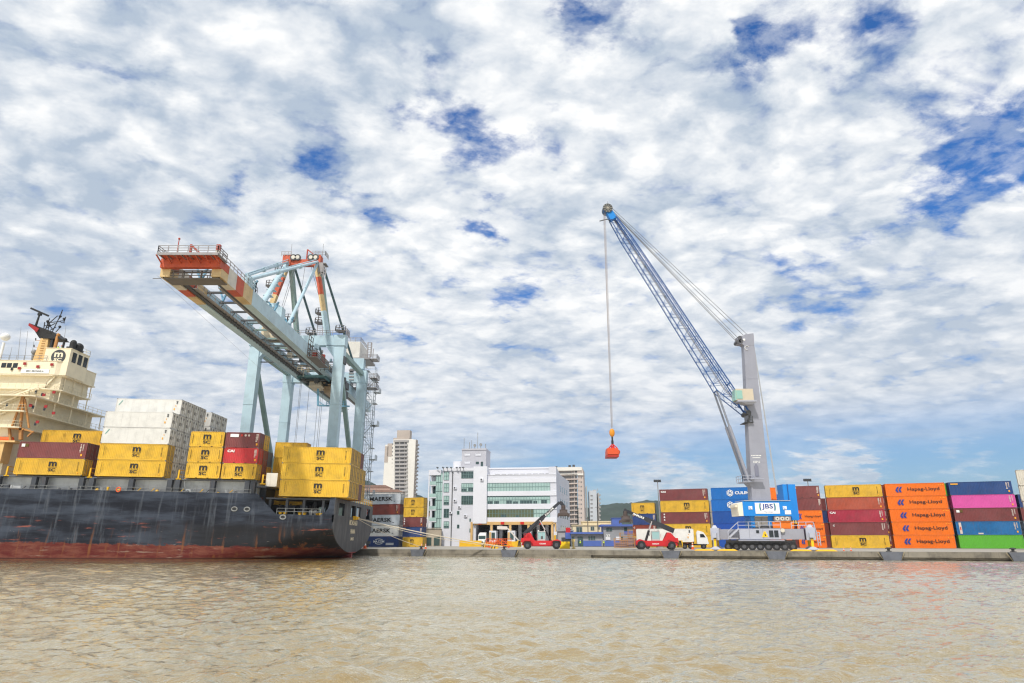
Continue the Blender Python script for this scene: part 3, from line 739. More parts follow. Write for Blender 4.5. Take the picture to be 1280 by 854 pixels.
# ================================================================== the container ship
def hull_material():
    m = bpy.data.materials.new('ship_hull_paint'); m.use_nodes = True; t = NT(m.node_tree); p = m.node_tree.nodes['Principled BSDF']
    o = t.n('ShaderNodeTexCoord').outputs['Object']
    sep = t.n('ShaderNodeSeparateXYZ', ins={0: o}); x, z = sep.outputs[0], sep.outputs[2]
    n_lo = t.noise(t.mapping(o, scale=(.35, .35, .9)), 1.0, 6, .65)
    base = t.mix(t.ramp(t.noise(t.mapping(o, scale=(.10, .1, .55)), 1.0, 5, .6), .35, .68), (.007, .009, .016, 1), (.048, .060, .085, 1))
    # paler chalky streaks running down
    st = t.noise(t.mapping(o, scale=(1.1, 1.1, .10)), 1.0, 6, .65)
    base = t.mix(t.math('MULTIPLY', t.ramp(st, .50, .72), .55), base, (.12, .135, .16, 1))
    # plate seams
    seam = t.math('ABSOLUTE', t.math('SUBTRACT', t.math('FRACT', t.math('DIVIDE', z, 2.05)), .5))
    base = t.mix(t.math('MULTIPLY', t.ramp(seam, .03, .0), .35), base, (.012, .014, .02, 1))
    # black rubbed zone low on the quarter
    rub = t.math('MULTIPLY', t.ramp(x, -26, -4), t.ramp(t.math('ADD', z, t.math('MULTIPLY', n_lo, 3.0)), 8.2, 6.2))
    base = t.mix(t.math('MULTIPLY', rub, .85), base, (.012, .012, .014, 1))
    # scrapes down to the red primer, drawn out along the hull
    sc = t.noise(t.mapping(o, scale=(.20, .2, 1.9)), 1.0, 7, .68)
    zone = t.math('MULTIPLY', t.ramp(z, 7.4, 4.6), t.ramp(z, 1.6, 2.6))
    scr = t.math('MULTIPLY', t.ramp(sc, .60, .68), zone)
    base = t.mix(t.math('MULTIPLY', scr, .85), base, (.30, .085, .055, 1))
    sc3 = t.noise(t.mapping(o, scale=(.5, .5, 3.5), loc=(7, 0, 3)), 1.0, 6, .7)
    base = t.mix(t.math('MULTIPLY', t.math('MULTIPLY', t.ramp(sc3, .655, .70), t.ramp(z, 6.5, 3.2)), .8), base, (.42, .38, .33, 1))
    # rust runs above the boot top
    ru = t.noise(t.mapping(o, scale=(.75, .75, .085), loc=(3, 0, 0)), 1.0, 5, .6)
    base = t.mix(t.math('MULTIPLY', t.math('MULTIPLY', t.ramp(ru, .55, .66), t.ramp(z, 6.6, 2.2)), .75), base, (.15, .058, .024, 1))
    # red boot top
    wob = t.math('MULTIPLY', t.math('SUBTRACT', t.noise(t.mapping(o, scale=(.35, .5, 1.0)), 1.0, 7, .75), .5), 2.2)
    zz = t.math('ADD', z, wob)
    red = t.mix(t.ramp(t.noise(t.mapping(o, scale=(.28, .3, 1.3)), 1.0, 6, .68), .35, .70), (.085, .009, .008, 1), (.16, .052, .034, 1))
    red = t.mix(t.math('MULTIPLY', t.ramp(ru, .54, .66), .7), red, (.19, .075, .022, 1))
    red = t.mix(t.math('MULTIPLY', t.ramp(sc, .58, .66), .5), red, (.30, .25, .20, 1))
    c = t.mix(t.ramp(zz, 2.05, 1.95), base, red)
    c = t.mix(t.ramp(t.math('SUBTRACT', t.math('ADD', z, t.math('MULTIPLY', wob, .12)), t.math('MULTIPLY', x, .0201)), .30, .10), c, (.05, .016, .012, 1))
    # dull grey transom
    c2 = t.mix(t.ramp(t.noise(t.mapping(o, scale=(.5, .8, .25)), 1.0, 5, .6), .35, .7), (.055, .057, .064, 1), (.095, .098, .108, 1))
    c2 = t.mix(t.ramp(z, 1.25, 1.1), c2, (.24, .03, .03, 1))
    c = t.mix(t.ramp(x, 13.90, 13.94), c, c2)
    m.node_tree.links.new(c, p.inputs['Base Color']); p.inputs['Roughness'].default_value = .55; p.inputs['Specular IOR Level'].default_value = .18
    b = t.n('ShaderNodeBump', ins={'Height': t.noise(t.mapping(o, scale=(.45, .45, .45)), 1.0, 3, .5), 'Strength': .25, 'Distance': .25})
    m.node_tree.links.new(b.outputs[0], p.inputs['Normal'])
    return m
HULL = hull_material()
SH0 = Vector((-45.0, 133.0, 0.0))
ship = empty('container_ship', SH0, 'long dark hulled container ship with cream deckhouse moored at the quay', 'ship', rot=(0, TRIM, 0))
BW = 16.0
def top_at(xs):
    pts = [(-400, 11.0), (.2, 10.9), (3.9, 7.5), (11.6, 7.45), (12.5, 8.1), (12.9, 8.7), (13.1, 10.45), (14.0, 10.45)]
    return float(np.interp(xs, [q[0] for q in pts], [q[1] for q in pts]))
def section(xs, n=26):
    s = 14.0-xs
    z0 = .95-.34*s if s < 30 else -9.25
    zt = top_at(xs); pts = []
    grow = 5.2+.10*min(s, 30)
    bow = 1.0
    if xs < -150: bow = max(0.0, 1-((-150-xs)/45.0)**2)
    for i in range(n+1):
        z = z0+(zt-z0)*(i/n)**1.35
        q = min(1.0, max(0.0, (z-z0)/grow)); wv = BW*(1-(1-q)**2.1)**.62*bow
        pts.append((wv, z))
    return pts
xs_list = [14.0, 13.95, 13.6, 13.1, 12.9, 12.5, 12.0, 11.6, 9, 6, 3.9, 3.0, 2.0, 1.0, .2, -2, -5, -8, -12, -16, -22, -30, -45, -65, -90, -120, -150, -160, -170, -180, -188, -194]
b = MB(); secs = [section(x) for x in xs_list]; n = len(secs[0])
for sgn in (-1, 1):
    vs = [(x, sgn*wv, z) for x, s_ in zip(xs_list, secs) for wv, z in s_]
    fs = []
    for i in range(len(xs_list)-1):
        for j in range(n-1):
            a = i*n+j; q = (a, a+1, a+n+1, a+n)
            fs.append(q if sgn < 0 else q[::-1])
    b.add(vs, fs, 0, True)
# transom plate with its openings: below the openings one polygon, above them posts and a top rail
zt, zl, zh = 10.45, 7.6, 9.75
low = [(y, z) for y, z in secs[0] if z < zl]; wl = np.interp(zl, [p[1] for p in secs[0]], [p[0] for p in secs[0]])
poly = [(-wl, zl)]+[(-y, z) for y, z in reversed(low)]+[(y, z) for y, z in low[1:]]+[(wl, zl)]
b.prism(poly, 13.7, 14.03, 'yz')
b.box(13.72, -15.99, zh, 14.03, 15.99, zt)
gaps = [(-13.2, -9.0), (-4.0, -.2), (.5, 4.6), (9.6, 13.4)]
cur = -15.99
for g0, g1 in gaps+[(15.99, 15.99)]:
    b.box(13.72, cur, zl-.004, 14.03, g0, zh+.004); cur = g1
hull = b.build('hull', HULL, ship, world=False)
deckgrey = mat('ship_grey_steel', (.115, .125, .14, 1), .6, dirt=.35, streak=.4)
deckblue = mat('coaming_paint', (.52, .55, .57, 1), .6, dirt=.3, streak=.4, streak_col=(.26, .20, .10, 1))
dkred = mat('deck_red_oxide', (.16, .06, .045, 1), .8, dirt=.3)
cream = mat('cream_paint', C(232,220,192), .55, dirt=.16, dscale=.5, streak=.22, streak_col=(.42, .24, .10, 1))
creamrust = mat('cream_rusty', C(214,178,120), .6, dirt=.2, streak=.5, streak_col=(.40, .18, .06, 1))
black = mat('matt_black', (.018, .018, .02, 1), .6, dirt=.05)
yel = mat('safety_yellow', C(226,176,20), .55, dirt=.2, streak=.25)
glassd = mat('dark_window', (.02, .025, .03, 1), .12, dirt=0, spec=.6)
ropem = mat('mooring_rope', (.58, .52, .42, 1), .9, dirt=.1)
rustor = mat('rust_orange', (.45, .21, .06, 1), .8, dirt=.4, streak=.4)
orange_p = mat('orange_paint', C(226,92,30), .5, dirt=.15)
b = MB(); b.box(-186, -15.6, 10.2, .2, 15.6, 10.4); b.box(.2, -15.6, 6.3, 13.7, 15.6, 6.5); b.box(.0, -15.6, 6.5, .25, 15.6, 10.2)
b.build('deck', dkred, ship, world=False)
# cargo block: hatch coaming, posts, walkway rails
b = MB(); b.box(-120, -14.2, 10.4, -.6, 14.2, 13.0); b.build('hatch_coaming', deckblue, ship, world=False)
b = MB()
for a, c in ((-105, -59.3), (-58.4, -45.4), (-44.6, -30.5), (-29.8, -14.9), (-13.9, -.4)): b.box(a+.1, -15.3, 13.0, c-.1, 15.3, 13.22)
b.build('hatch_cover', deckgrey, ship, world=False)
rr = random.Random(4); shipdark = mat('ship_dark_steel', (.045, .052, .066, 1), .6, dirt=.35, streak=.3)
posts = [-47.6, -46.0, -39.6, -37.9, -31.2, -29.4, -22.4, -15.6, -14.2, -8.0, -.9, -1.9]+[-54-6.5*k for k in range(6)]
for x in posts:
    for s in (-1, 1):
        if s > 0 and x < -20: continue
        b = MB(); b.box(x-.42, s*15.4-.35, 10.4, x+.42, s*15.4+.35, 13.0); b.build('lashing_post', shipdark, ship, world=False)
b = MB()
for z in (11.0, 11.55): b.bar((-105, -15.9, z), (-1, -15.9, z), .05)
for k in range(52): b.bar((-1-k*2, -15.9, 10.4), (-1-k*2, -15.9, 11.55), .06)
for z in (11.5, 12.2): b.bar((-105, -13.1, z), (-.6, -13.1, z), .14)
b.build('railing', mat('pale_rail', (.24, .25, .25, 1), .6, dirt=.3), ship, world=False)
for k in range(30):
    b = MB(); x = -1.8-k*1.75+rr.uniform(-.5, .5); z = 10.45
    t = rr.random()
    if t < .4: b.box(x-.15, -15.2, z, x+.15, -14.9, z+rr.uniform(.5, 1.3))
    elif t < .7: b.sphere((x, -15.1, z+.5), .32, 10, 6)
    else: b.bar((x-.5, -15.2, z), (x+.5, -15.2, z+1.0), .12)
    b.build('deck_fitting', yel if rr.random() < .6 else shipdark, ship, world=False)
def small_part(name, fn, m, parent): q = MB(); fn(q); return q.build(name, m, parent, world=False)
for k, x in enumerate((-24.2,)):
    small_part('lifebuoy', lambda q: [q.tube((x+.38*math.cos(a), -15.97, 11.1+.38*math.sin(a)), (x+.38*math.cos(a+.53), -15.97, 11.1+.38*math.sin(a+.53)), .1, 6) for a in np.linspace(0, 6.28, 13)[:-1]], orange_p, ship)
# yellow lashing bridges between the bays
def bridge(x, z0, z1, nm='lashing_bridge'):
    q = MB()
    for k in range(13):
        y = -15.3+k*2.55; q.box(x-.12, y-.1, z0, x+.12, y+.1, z1)
    q.box(x-.45, -15.3, z0-.15, x+.45, 15.3, z0); q.bar((x, -15.3, z1), (x, 15.3, z1), .12); q.bar((x, -15.3, (z0+z1)/2), (x, 15.3, (z0+z1)/2), .1)
    q.build(nm, yel, ship, world=False)
for x, z in ((-30.2, 13.25), (-14.4, 13.25), (.6, 12.7), (-45.0, 13.25)): bridge(x, z, z+1.5)
# aft end of the cargo block: stepped grey bulkhead with platforms
b = MB(); b.box(-.6, -15.3, 12.0, 1.4, 15.3, 12.25); b.box(-.5, -12.9, 6.5, .6, 12.9, 12.0); b.box(1.6, -15.2, 10.05, 13.3, 15.2, 10.32)
for x in (2.2, 5.2, 8.2, 11.6):
    for y in (-14.6, -8, 0, 8, 14.6): b.box(x-.22, y-.22, 6.5, x+.22, y+.22, 10.05)
b.build('stern_platform', mat('ship_dark_steel', (.05, .05, .05, 1), .6), ship, world=False)
b = MB(); b.box(.9, -14.6, 12.25, 2.9, -12.2, 14.6); b.build('deck_locker', mat('locker_white', C(214,210,200), .55, dirt=.2, streak=.2), ship, world=False)
# mooring deck machinery
winch = mat('winch_grey', (.10, .12, .12, 1), .6, dirt=.3)
for k, (x, y) in enumerate(((3.8, -9), (7.2, -10.5), (9.8, -6), (4.5, 3), (9, 6))):
    q = MB(); q.tube((x-1.0, y, 7.5), (x+1.0, y, 7.5), .55, 12); q.tube((x-1.1, y, 7.5), (x-.95, y, 7.5), .85, 12); q.tube((x+.95, y, 7.5), (x+1.1, y, 7.5), .85, 12); q.box(x+1.1, y-.6, 6.5, x+2.0, y+.6, 8.0)
    wn = q.build('mooring_winch', winch, ship, world=False)
for x, y in ((8.0, -14.9), (4.6, -14.9), (11.6, -14.6), (10.6, -13.2)):
    q = MB(); q.tube((x-.3, y, 6.5), (x-.3, y, 7.75), .28, 10); q.tube((x+.5, y, 6.5), (x+.5, y, 7.75), .28, 10); q.tube((x-.3, y, 7.75), (x-.3, y, 7.85), .36, 10); q.tube((x+.5, y, 7.75), (x+.5, y, 7.85), .36, 10)
    q.build('mooring_bitts', yel, ship, world=False)
for x in (8.6, 9.4):
    q = MB(); q.tube((x, -11.5, 6.5), (x, -11.5, 7.9), .28, 10); q.sphere((x, -11.5, 8.1), .42, 10, 8); q.build('ventilator', mat('white_paint', (.78, .78, .76, 1), .5, dirt=.1), ship, world=False)
q = MB(); q.rail([(3.9, -15.7, 7.5), (11.5, -15.7, 7.5)], 1.0, 1.5, .035); q.build('railing', mat('pale_rail', (.45, .46, .44, 1)), ship, world=False)
q = MB(); q.rail([(13.8, -15.6, 10.45), (13.8, 15.6, 10.45)], 1.1, 1.8, .05); q.rail([(12.9, -15.6, 10.45), (13.8, -15.6, 10.45)], 1.1, 1.0, .05); q.build('railing', yel, ship, world=False)
for x, z in ((-3.4, 8.2), (-1.2, 8.2), (5.2, 7.0)):   # fairleads in the shell
    q = MB(); ring = [(x+.48*math.cos(a), -16.02 if x < 4 else -16.03, z+.34*math.sin(a)) for a in np.linspace(0, 6.28, 17)]
    for a, c in zip(ring[:-1], ring[1:]): q.tube(a, c, .11, 6, mi=0)
    q.prism([(x+.44*math.cos(a), z+.30*math.sin(a)) for a in np.linspace(0, 6.28, 17)[:-1]], -16.04, -15.9, mi=1)
    q.build('fairlead', [mat('pale_rail', (.45, .46, .44, 1)), black], ship, world=False)
q = MB()
for s, z, h, wd in (('MSC MICHAELA', 6.6, .95, 6.6), ('PANAMA', 5.0, .85, 3.8), ('IMO', 3.6, .6, 2.6)):
    q.text(s, -1.2, z, h, 14.045, w_=wd, plane='yz', bold=.035)
q.build('lettering', mat('ink_cream', C(225,212,180), .6, dirt=.2), ship, world=False)
q = MB(); q.box(10.8, -.35, -6, 13.9, .35, 1.15); q.box(13.4, -.45, -6, 13.95, .45, 1.0)
q.build('rudder', mat('antifouling_red', (.24, .025, .025, 1), .6, dirt=.4), ship, world=False)
# ---- deckhouse
house = MB(); z0 = 10.4
def LX(x): return x+45.0
def LY(y): return y-133.0
XL = LX(-118)
levels = [  # slab z, slab aft edge x, y0, y1, wall aft x, wall y0, wall y1 (world)
    (22.0, -90.4, 118.2, 147, -92.6, 119.6, 146), (25.0, -90.2, 118.2, 146, -92.4, 119.8, 145), (27.9, -88.9, 118.2, 140.4, -91.2, 120.4, 139.6),
    (30.3, -88.4, 123.3, 133.6, -90.4, 124.4, 133.0), (33.0, -88.0, 123.4, 133.6, -88.9, 124.4, 132.8)]
prev = z0
walls = MB(); decks = MB(); rails = MB()
for i, (z, xa, y0, y1, wx, w0, w1) in enumerate(levels):
    walls.box(XL, LY(w0), prev, LX(wx), LY(w1), z-.22)
    # the outer corner of each slab is cut at an angle
    cf = (.5, .5, .9, 2.4, 2.0)[i]
    P = [(XL, LY(y0)), (LX(xa)-cf, LY(y0)), (LX(xa), LY(y0)+cf*.6), (LX(xa), LY(y1)), (XL, LY(y1))]
    decks.prism(P, z-.22, z, 'xy')
    if i < 4:
        pr = [(a, c, z) for a, c in P[:4]]; pr[0] = (LX(-104), pr[0][1], z)
        rails.rail(pr, 1.05, 1.5, .028)
    prev = z
# side house forward and stair flights seen at the frame edge
walls.build('deckhouse_wall', cream, ship, world=False)
decks.build('deck_slab', cream, ship, world=False)
rails.build('railing', mat('cream_rail', C(214,204,176), .6), ship, world=False)
# bridge bulwark box with wheelhouse
q = MB(); q.prism([(XL, LY(123.3)), (LX(-89.7), LY(123.3)), (LX(-88.2), LY(124.3)), (LX(-88.2), LY(133.4)), (XL, LY(133.4))], 33.0, 35.65, 'xy'); q.prism([(XL, LY(123.2)), (LX(-89.6), LY(123.2)), (LX(-88.1), LY(124.25)), (LX(-88.1), LY(133.5)), (XL, LY(133.5))], 35.65, 35.74, 'xy')
q.build('wheelhouse', cream, ship, world=False)
for px in (-1, 6, 13.5):
    x = GX(px, 123.4, 34.6); q = MB(); q.box(LX(x)-.45, LY(123.3)-.05, 34.2, LX(x)+.45, LY(123.3)+.05, 35.15); q.build('window', glassd, ship, world=False)
for a, b_ in (((-1, 4.0), (17, 3.2)), ((1, 2), (20, 1.6))):
    pass
for (px, py, Y) in ((25.5,461,123.2),(42,464.5,123.2),(59.5,461.5,123.2),(18.7,467,123.2),(50.5,499.5,119.5),(63,496,119.6),(34,513,119.5),(63,522,119.5),(53,514,119.5),(43,533.5,119.3)):
    pnt = W(px, py, Y); q = MB(); q.cbox((LX(pnt.x), LY(Y)-.12, pnt.z), .55, .12, .5); q.build('fire_box', mat('fire_red', C(150,26,30), .5), ship, world=False)
for (px, py, Y) in ((40,496,119.7),(48,499,119.7),(36.5,515,119.6),(51,517,119.6),(4,513,119.6),(40,536,119.4),(9,459+9,123.2)):
    pnt = W(px, py, Y); q = MB(); q.cbox((LX(pnt.x), LY(Y)-.06, pnt.z), .35, .12, .6); q.build('porthole', glassd, ship, world=False)
q = MB(); pn = W(38, 470, 123.2); q.box(LX(pn.x)-2.75, LY(123.3)-.10, pn.z-.42, LX(pn.x)+2.75, LY(123.3)-.04, pn.z+.40, 0); q.text('MSC MICHAELA', LX(pn.x), pn.z, .34, LY(123.3)-.12, w_=3.4, mi=1, bold=.02)
q.build('name_board', [mat('white_paint', (.78, .78, .76, 1)), INK['dgrey']], ship, world=False)
# posts between overhanging decks at the aft face
for xx, za, zb, ys in ((-88.6, 30.3, 33, (125.2, 128, 131, 133.3)), (-89.4, 25, 27.8, (119.8, 125, 130, 135, 139.8)), (-88.8, 27.9, 30.2, (124.8, 129, 133.2))):
    for y in ys: q = MB(); q.bar((LX(xx), LY(y), za), (LX(xx), LY(y), zb), .14); q.build('deck_post', cream, ship, world=False)
# stairs
st = MB()
for (x0, x1, za, zb, y) in ((-98, -92.4, 25.0, 27.9, 119.2), (-99, -93.6, 22.0, 25.0, 119.1), (-97.5, -91.6, 27.9, 30.3, 122.4), (-91.8, -89.9, 30.3, 32.8, 123.9)):
    for dy in (0, .9): st.bar((LX(x0), LY(y)+dy, za), (LX(x1), LY(y)+dy, zb), .08, .28); st.bar((LX(x0), LY(y)+dy, za+1), (LX(x1), LY(y)+dy, zb+1), .06)
    for k in range(12): t = (k+.5)/12; st.box(LX(x0+(x1-x0)*t)-.13, LY(y), za+(zb-za)*t, LX(x0+(x1-x0)*t)+.13, LY(y)+.9, za+(zb-za)*t+.04)
st.build('stair', cream, ship, world=False)
# funnel casing
q = MB(); fx0, fx1, fy0, fy1 = -92.8, -87.8, 123.75, 129.6
q.box(LX(fx0), LY(fy0), 33.0, LX(fx1), LY(fy1), 38.4); q.box(LX(fx0)-.08, LY(fy0)-.08, 38.4, LX(fx1)+.08, LY(fy1)+.08, 38.52)
fun = q.build('funnel_casing', cream, ship, world=False)
def sub(name, q, m, par): return q.build(name, m, par, world=False)
for k in range(3):
    y = 124.55+k*1.75; q = MB(); q.box(LX(fx1)-.02, LY(y), 35.9, LX(fx1)+.07, LY(y)+1.15, 37.9, 0)
    for j in range(6): q.box(LX(fx1)+.07, LY(y)+.04, 36.0+j*.32, LX(fx1)+.10, LY(y)+1.11, 36.12+j*.32, 0)
    sub('louvre', q, glassd, fun)
q = MB(); cx, cz = LX(-90.0), 36.75; yv = LY(fy0)-.03
ringp = [(cx+1.42*math.cos(a), cz+1.42*math.sin(a)) for a in np.linspace(0, 6.2832, 33)[:-1]]
q.prism(ringp, yv-.01, yv+.05, mi=0)
q.text('m', cx, cz+.35, .95, yv-.03, w_=1.7, mi=1, bold=.03); q.text('SC', cx, cz-.62, .6, yv-.03, w_=1.55, mi=1, bold=.03)
sub('funnel_emblem', q, [INK['dgrey'], cream], fun)
q = MB(); q.tube((LX(-88.5), LY(124.9), 38.5), (LX(-88.5), LY(124.9), 40.0), .55, 14); q.sphere((LX(-88.5), LY(125.0), 40.0), .58, 12, 8); q.tube((LX(-88.3), LY(126.4), 38.5), (LX(-88.3), LY(126.4), 39.6), .85, 14); q.sphere((LX(-88.3), LY(126.5), 39.5), .86, 12, 8); q.box(LX(-89.2), LY(124.2), 38.5, LX(-87.9), LY(127.6), 39.0)
sub('exhaust_pipe', q, black, fun)
q = MB(); q.rail([(LX(fx1), LY(fy0)+.2+3, 38.5), (LX(fx1), LY(fy1), 38.5), (LX(fx0), LY(fy1), 38.5)], 1.0, 1.5, .025); sub('railing', q, mat('cream_rail', C(214,204,176)), fun)
q = MB(); q.tube((LX(-91.4), LY(124.2), 38.5), (LX(-91.4), LY(124.2), 41.2), .32, 10); q.tube((LX(-91.4), LY(124.2), 41.2), (LX(-91.2), LY(124.2), 41.6), .36, 10, r2=.3); sub('vent_pipe', q, rustor, fun)
q = MB(); q.tube((LX(-90.0), LY(124.4), 38.5), (LX(-90.0), LY(124.4), 40.2), .22, 10); q.sphere((LX(-89.9), LY(124.4), 40.4), .38, 10, 8); sub('vent_pipe', q, black, fun)
# radar mast: cream trunk, dark platform, scanner and aerials
q = MB(); q.hexa([(LX(-95.3), LY(124.2), 35.6), (LX(-92.7), LY(124.2), 35.6), (LX(-92.7), LY(126.4), 35.6), (LX(-95.3), LY(126.4), 35.6)], [(LX(-94.7), LY(124.2), 40.6), (LX(-93.2), LY(124.2), 40.6), (LX(-93.2), LY(126.2), 40.6), (LX(-94.7), LY(126.2), 40.6)])
for k in range(9): q.box(LX(-94.3), LY(124.1), 36.0+k*.5, LX(-93.6), LY(124.2), 36.06+k*.5, 1)
for z in (37.3, 38.8, 40.2): q.bar((LX(-94.9), LY(124.6), z), (LX(-95.9), LY(124.6), z+.05), .07, mi=1); q.bar((LX(-95.9), LY(124.6), z), (LX(-96.0), LY(124.6), z+.5), .14, mi=2)
mast = q.build('mast', [creamrust, rustor, black], ship, world=False)
q = MB(); mx0, mx1 = LX(-97.2), LX(-91.0)
q.hexa([(LX(-95.0), LY(124.2), 40.6), (LX(-91.6), LY(124.2), 40.5), (LX(-91.6), LY(126.4), 40.5), (LX(-95.0), LY(126.4), 40.6)], [(mx0, LY(123.6), 43.5), (LX(-93.0), LY(123.6), 42.1), (LX(-93.0), LY(127), 42.1), (mx0, LY(127), 43.5)])
q.hexa([(LX(-94.2), LY(124.0), 40.5), (LX(-90.4), LY(124.0), 40.5), (LX(-90.4), LY(126.6), 40.5), (LX(-94.2), LY(126.6), 40.5)], [(LX(-94.0), LY(123.8), 42.2), (LX(-92.6), LY(123.8), 42.0), (LX(-92.6), LY(126.8), 42.0), (LX(-94.0), LY(126.8), 42.2)])
q.box(LX(-92.6), LY(124.2), 38.5, LX(-92.2), LY(124.7), 40.6)
sub('mast_platform', q, black, mast)
q = MB(); q.tube((LX(-96.6), LY(124.6), 43.2), (LX(-96.4), LY(124.6), 45.6), .22, 8, r2=.16); q.box(LX(-96.7), LY(124.4), 45.5, LX(-96.1), LY(124.9), 46.0); q.bar((LX(-97.9), LY(123.8), 46.75), (LX(-94.9), LY(125.2), 45.6), .22, .34); sub('radar_scanner', q, black, mast)
q = MB()
for (a, c) in (((-94.6,42.1),(-94.4,45.0)),((-94.0,42.0),(-94.2,44.3)),((-93.1,42.0),(-92.2,46.4)),((-94.6,44.0),(-92.0,44.4)),((-92.0,44.4),(-91.2,44.6)),((-91.2,44.2),(-91.2,45.4)),((-94.6,42.8),(-93.0,44.0)),((-93.1,42.6),(-94.5,44.0)),((-92.4,42.0),(-91.7,43.4)),((-94.9,43.4),(-94.2,43.4)),((-94.4,43.6),(-92.9,45.6)),((-92.3,44.9),(-92.2,46.9)),((-91.8,44.1),(-91.1,44.1)),((-94.9,42.4),(-95.2,44.2)),((-93.6,42.4),(-92.7,43.2))):
    q.bar((LX(a[0]), LY(124.7), a[1]), (LX(c[0]), LY(124.9), c[1]), .13)
for x, z in ((-94.5,44.3),(-92.2,45.4),(-91.3,44.9),(-91.8,43.2),(-94.0,43.5)): q.sphere((LX(x), LY(124.7), z), .27, 8, 6)
sub('aerial', q, black, mast)
q = MB(); q.prism([(LX(-97.3), 43.0), (LX(-97.25), 43.5), (LX(-95.0), 42.4), (LX(-95.3), 41.6)], LY(123.52), LY(123.58)); sub('warning_panel', q, mat('fire_red', C(150,26,30)), mast)
q = MB()
for px, y0, y1 in ((5.5, 457, 440), (16.5, 457, 415), (25, 457, 420), (73, 440, 412), (33, 457, 432)):
    a = W(px, y0, 124.5); c = W(px+3, y1, 124.5); q.tube((LX(a.x), LY(124.5), a.z-.5), (LX(c.x), LY(124.5), c.z), .05, 5, r2=.025)
a = W(35, 452, 124.5); q.tube((LX(a.x), LY(124.5), 35.5), (LX(a.x), LY(124.5), 37.6), .2, 8); q.sphere((LX(a.x), LY(124.5), 37.8), .5, 10, 8)
q.rail([(LX(-104), LY(123.5), 35.7), (LX(-92.0), LY(123.5), 35.7)], 1.1, 1.6, .03)
q.build('whip_aerial', mat('aerial_grey', (.25, .25, .25, 1)), ship, world=False)
a = W(0, 428, 124.5); q = MB(); q.tube((LX(a.x), LY(124.5), 35.6), (LX(a.x), LY(124.5), a.z-1.2), .25, 8); q.sphere((LX(a.x), LY(124.5), a.z), .85, 16, 10, sc=(1, 1, .95)); q.build('satellite_dome', mat('white_paint', (.78, .78, .76, 1)), ship, world=False)
# stores crane by the deckhouse
q = MB(); y = 119.2
A = lambda px, py: (lambda v: (LX(v.x), LY(y), v.z))(W(px, py, y))
q.bar(A(23, 503), A(10, 541), .28); q.bar(A(24, 503), A(21, 541), .36); q.bar(A(26, 505), A(32, 541), .26); q.bar(A(8, 541), A(26, 543), .5, .4); q.bar(A(22, 541), A(22, 556), .5); q.bar(A(26, 543), A(38, 546), .25); q.bar(A(30, 552), A(37, 545), .22); q.bar(A(7, 541), A(9, 558), .35); q.cbox(A(24, 502), .5, .4, .5)
q.build('stores_crane', rustor, ship, world=False)
q = MB(); a = A(4, 556); q.tube((a[0]-2.2, a[1]+.4, a[2]), (a[0]+.7, a[1]+.4, a[2]), .55, 10); q.build('rescue_boat', orange_p, ship, world=False)
q = MB(); a = A(16, 558); q.box(XL, LY(118.1), a[2]-.3, a[0]+.6, LY(121), a[2]); q.box(XL, LY(118.4), a[2]-4.0, a[0]-1.4, LY(120.5), a[2]-.3); q.build('boat_deck', creamrust, ship, world=False)
# mooring ropes: each a thing of its own, sagging a little
def rope(name, a, c, r, sag, lab, group='mooring ropes of the ship'):
    a = Vector(a); c = Vector(c); q = MB(); P = []
    for i in range(25):
        t = i/24; p = a.lerp(c, t); p.z -= sag*4*t*(1-t); P.append(p)
    q.path(P, r, 6); o = q.build(name, ropem, None, loc=tuple(a)); return tag(o, lab, 'rope', group)
ft = Vector((-30.8, 132.6, 7.3))
b1 = edge_at(628)+QN*1.0; b2 = edge_at(524)+QN*1.0; b3 = edge_at(515)+QN*1.0
rope('mooring_rope', ft, (b1.x, b1.y, GZ+.5), .10, .35, 'thickest pale rope, running longest from the ship stern to the quay')
rope('mooring_rope', ft+Vector((.0, -.25, .05)), (b1.x+.1, b1.y+.2, GZ+.45), .045, .8, 'second pale rope sagging just under the longest one')
rope('mooring_rope', ft+Vector((0, .8, 0)), (b2.x, b2.y, GZ+.5), .05, .5, 'thin steep rope from the stern to the bollard nearest the ship')
q = MB(); q.cbox((ft.x+.1-SH0.x, ft.y-SH0.y, 7.5), .9, 1.6, .5); q.cbox((ft.x+.1-SH0.x, ft.y-SH0.y-1.2, 7.5), .7, .5, .7); q.build('roller_fairlead', yel, ship, world=False)
# ================================================================== ship to shore gantry crane
pale = mat('crane_pale_blue', C(176,200,211), .5, dirt=.24, dscale=.35, streak=.30, streak_col=(.34, .30, .20, 1))
paleD = mat('crane_grey_green', C(136,160,156), .55, dirt=.22, dscale=.4, streak=.15)
tan_ = mat('crane_tan', C(206,180,132), .6, dirt=.35, dscale=.4)
offw = mat('crane_off_white', C(205,200,188), .55, dirt=.2, streak=.1)
cor = mat('crane_orange_red', C(192,84,52), .6, dirt=.4, streak=.3, streak_col=(.18,.09,.06,1))
galv = mat('galvanised', C(150,146,146), .5, .3, dirt=.25)
galvD = mat('dark_machinery', C(74,76,78), .6, .2, dirt=.3)
beige = mat('cab_beige', C(208,192,164), .5, dirt=.15)
wire = mat('wire_rope', (.20, .20, .21, 1), .6, .4, dirt=0)
YW, YL = 154.0, 179.0
XLg, XRg = -62.8, -42.2
GR = [(-54.4, -52.9), (-46.5, -45.0)]; ZB, ZT = 42.0, 44.7
YT = 93.5; YB = 205.0
sts = empty('gantry_crane', (-52.5, 166, GZ), 'tall pale blue gantry crane with orange banded boom reaching over the ship', 'crane')
def P(q, name, m, par=None): return q.build(name, m, par or sts)
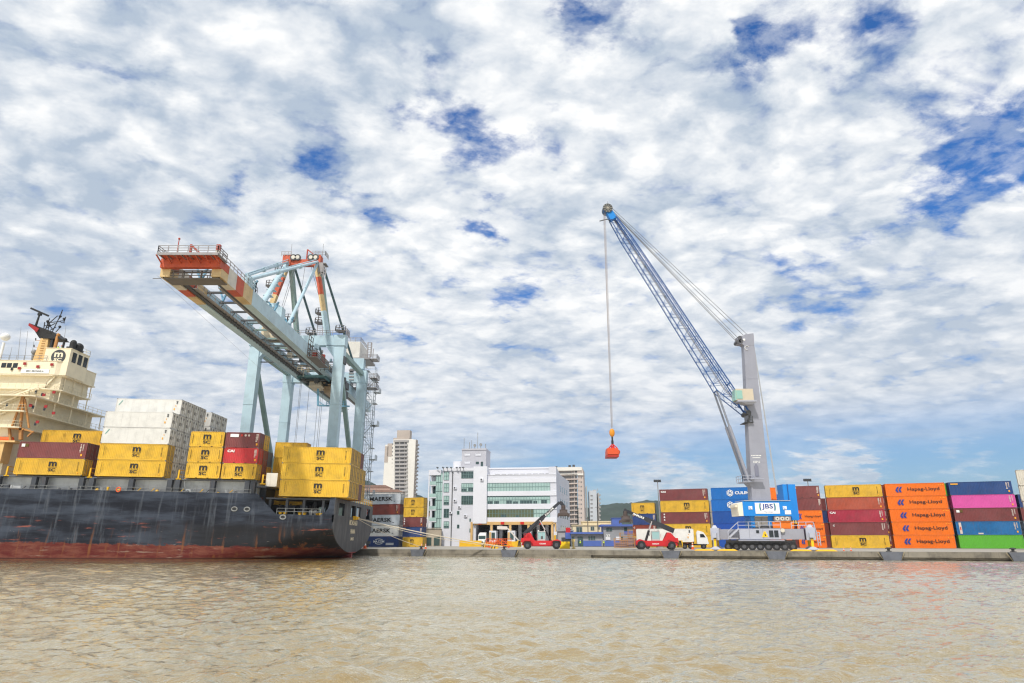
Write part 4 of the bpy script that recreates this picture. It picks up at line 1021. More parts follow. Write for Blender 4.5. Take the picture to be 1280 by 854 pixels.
for (x, Y, nm) in ((XLg, YW, 0), (XRg, YW, 1), (XLg, YL, 2), (XRg, YL, 3)):
    q = MB(); hw = 1.2; zt = 48.8 if Y == YW else 45.5
    q.hexa([(x-hw*.9, Y-1.1, 4), (x+hw*.9, Y-1.1, 4), (x+hw*.9, Y+1.1, 4), (x-hw*.9, Y+1.1, 4)], [(x-hw, Y-1.2, zt), (x+hw, Y-1.2, zt), (x+hw, Y+1.2, zt), (x-hw, Y+1.2, zt)])
    for z in (14, 24, 34): q.box(x-hw-.03, Y-1.23, z, x+hw+.03, Y+1.23, z+.12)
    leg = P(q, 'leg', pale)
    q = MB(); s = 1 if x < -50 else -1
    if Y == YW:
        q.box(x-hw-.18, Y-1.35, zt-.0, x+hw+.18, Y+1.35, 51.3); q.box(x-hw-.22, Y-1.4, zt-.25, x+hw+.22, Y+1.4, zt)
        q.prism([(x+s*hw, 48.6), (x+s*(hw+2.2), 48.6), (x+s*hw, 45.6)], Y-.9, Y+.9)
    else: q.box(x-hw-.15, Y-1.3, zt-.3, x+hw+.15, Y+1.3, zt+3.2)
    P(q, 'leg_head', pale)
    q = MB()
    for k in range(4):
        q.tube((x-4.2+k*2.8, Y-.35, GZ+.45), (x-4.2+k*2.8, Y+.35, GZ+.45), .42, 14)
    q.box(x-5, Y-.5, GZ+.8, x+5, Y+.5, GZ+1.6); q.box(x-2, Y-.7, GZ+1.6, x+2, Y+.7, 4.2)
    P(q, 'bogie', galvD)
for Y, za, zb in ((YW, 48.75, 51.25), (YL, 45.4, 48.2)):
    q = MB(); q.box(XLg+1.4, Y-.9, za, XRg-1.4, Y+.9, zb); P(q, 'portal_beam', pale)
for Y in (YW, YL):
    q = MB(); q.box(XLg-1, Y-.8, 4.2, XRg+1, Y+.8, 6.4); P(q, 'sill_beam', pale)
for x in (XLg, XRg):
    q = MB(); q.box(x-.55, YW+1.2, 47.2, x+.55, YL-1.2, 48.4); P(q, 'tie_beam', paleD)
    q = MB(); q.bar((x, YW+.8, 44.5), (x, YL-.8, 15.5), 1.0, 1.0); P(q, 'diagonal_brace', paleD)
    q = MB(); q.box(x-.5, YW+1, 12.8, x+.5, YL-1, 14.3); P(q, 'tie_beam', pale)
# boom girders with painted bands
BANDS = [(YT, 96.0, 2), (96.0, 99.2, 3), (99.2, 102.2, 1), (102.2, 106.0, 2), (106.0, YB, 0)]
for gi, (x0, x1) in enumerate(GR):
    q = MB()
    for a, c, mi in BANDS: q.box(x0, a, ZB, x1, c, ZT, mi)
    for i in range(22):
        y = 106+i*4.4; q.box(x0-.02, y, ZB-.02, x1+.02, y+.10, ZT+.02, 0)
    P(q, 'boom_girder', [pale, cor, tan_, offw])
    q = MB(); xin = x1 if gi == 0 else x0; s = 1 if gi == 0 else -1
    q.box(xin+s*.02, YT+3, ZB+.2, xin+s*.75, YB-4, ZB+.5); q.box(xin+s*.3, YT+3, ZB+.5, xin+s*.42, YB-4, ZB+.62)
    P(q, 'trolley_rail', galvD)
    q = MB(); xo = xin+s*1.5
    q.box(min(xin+s*.75, xo), YT+6, ZB+.42, max(xin+s*.75, xo), YB-8, ZB+.5); q.rail([(xo, YT+6, ZB+.5), (xo, YB-8, ZB+.5)], 1.1, 2.2, .035)
    for i in range(34): y = YT+7+i*3.1; q.bar((xin, y, ZB+.3), (xo, y, ZB+.45), .12)
    P(q, 'walkway', galv)
    if gi == 1:
        q = MB(); q.rail([(x1-.1, YT, ZT), (x1-.1, 108, ZT)], 1.15, 1.5, .045); q.rail([(x0+.1, YT+2, ZT), (x0+.1, 108, ZT)], 1.15, 1.5, .045); P(q, 'railing', galv)
for y in (101, 106, 111, 116, 121, 127, 133, 140, 147, 161, 168, 175, 184, 193):
    q = MB(); q.bar((GR[0][1], y, ZT-.5), (GR[1][0], y, ZT-.5), .28, .35); 
    q.bar((GR[0][1]+.8, y, ZT-.5), (GR[0][1], y, ZB+.8), .12); P(q, 'cross_tie', paleD if y > 125 else galvD)
for (x, y) in ((-52.6, 102.5), (-52.6, 111.5), (-46.2, 108), (-46.2, 119), (-46.2, 128)):   # curved cable hooks
    q = MB()
    for s in (-1, 1):
        pts = [(x, y, ZT), (x+s*.25, y, ZT+.9), (x+s*.55, y, ZT+1.5), (x+s*.62, y, ZT+2.1), (x+s*.95, y, ZT+2.6)]
        for a, c in zip(pts[:-1], pts[1:]): q.bar(a, c, .5, .22, w2=.42)
    P(q, 'cable_hook', mat('crane_mid_blue', C(112,160,186), .5, dirt=.15))
# boom tip: orange end beam, overhanging platform, hanging basket
q = MB(); q.box(-54.2, YT-.75, ZT-1.45, -44.95, YT-.01, ZT+.02); q.box(-46.52, YT-.01, ZT-1.3, -44.95, 96.0, ZT+.03); q.box(-54.42, YT-.01, ZT-1.3, -52.88, 96.0, ZT+.03)
for i in range(7): x = -54+i*1.48; q.bar((x, YT-.6, ZT-.9), (x-.1, YT-2.4, ZT-.05), .16)
q.box(-53.7, YT-2.3, ZT-.06, -45.0, YT-.7, ZT-.02)
P(q, 'tip_beam', cor)
q = MB(); q.box(-53.9, YT-2.7, ZT-0.05, -44.6, YT+.8, ZT+0.17); q.box(-53.9, YT-2.7, ZT-0.25, -44.6, YT-2.55, ZT-0.05)
for i in range(9): x = -53.6+i*1.1; q.bar((x, YT-2.6, ZT-0.13), (x, YT+.8, ZT-0.13), .14)
plat = P(q, 'tip_platform', galv)
q = MB(); q.rail([(-44.7, YT+.7, ZT+0.17), (-44.7, YT-2.6, ZT+0.17), (-53.8, YT-2.6, ZT+0.17), (-53.8, YT+.7, ZT+0.17)], 1.15, 1.4, .05, bars=3); q.build('railing', galv, plat)
q = MB(); q.bar((-49.5, YT-1.4, ZT+0.15), (-49.5, YT-1.4, ZT+2.05), .3); q.bar((-49.5, YT-1.4, ZT+1.95), (-47.9, YT-1.0, ZT+0.45), .28); q.bar((-49.4, YT-1.2, ZT+1.75), (-47.6, YT+.5, ZT+0.25), .12); P(q, 'davit', mat('davit_red', C(168,66,52), .6))
q = MB(); q.bar((-51.2, YT-2, ZT+0.15), (-51.2, YT-2, ZT+2.65), .1); q.sphere((-51.2, YT-2, ZT+2.75), .18, 8, 6); P(q, 'warning_light', mat('davit_red', C(168,66,52)))
q = MB(); q.box(-45.9, YT-.9, ZT+0.15, -45.3, YT-.4, ZT+1.35, 1); q.box(-45.9, YT-.9, ZT+1.35, -45.3, YT-.4, ZT+2.35, 0); P(q, 'anemometer_box', [mat('davit_red', C(168,66,52)), offw])
q = MB(); zb = ZB-.10
for x in (-53.8, -51.0, -48.2, -45.4): q.bar((x, YT+.6, ZB+1.2), (x, YT+.6, zb), .12); q.bar((x, YT+2.4, ZB+1.2), (x, YT+2.4, zb), .12)
q.box(-53.9, YT+.2, zb-.12, -45.3, YT+3.0, zb); q.rail([(-53.9, YT+.2, zb), (-45.3, YT+.2, zb), (-45.3, YT+3, zb)], 1.2, 1.4, .06, bars=3); q.rail([(-53.9, YT+.2, zb), (-53.9, YT+3, zb)], 1.2, 1.4, .06)
q.box(-53.4, YT+.6, ZB+.95, -45.8, YT+.8, ZB+1.15); q.bar((-54.3, YT+.4, zb), (-55.3, YT-.2, zb-.3), .08)
P(q, 'tip_basket', mat('basket_steel', C(112,106,100), .6, .2, dirt=.3))
# A frame
AY = 155.0; AZ = 71.6; XA0, XA1 = -58.0, -49.8
def banded(a, c, w_, bands, name='aframe_leg'):
    a = Vector(a); c = Vector(c); q = MB()
    for t0, t1, mi in bands: q.bar(a.lerp(c, t0), a.lerp(c, t1), w_, w_*1.1, mi, up=(0, 1, 0))
    return P(q, name, [pale, cor, tan_])
bb = [(0, .18, 2), (.18, .43, 1), (.43, .66, 2), (.66, 1, 0)]
banded((XA0+.3, AY-.4, AZ-1), (XLg+.4, YW, 51.3), 1.15, bb); banded((XA1-.3, AY-.4, AZ-1), (-45.6, YW, 51.3), 1.15, bb)
for xa, xb in ((XA0+1.0, -55.4), (XA1+.2, -47.2)):
    q = MB(); q.bar((xa, AY+.8, AZ-1.2), (xb, 162.0, 51.0), 1.0, 1.0); P(q, 'back_leg', paleD)
for xa, xb in ((XA0+1.6, -52.6), (XA1+.9, -44.4)):
    q = MB(); q.tube((xa, AY+1, AZ-.6), (xb, 178.5, 49.8), .32, 8); P(q, 'backstay', mat('stay_dark', C(78,104,110), .5))
q = MB(); q.box(XA0-.4, AY-.8, AZ-1.0, XA1+.6, AY+.8, AZ+.5)
for x in (XA0+.2, XA1-.4): q.box(x-1.0, AY-1.1, AZ-1.3, x+1.1, AY+1.1, AZ+1.6)
apex = P(q, 'apex_beam', cor)
for x in (-56.1, -55.0, -51.6, -50.4):
    q = MB(); q.tube((x, AY-1.25, AZ+.9), (x, AY-.9, AZ+.9), .85, 18, mi=0); q.tube((x, AY-1.3, AZ+.9), (x, AY-1.22, AZ+.9), .5, 14, mi=1); q.build('sheave', [galvD, offw], apex)
q = MB(); q.rail([(XA0-1.2, AY-1.2, AZ+1.2), (XA0+1.4, AY-1.2, AZ+1.2)], 1.3, .9, .05, bars=3); q.rail([(XA1-1.6, AY-1.2, AZ+1.3), (XA1+1.9, AY-1.2, AZ+1.3), (XA1+1.9, AY+1.5, AZ+1.3)], 1.3, .9, .05, bars=3); q.box(XA1+.4, AY-1.2, AZ-.8, XA1+2.2, AY+1.4, AZ-.6)
q.rail([(XA1+.6, AY-1.2, AZ-3.8), (XA1+2.4, AY-1.2, AZ-5.2)], 3.2, .7, .08, bars=4); q.box(XA1+.3, AY-1.3, AZ-3.2, XA1+1.6, AY+.5, AZ-.6)
q.build('apex_platform', galv, apex)
q = MB(); q.bar((-53.0, AY, AZ+.5), (-53.0, AY, AZ+3.6), .28); q.bar((-53.0, AY, AZ+3.6), (-51.4, AY, AZ+2.3), .26); q.build('davit', mat('davit_red', C(168,66,52)), apex)
for x in (XA0+.8, XA1+.8): 
    q = MB(); q.bar((x, AY, AZ+1.4), (x, AY, AZ+5.2), .07); q.build('aerial', wire, apex)
# forestays and struts
q = MB(); q.box(-46.4, 104.0, ZT, -45.0, 105.6, ZT+1.6); q.rail([(-45.0, 103.0, ZT), (-45.0, 107, ZT), (-46.5, 107, ZT)], 1.8, .8, .07, bars=3); P(q, 'stay_bracket', pale)
for (xa, dz, r) in ((XA0+.6, .0, .28), (XA0+.6, .75, .11), (XA1, .1, .36), (XA1-.4, .75, .10)):
    a = Vector((xa, AY-1.0, AZ-.4+dz)); c = Vector((-45.7 if xa > -55 else -46.2, 104.9, ZT+1.2+dz*.5+(0.25 if xa > -55 else 1.0)))
    q = MB(); q.tube(a, c, r, 8); 
    for t in (.33, .66): q.tube(a.lerp(c, t-.006), a.lerp(c, t+.006), r*1.7, 8)
    P(q, 'forestay', pale)
q = MB(); q.tube((XA1, AY-1, AZ-.8), (-45.7, 126.5, ZT+.4), .38, 8); P(q, 'hinge_stay', pale)
q = MB(); a = Vector((XA0+.4, AY-1, AZ-.8)); c = Vector((-53.6, 126.5, ZT+.4)); q.tube(a, c, .62, 8)
for k in range(9): t = .1+k*.09; p = a.lerp(c, t); q.box(p.x-.9, p.y-.9, p.z-.6, p.x+.9, p.y+.9, p.z-.45)
P(q, 'hinge_stay', pale)
# ladder landings round the A frame and on the portal
def landing(x, y, z, r=1.3, h=1.2):
    q = MB(); q.tube((x, y, z-.35), (x, y, z), .7, 10, r2=r, mi=1); n = 8
    pts = [(x+r*math.cos(t), y+r*math.sin(t), z) for t in np.linspace(0, 6.2832, n+1)]; q.rail(pts, h, 1.0, .06); return P(q, 'landing', [galv, mat('landing_grey', C(136,130,130), .55, .2, dirt=.2)])
for px, py, Y in ((388,417,160),(399.5,404,160),(399.5,392,160),(425.5,414,152.5),(362,401,140),(338,358,146),(349,340,150)):
    v = W(px, py, Y); landing(v.x, v.y, v.z, 1.25 if py > 395 else 1.1)
q = MB(); v = W(399.5, 418, 160)
for dx in (-.7, .7): q.bar((v.x+dx, 160, v.z-.5), (v.x+dx, 160, v.z+6.5), .14)
for k in range(12): q.bar((v.x-.7, 160, v.z+k*.5), (v.x+.7, 160, v.z+k*.5), .08)
v2 = W(388, 418, 160); q.bar((v2.x, 160, v2.z-1.2), (v2.x, 160, v2.z+.5), .3); q.bar((v2.x+.9, 160, v2.z-1.2), (v2.x+.9, 160, v2.z+.5), .2)
P(q, 'ladder', galv)
q = MB(); q.rail([(XLg, YW-1.3, 51.3), (XRg+1.3, YW-1.3, 51.3), (XRg+1.3, YW+1.3, 51.3)], 1.15, 1.6, .05)
q.rail([(XRg+1.6, YW-1.6, 51.3), (XRg+1.6, YW+1.6, 51.3)], 1.6, .8, .06, bars=3); P(q, 'railing', galv)
# hinge frame, gear and clutter between the girders near the portal
for px, py, Y, w_, h_ in ((330,385,126,6,1.4),(345,392,124,3,2.2),(352,412,134,3.4,3.0),(343,425,140,7,.8),(356,431,145,8,.7)):
    v = W(px, py, Y); q = MB(); q.box(v.x-w_/2, Y-1, v.z-h_/2, v.x+w_/2, Y+1, v.z+h_/2, 0); P(q, 'hinge_frame', pale)
for i in range(7): q = MB(); q.bar((GR[0][1], 128+i*4, ZB+.6), (GR[1][0], 130+i*4, ZB+.6), .2, .2); P(q, 'cross_brace', galvD)
for y in (124, 150, 158): q = MB(); q.bar((GR[0][1], y, ZT+.6), (GR[1][0], y, ZT+.6), 1.0, 1.3, 0); P(q, 'cross_beam', pale)
q = MB(); v = W(340, 418, 136); q.box(v.x-2, 135, v.z-1.6, v.x+2.2, 137, v.z+1.4); P(q, 'machinery_cabinet', beige)
q = MB()  # hinge lookout on the right girder
v = W(400, 446, 146); q.box(-45.0, 138, ZB-.5, -42.9, 147.5, ZB-.3, 0); q.rail([(-45, 138, ZB-.3), (-42.9, 138, ZB-.3), (-42.9, 147.5, ZB-.3)], 1.3, .9, .06, bars=3); q.box(-44.8, 141, ZB-.3, -43.9, 141.8, ZB+1.6, 1); q.box(-43.9, 144.5, ZB-.3, -43.1, 145.3, ZB+2.0, 1); q.rail([(-44.9, 138, ZB-.3), (-44.9, 141, ZB-.3)], 5.0, 1.2, .07, bars=5)
P(q, 'hinge_platform', [mat('basket_steel', C(112,106,100)), mat('davit_red', C(168,66,52))])
# trolley, cab and gear under the boom
TY = 158.0
q = MB(); q.box(-53.3, TY-1, ZB-.2, -45.9, TY+12, ZB+.25, 0)
for i in range(6): q.box(-52.6+i*1.1, TY+.5+(i % 3)*3, ZB-.9-(i % 2)*.5, -51.6+i*1.1, TY+3+(i % 3)*3, ZB-.2, 1)
for i in range(5): q.tube((-52.8, TY+1+i*2.4, ZB-.6), (-46.4, TY+1+i*2.4, ZB-.6), .3, 8, mi=1)
for x in (-53, -46.2): q.bar((x, TY-1, ZB-.4), (x, TY+12, ZB-.4), .3, .6, 0)
P(q, 'trolley', [mat('crane_teal', C(92,132,140), .55, dirt=.2), galvD])
def WB(px0, py0, px1, py1, Y, dep, mi=0, q=None):      # a box with that outline, at distance Y, going dep deeper
    a = W(px0, py1, Y); c = W(px1, py0, Y); q.box(a.x, Y, a.z, c.x, Y+dep, c.z, mi)
q = MB(); WB(386.5, 468.5, 401, 483, 160, 3.2, 0, q); q2 = MB(); WB(388, 470.5, 399.5, 476, 159.95, .1, 0, q2)
WB(385.5, 482, 402, 483.4, 159.2, 5, 0, q)
cab_ = P(q, 'operator_cab', beige); q2.build('cab_window', glassd, cab_)
q = MB(); v = W(387, 483, 159.2); v1 = W(401, 483, 159.2); q.rail([tuple(v), tuple(v1)], .9, .6, .06, bars=3); q.build('railing', offw, cab_)
q = MB(); WB(403, 483, 414, 487.5, 162, 6, 0, q); WB(405, 487, 418, 491, 162, 6, 0, q); WB(412, 476, 432, 484, 164, 4, 1, q); WB(401, 477, 414, 482, 163, 4, 1, q); WB(420, 488, 432, 496, 165, 3, 1, q)
for i in range(10): a = W(402+i*3.0, 475+(i*37 % 9), 161.5); q.cbox(a, 1.3, 1.0, 1.1, i % 2)
P(q, 'hoist_gear', [mat('gear_tan', C(176,150,120), .6, dirt=.3), galvD])
q = MB(); a = W(397.5, 486, 160); c = W(397.5, 507, 160); d = W(437, 508, 160)
q.bar((a.x, 160, a.z), (c.x, 160, c.z), .45); q.bar((c.x, 160, c.z), (d.x, 160, d.z), .35); q.bar((a.x+.2, 160, c.z+1.2), (c.x+1.6, 160, c.z), .2)
for px in (408, 426): v = W(px, 507, 160); q.rail([(v.x, 160, v.z), (v.x+1.3, 160, v.z)], 1.1, .65, .06)
P(q, 'service_frame', mat('crane_mid_blue', C(112,160,186)))
for px0, px1 in ((376, 368), (377.5, 369.5), (386.5, 381), (402, 397), (404, 399.5), (398.5, 395)):
    a = W(px0, 474 if px0 < 380 else 486, 160); c = W(px1, 565, 160); q = MB(); q.tube(a, (a.x, 160, 17), .045, 5); P(q, 'hoist_rope', wire)
for i, (x0, y0, z0, x1, y1, z1) in enumerate(((-55.5, 154, 71, -49.5, 130, 46), (-55, 154, 71, -50, 132, 46), (-52, 155, 71.5, -49, 176, 50), (-51.6, 155, 71.5, -48.6, 176, 50), (-53, 154.5, 71.5, -52.5, 150, 46), (-54.0, 92, 41.6, -60, 153, 42.0))):
    q = MB(); q.tube((x0, y0, z0), (x1, y1, z1), .05 if i < 5 else .016, 5); P(q, 'wire', wire)
# machinery house and stair tower at the back
q = MB(); WB(431, 427, 450.5, 447.5, 180, 11, 0, q); h_ = P(q, 'machinery_house', mat('house_white', C(216,212,204), .55, dirt=.2, streak=.2))
a = W(431, 427, 180); c = W(451, 427, 180); q = MB(); q.rail([(a.x, 180, a.z), (c.x, 180, a.z), (c.x, 190, a.z)], 1.2, 1.4, .05, bars=3); q.build('railing', galv, h_)
q = MB(); WB(428, 447, 462, 449, 179.6, 8, 0, q); WB(436, 461, 441, 476, 178.2, 1, 1, q)
for k in range(4): WB(436, 462+k*4, 442, 463.2+k*4, 177.9, 1.2, 0, q)
P(q, 'rear_platform', [galv, galvD])
q = MB(); WB(438, 448, 455, 461, 178.5, 2.4, 0, q); P(q, 'rear_frame', pale)
tw = MB(); X0 = GX(455, 181, 40); X1 = GX(466.5, 181, 40)
for x in (X0, X1):
    for y in (181, 183.4): tw.bar((x, y, GZ), (x, y, 49.5), .16)
zs = np.arange(GZ+1, 49, 3.15)
for i, z in enumerate(zs):
    xa, xb = (X0, X1) if i % 2 else (X1, X0)
    tw.bar((xa, 181.1, z), (xb, 181.1, z+3.15), .34, .14); tw.bar((xa, 181.1, z+1.0), (xb, 181.1, z+4.15), .08)
    tw.box(xb-.6, 180.9, z+3.1, xb+.8, 183.5, z+3.2); tw.rail([(X0, 180.9, z+3.15), (X1, 180.9, z+3.15), (X1, 183.4, z+3.15)], 1.05, 1.2, .035)
    tw.bar((X0, 181, z), (X0, 183.4, z), .1); tw.bar((X1, 181, z), (X1, 183.4, z), .1)
    if i % 3 == 0: tw.box(X1-.2, 180.6, z+3.1, X1+1.5, 183.5, z+3.22); tw.rail([(X1+1.5, 180.6, z+3.15), (X1+1.5, 183.4, z+3.15)], 1.2, 1, .06, bars=3); tw.bar((X1+1.4, 181, z+3.1), (X1-.1, 181, z+1.6), .14)
for x in np.linspace(X0, X1, 6):
    for y in (180.95, 183.45): tw.bar((x, y, GZ+4), (x, y, 48.5), .06)
for z in np.arange(GZ+4, 48.5, 1.05): tw.bar((X0, 180.95, z), (X1, 180.95, z), .05); tw.bar((X1, 181, z), (X1, 183.4, z), .05)
P(tw, 'stair_tower', mat('stair_grey', C(170,178,184), .5, .2, dirt=.2))
rg = random.Random(21)
for k in range(46):    # hoist gear, boxes, lamps and hose reels along the girders near the portal
    y = rg.uniform(141, 172); x = rg.choice((-52.0, -51.4, -47.6, -47.0, -44.6, -44.2, -50, -49)); z = rg.choice((ZB+.5, ZB+.6, ZT, ZT-.2, ZB-.4)); q = MB()
    t = rg.random()
    if t < .35: q.box(x-rg.uniform(.2, .6), y-.5, z, x+rg.uniform(.2, .6), y+rg.uniform(.2, 1.2), z+rg.uniform(.5, 1.5))
    elif t < .6: q.tube((x-.2, y, z+.6), (x+.2, y, z+.6), rg.uniform(.3, .6), 12)
    elif t < .8: q.bar((x, y, z), (x, y, z+rg.uniform(1.2, 2.4)), .12); q.box(x-.2, y-.2, z+1.2, x+.2, y+.2, z+1.6)
    else: q.rail([(x-1, y, z), (x+1, y, z), (x+1, y+2.5, z)], 1.2, .9, .05, bars=3)
    P(q, 'hoist_fitting', (galv, galvD, offw, beige, pale)[k % 5])
q = MB()
for k in range(40):    # festoon cable hanging in loops under the left girder
    y0 = 110+k*1.6; pts = [(GR[0][1]+1.1, y0+1.6*t, ZB+.35-1.1*math.sin(math.pi*t)) for t in (0, .25, .5, .75, 1)]; q.path(pts, .05, 5)
P(q, 'festoon_cable', galvD)
q = MB()
for zz, pxa, pxb in ((448, 452, 471), (484, 430, 470), (472, 462, 471)):
    a = W(pxa, zz, 180.3); c = W(pxb, zz, 180.3); q.box(a.x, 180.3, a.z-.15, c.x, 184, a.z); q.rail([(a.x, 180.3, a.z), (c.x, 180.3, a.z), (c.x, 184, a.z)], 1.2, 1.1, .06, bars=3)
for px in (459, 463, 466): a = W(px, 447, 181); c = W(px, 428 if px < 465 else 436, 181); q.bar(a, (a.x, 181, c.z), .22)
q.rail([(W(458.5,446,181).x, 181, W(458,446,181).z), (W(464,446,181).x, 181, W(458,446,181).z)], 4.2, .9, .08, bars=6)
P(q, 'stair_landing', galv)
q = MB(); q.box(XLg-.6, YW+.5, 44.8, XRg+.6, YW+.9, 45.0); q.box(XRg+1.2, YW-1, 44.2, XRg+1.5, YW+1, 46); P(q, 'cable_tray', galvD)

# ================================================================== mobile harbour crane on the right
mgrey = mat('mobile_crane_grey', C(146,148,160), .5, dirt=.14, dscale=.4, streak=.10)
mgreyL = mat('mobile_crane_light_grey', C(168,172,186), .5, dirt=.14, dscale=.4, streak=.08)
mblue = mat('mobile_crane_blue', C(20,128,210), .45, dirt=.10, dscale=.4)
lblue = mat('lattice_blue', C(30,78,142), .5, dirt=.12)
rubber = mat('tyre_rubber', (.022, .022, .024, 1), .85, dirt=.2)
hub = mat('wheel_hub', (.10, .10, .11, 1), .5, .3, dirt=.2)
MY = 124.0; MX = 45.6
mhc = empty('mobile_harbour_crane', (MX, MY, GZ), 'grey wheeled harbour crane with blue house and long blue lattice boom', 'crane')
rot = Matrix.Translation((MX, MY, 0)) @ Matrix.Rotation(R(-20), 4, 'Z')
def Mq(): q = MB(); q.M = rot; return q
q = Mq(); q.box(-7.4, -2.0, 3.2, 6.9, 2.0, 5.0); q.box(-3.9, -2.35, 3.15, 3.1, -1.95, 5.1); q.box(-4.2, -2.7, 2.95, 3.6, -2.3, 3.12)
ch = P(q, 'chassis', mgrey, mhc)
q = Mq()
for x0, x1 in ((-3.85, -2.2), (-2.12, .1), (.18, 3.05)): q.box(x0, -2.42, 3.25, x1, -2.36, 5.02)
q.build('panel', mgreyL, ch)
for x0, x1, z0, z1 in ((1.15, 1.85, 3.6, 4.75), (2.0, 2.7, 3.6, 4.75), (-1.0, -.5, 4.3, 4.8)):
    q = Mq(); q.box(x0, -2.50, z0, x1, -2.43, z1); q.build('louvre', glassd, ch)
q = Mq(); q.add([(-.1, -2.46, 3.6), (.95, -2.46, 3.6), (.55, -2.46, 4.6), (.3, -2.46, 4.6)], [(0, 1, 2, 3)], 0); q.add([(.38, -2.47, 3.8), (.62, -2.47, 3.8), (.36, -2.47, 4.05), (.56, -2.47, 4.05), (.42, -2.47, 4.3)], [(0, 1, 3, 2), (2, 3, 4)], 1)
q.build('warning_sign', [mat('sign_yellow', C(240,190,20), .5, dirt=.05), INK['black']], ch)
for s, x in ((-1, -8.1), (1, 7.9)):
    q = Mq(); q.box(x-.75, -3.2, 3.1, x+.75, 3.2, 5.2); q.hexa([(x-.5, -3.0, 5.2), (x+.5, -3.0, 5.2), (x+.5, -2.0, 5.2), (x-.5, -2.0, 5.2)], [(x-.2, -2.8, 5.7), (x+.2, -2.8, 5.7), (x+.2, -2.2, 5.7), (x-.2, -2.2, 5.7)])
    og = P(q, 'outrigger', mgreyL, mhc)
    for sy in (-1, 1):
        q = Mq(); y = sy*4.3; q.box(x-.35, min(0, sy*5.0), 3.5, x+.35, max(0, sy*5.0), 4.3); q.tube((x, y, 1.75), (x, y, 3.6), .22, 10, mi=1); q.box(x-.2, y-.30, 2.0, x+.2, y+.30, 3.3, 2)
        q.hexa([(x-1.0, y-.8, 1.55), (x+1.0, y-.8, 1.55), (x+1.0, y+.8, 1.55), (x-1.0, y+.8, 1.55)], [(x-.3, y-.3, 2.0), (x+.3, y-.3, 2.0), (x+.3, y+.3, 2.0), (x-.3, y+.3, 2.0)])
        q.build('jack', [mgreyL, hub, mat('sign_yellow', C(240,190,20))], og)
for i in range(9):
    x = -6.0+i*1.36
    for sy in (-1, 1):
        q = Mq(); y = sy*1.75; q.tube((x, y-.35, GZ+.68), (x, y+.35, GZ+.68), .68, 18)
        wh = P(q, 'wheel', rubber, mhc)
        q = Mq(); ye = y+sy*.37; q.tube((x, y, GZ+.68), (x, ye, GZ+.68), .34, 12); q.build('rim', hub, wh)
q = Mq()
for i in range(9): x = -6.0+i*1.36; q.box(x-.25, -1.5, GZ+.5, x+.25, 1.5, GZ+.9); q.bar((x, -1.2, GZ+.9), (x+.3, -1.2, 3.2), .3); q.bar((x, 1.2, GZ+.9), (x+.3, 1.2, 3.2), .3)
q.box(-6.4, -1.3, GZ+.75, 5.4, 1.3, 3.1)
P(q, 'axle', hub, mhc)
q = Mq()
for dy in (-2.5, -3.2):
    q.bar((-5.6, dy, 3.6), (-3.9, dy, 5.1), .09, .25); q.bar((-5.8, dy, 4.6), (-4.1, dy, 6.1), .1); q.bar((-5.8, dy, 3.5), (-5.8, dy, 4.6), .1)
for k in range(6): q.box(-5.65+k*.28, -3.2, 3.6+k*.26, -5.35+k*.28, -2.5, 3.65+k*.26)
q.box(-5.9, -3.3, 3.35, -4.1, -2.4, 3.5)
P(q, 'stair', mgreyL, mhc)
q = Mq(); q.rail([(-4.0, -2.3, 5.1), (3.2, -2.3, 5.1)], 1.15, 1.6, .055); q.rail([(5.0, -2.0, 5.0), (8.6, -2.0, 5.0), (8.9, -2.4, 3.2)], 1.15, 1.4, .055); q.rail([(9.0, -1.5, 2.2), (9.4, -1.5, 2.2)], 2.2, .4, .07, bars=4)
P(q, 'railing', mgreyL, mhc)
q = Mq(); q.tube((3.45, -2.4, 4.75), (3.45, -1.9, 4.75), .36, 14); P(q, 'cable_reel', offw, mhc)
q = MB(); q.tube((MX+.5, MY, 5.0), (MX+.5, MY, 5.6), 1.9, 24); P(q, 'slew_ring', hub, mhc)
def MW(px0, py0, px1, py1, y0, y1, mi, q):
    a = W(px0, py1, y0); c = W(px1, py0, y0); q.box(a.x, y0, a.z, c.x, y1, c.z, mi)
q = MB(); MW(939.5, 645, 968, 659.5, 122.6, 125.8, 0, q)
for px in (944.5, 952.4): MW(px, 646, px+7, 659.3, 122.5, 122.62, 1, q)
MW(944, 644.6, 959.8, 646, 122.42, 122.6, 2, q)
P(q, 'pedestal', [mblue, mat('door_grey', C(140,134,128), .6, dirt=.2), offw], mhc)
q = MB(); MW(929.8, 626.8, 989, 645, 121.8, 126.6, 0, q)
a = W(929.8, 626.2, 121.7); c = W(988, 625.2, 121.7); q.box(a.x, 121.7, a.z, c.x, 126.7, a.z+.12, 1)
hs = P(q, 'crane_house', [mblue, mgreyL], mhc)
q = MB(); a = W(929.8, 626.8, 121.8); c = W(929.8, 645, 121.8)
q.hexa([(a.x-1.0, 122.2, c.z+.0), (a.x, 121.8, c.z), (a.x, 126.6, c.z), (a.x-1.0, 126.2, c.z)], [(a.x-1.1, 122.2, a.z-.4), (a.x, 121.8, a.z), (a.x, 126.6, a.z), (a.x-1.1, 126.2, a.z-.4)]); q.box(a.x-1.35, 122.6, a.z-1.0, a.x-1.05, 125.8, a.z-.6)
q.build('house_nose', mat('cab_cream', C(226,218,200), .5, dirt=.1), hs)
q = MB(); y = 121.72; MW(944.8, 628.6, 973.6, 642.2, y, 121.79, 0, q); ctr = W(959.3, 633.8, y)
q.text('JBS', ctr.x, ctr.z, 1.05, y-.02, w_=2.0, mi=1, bold=.02)
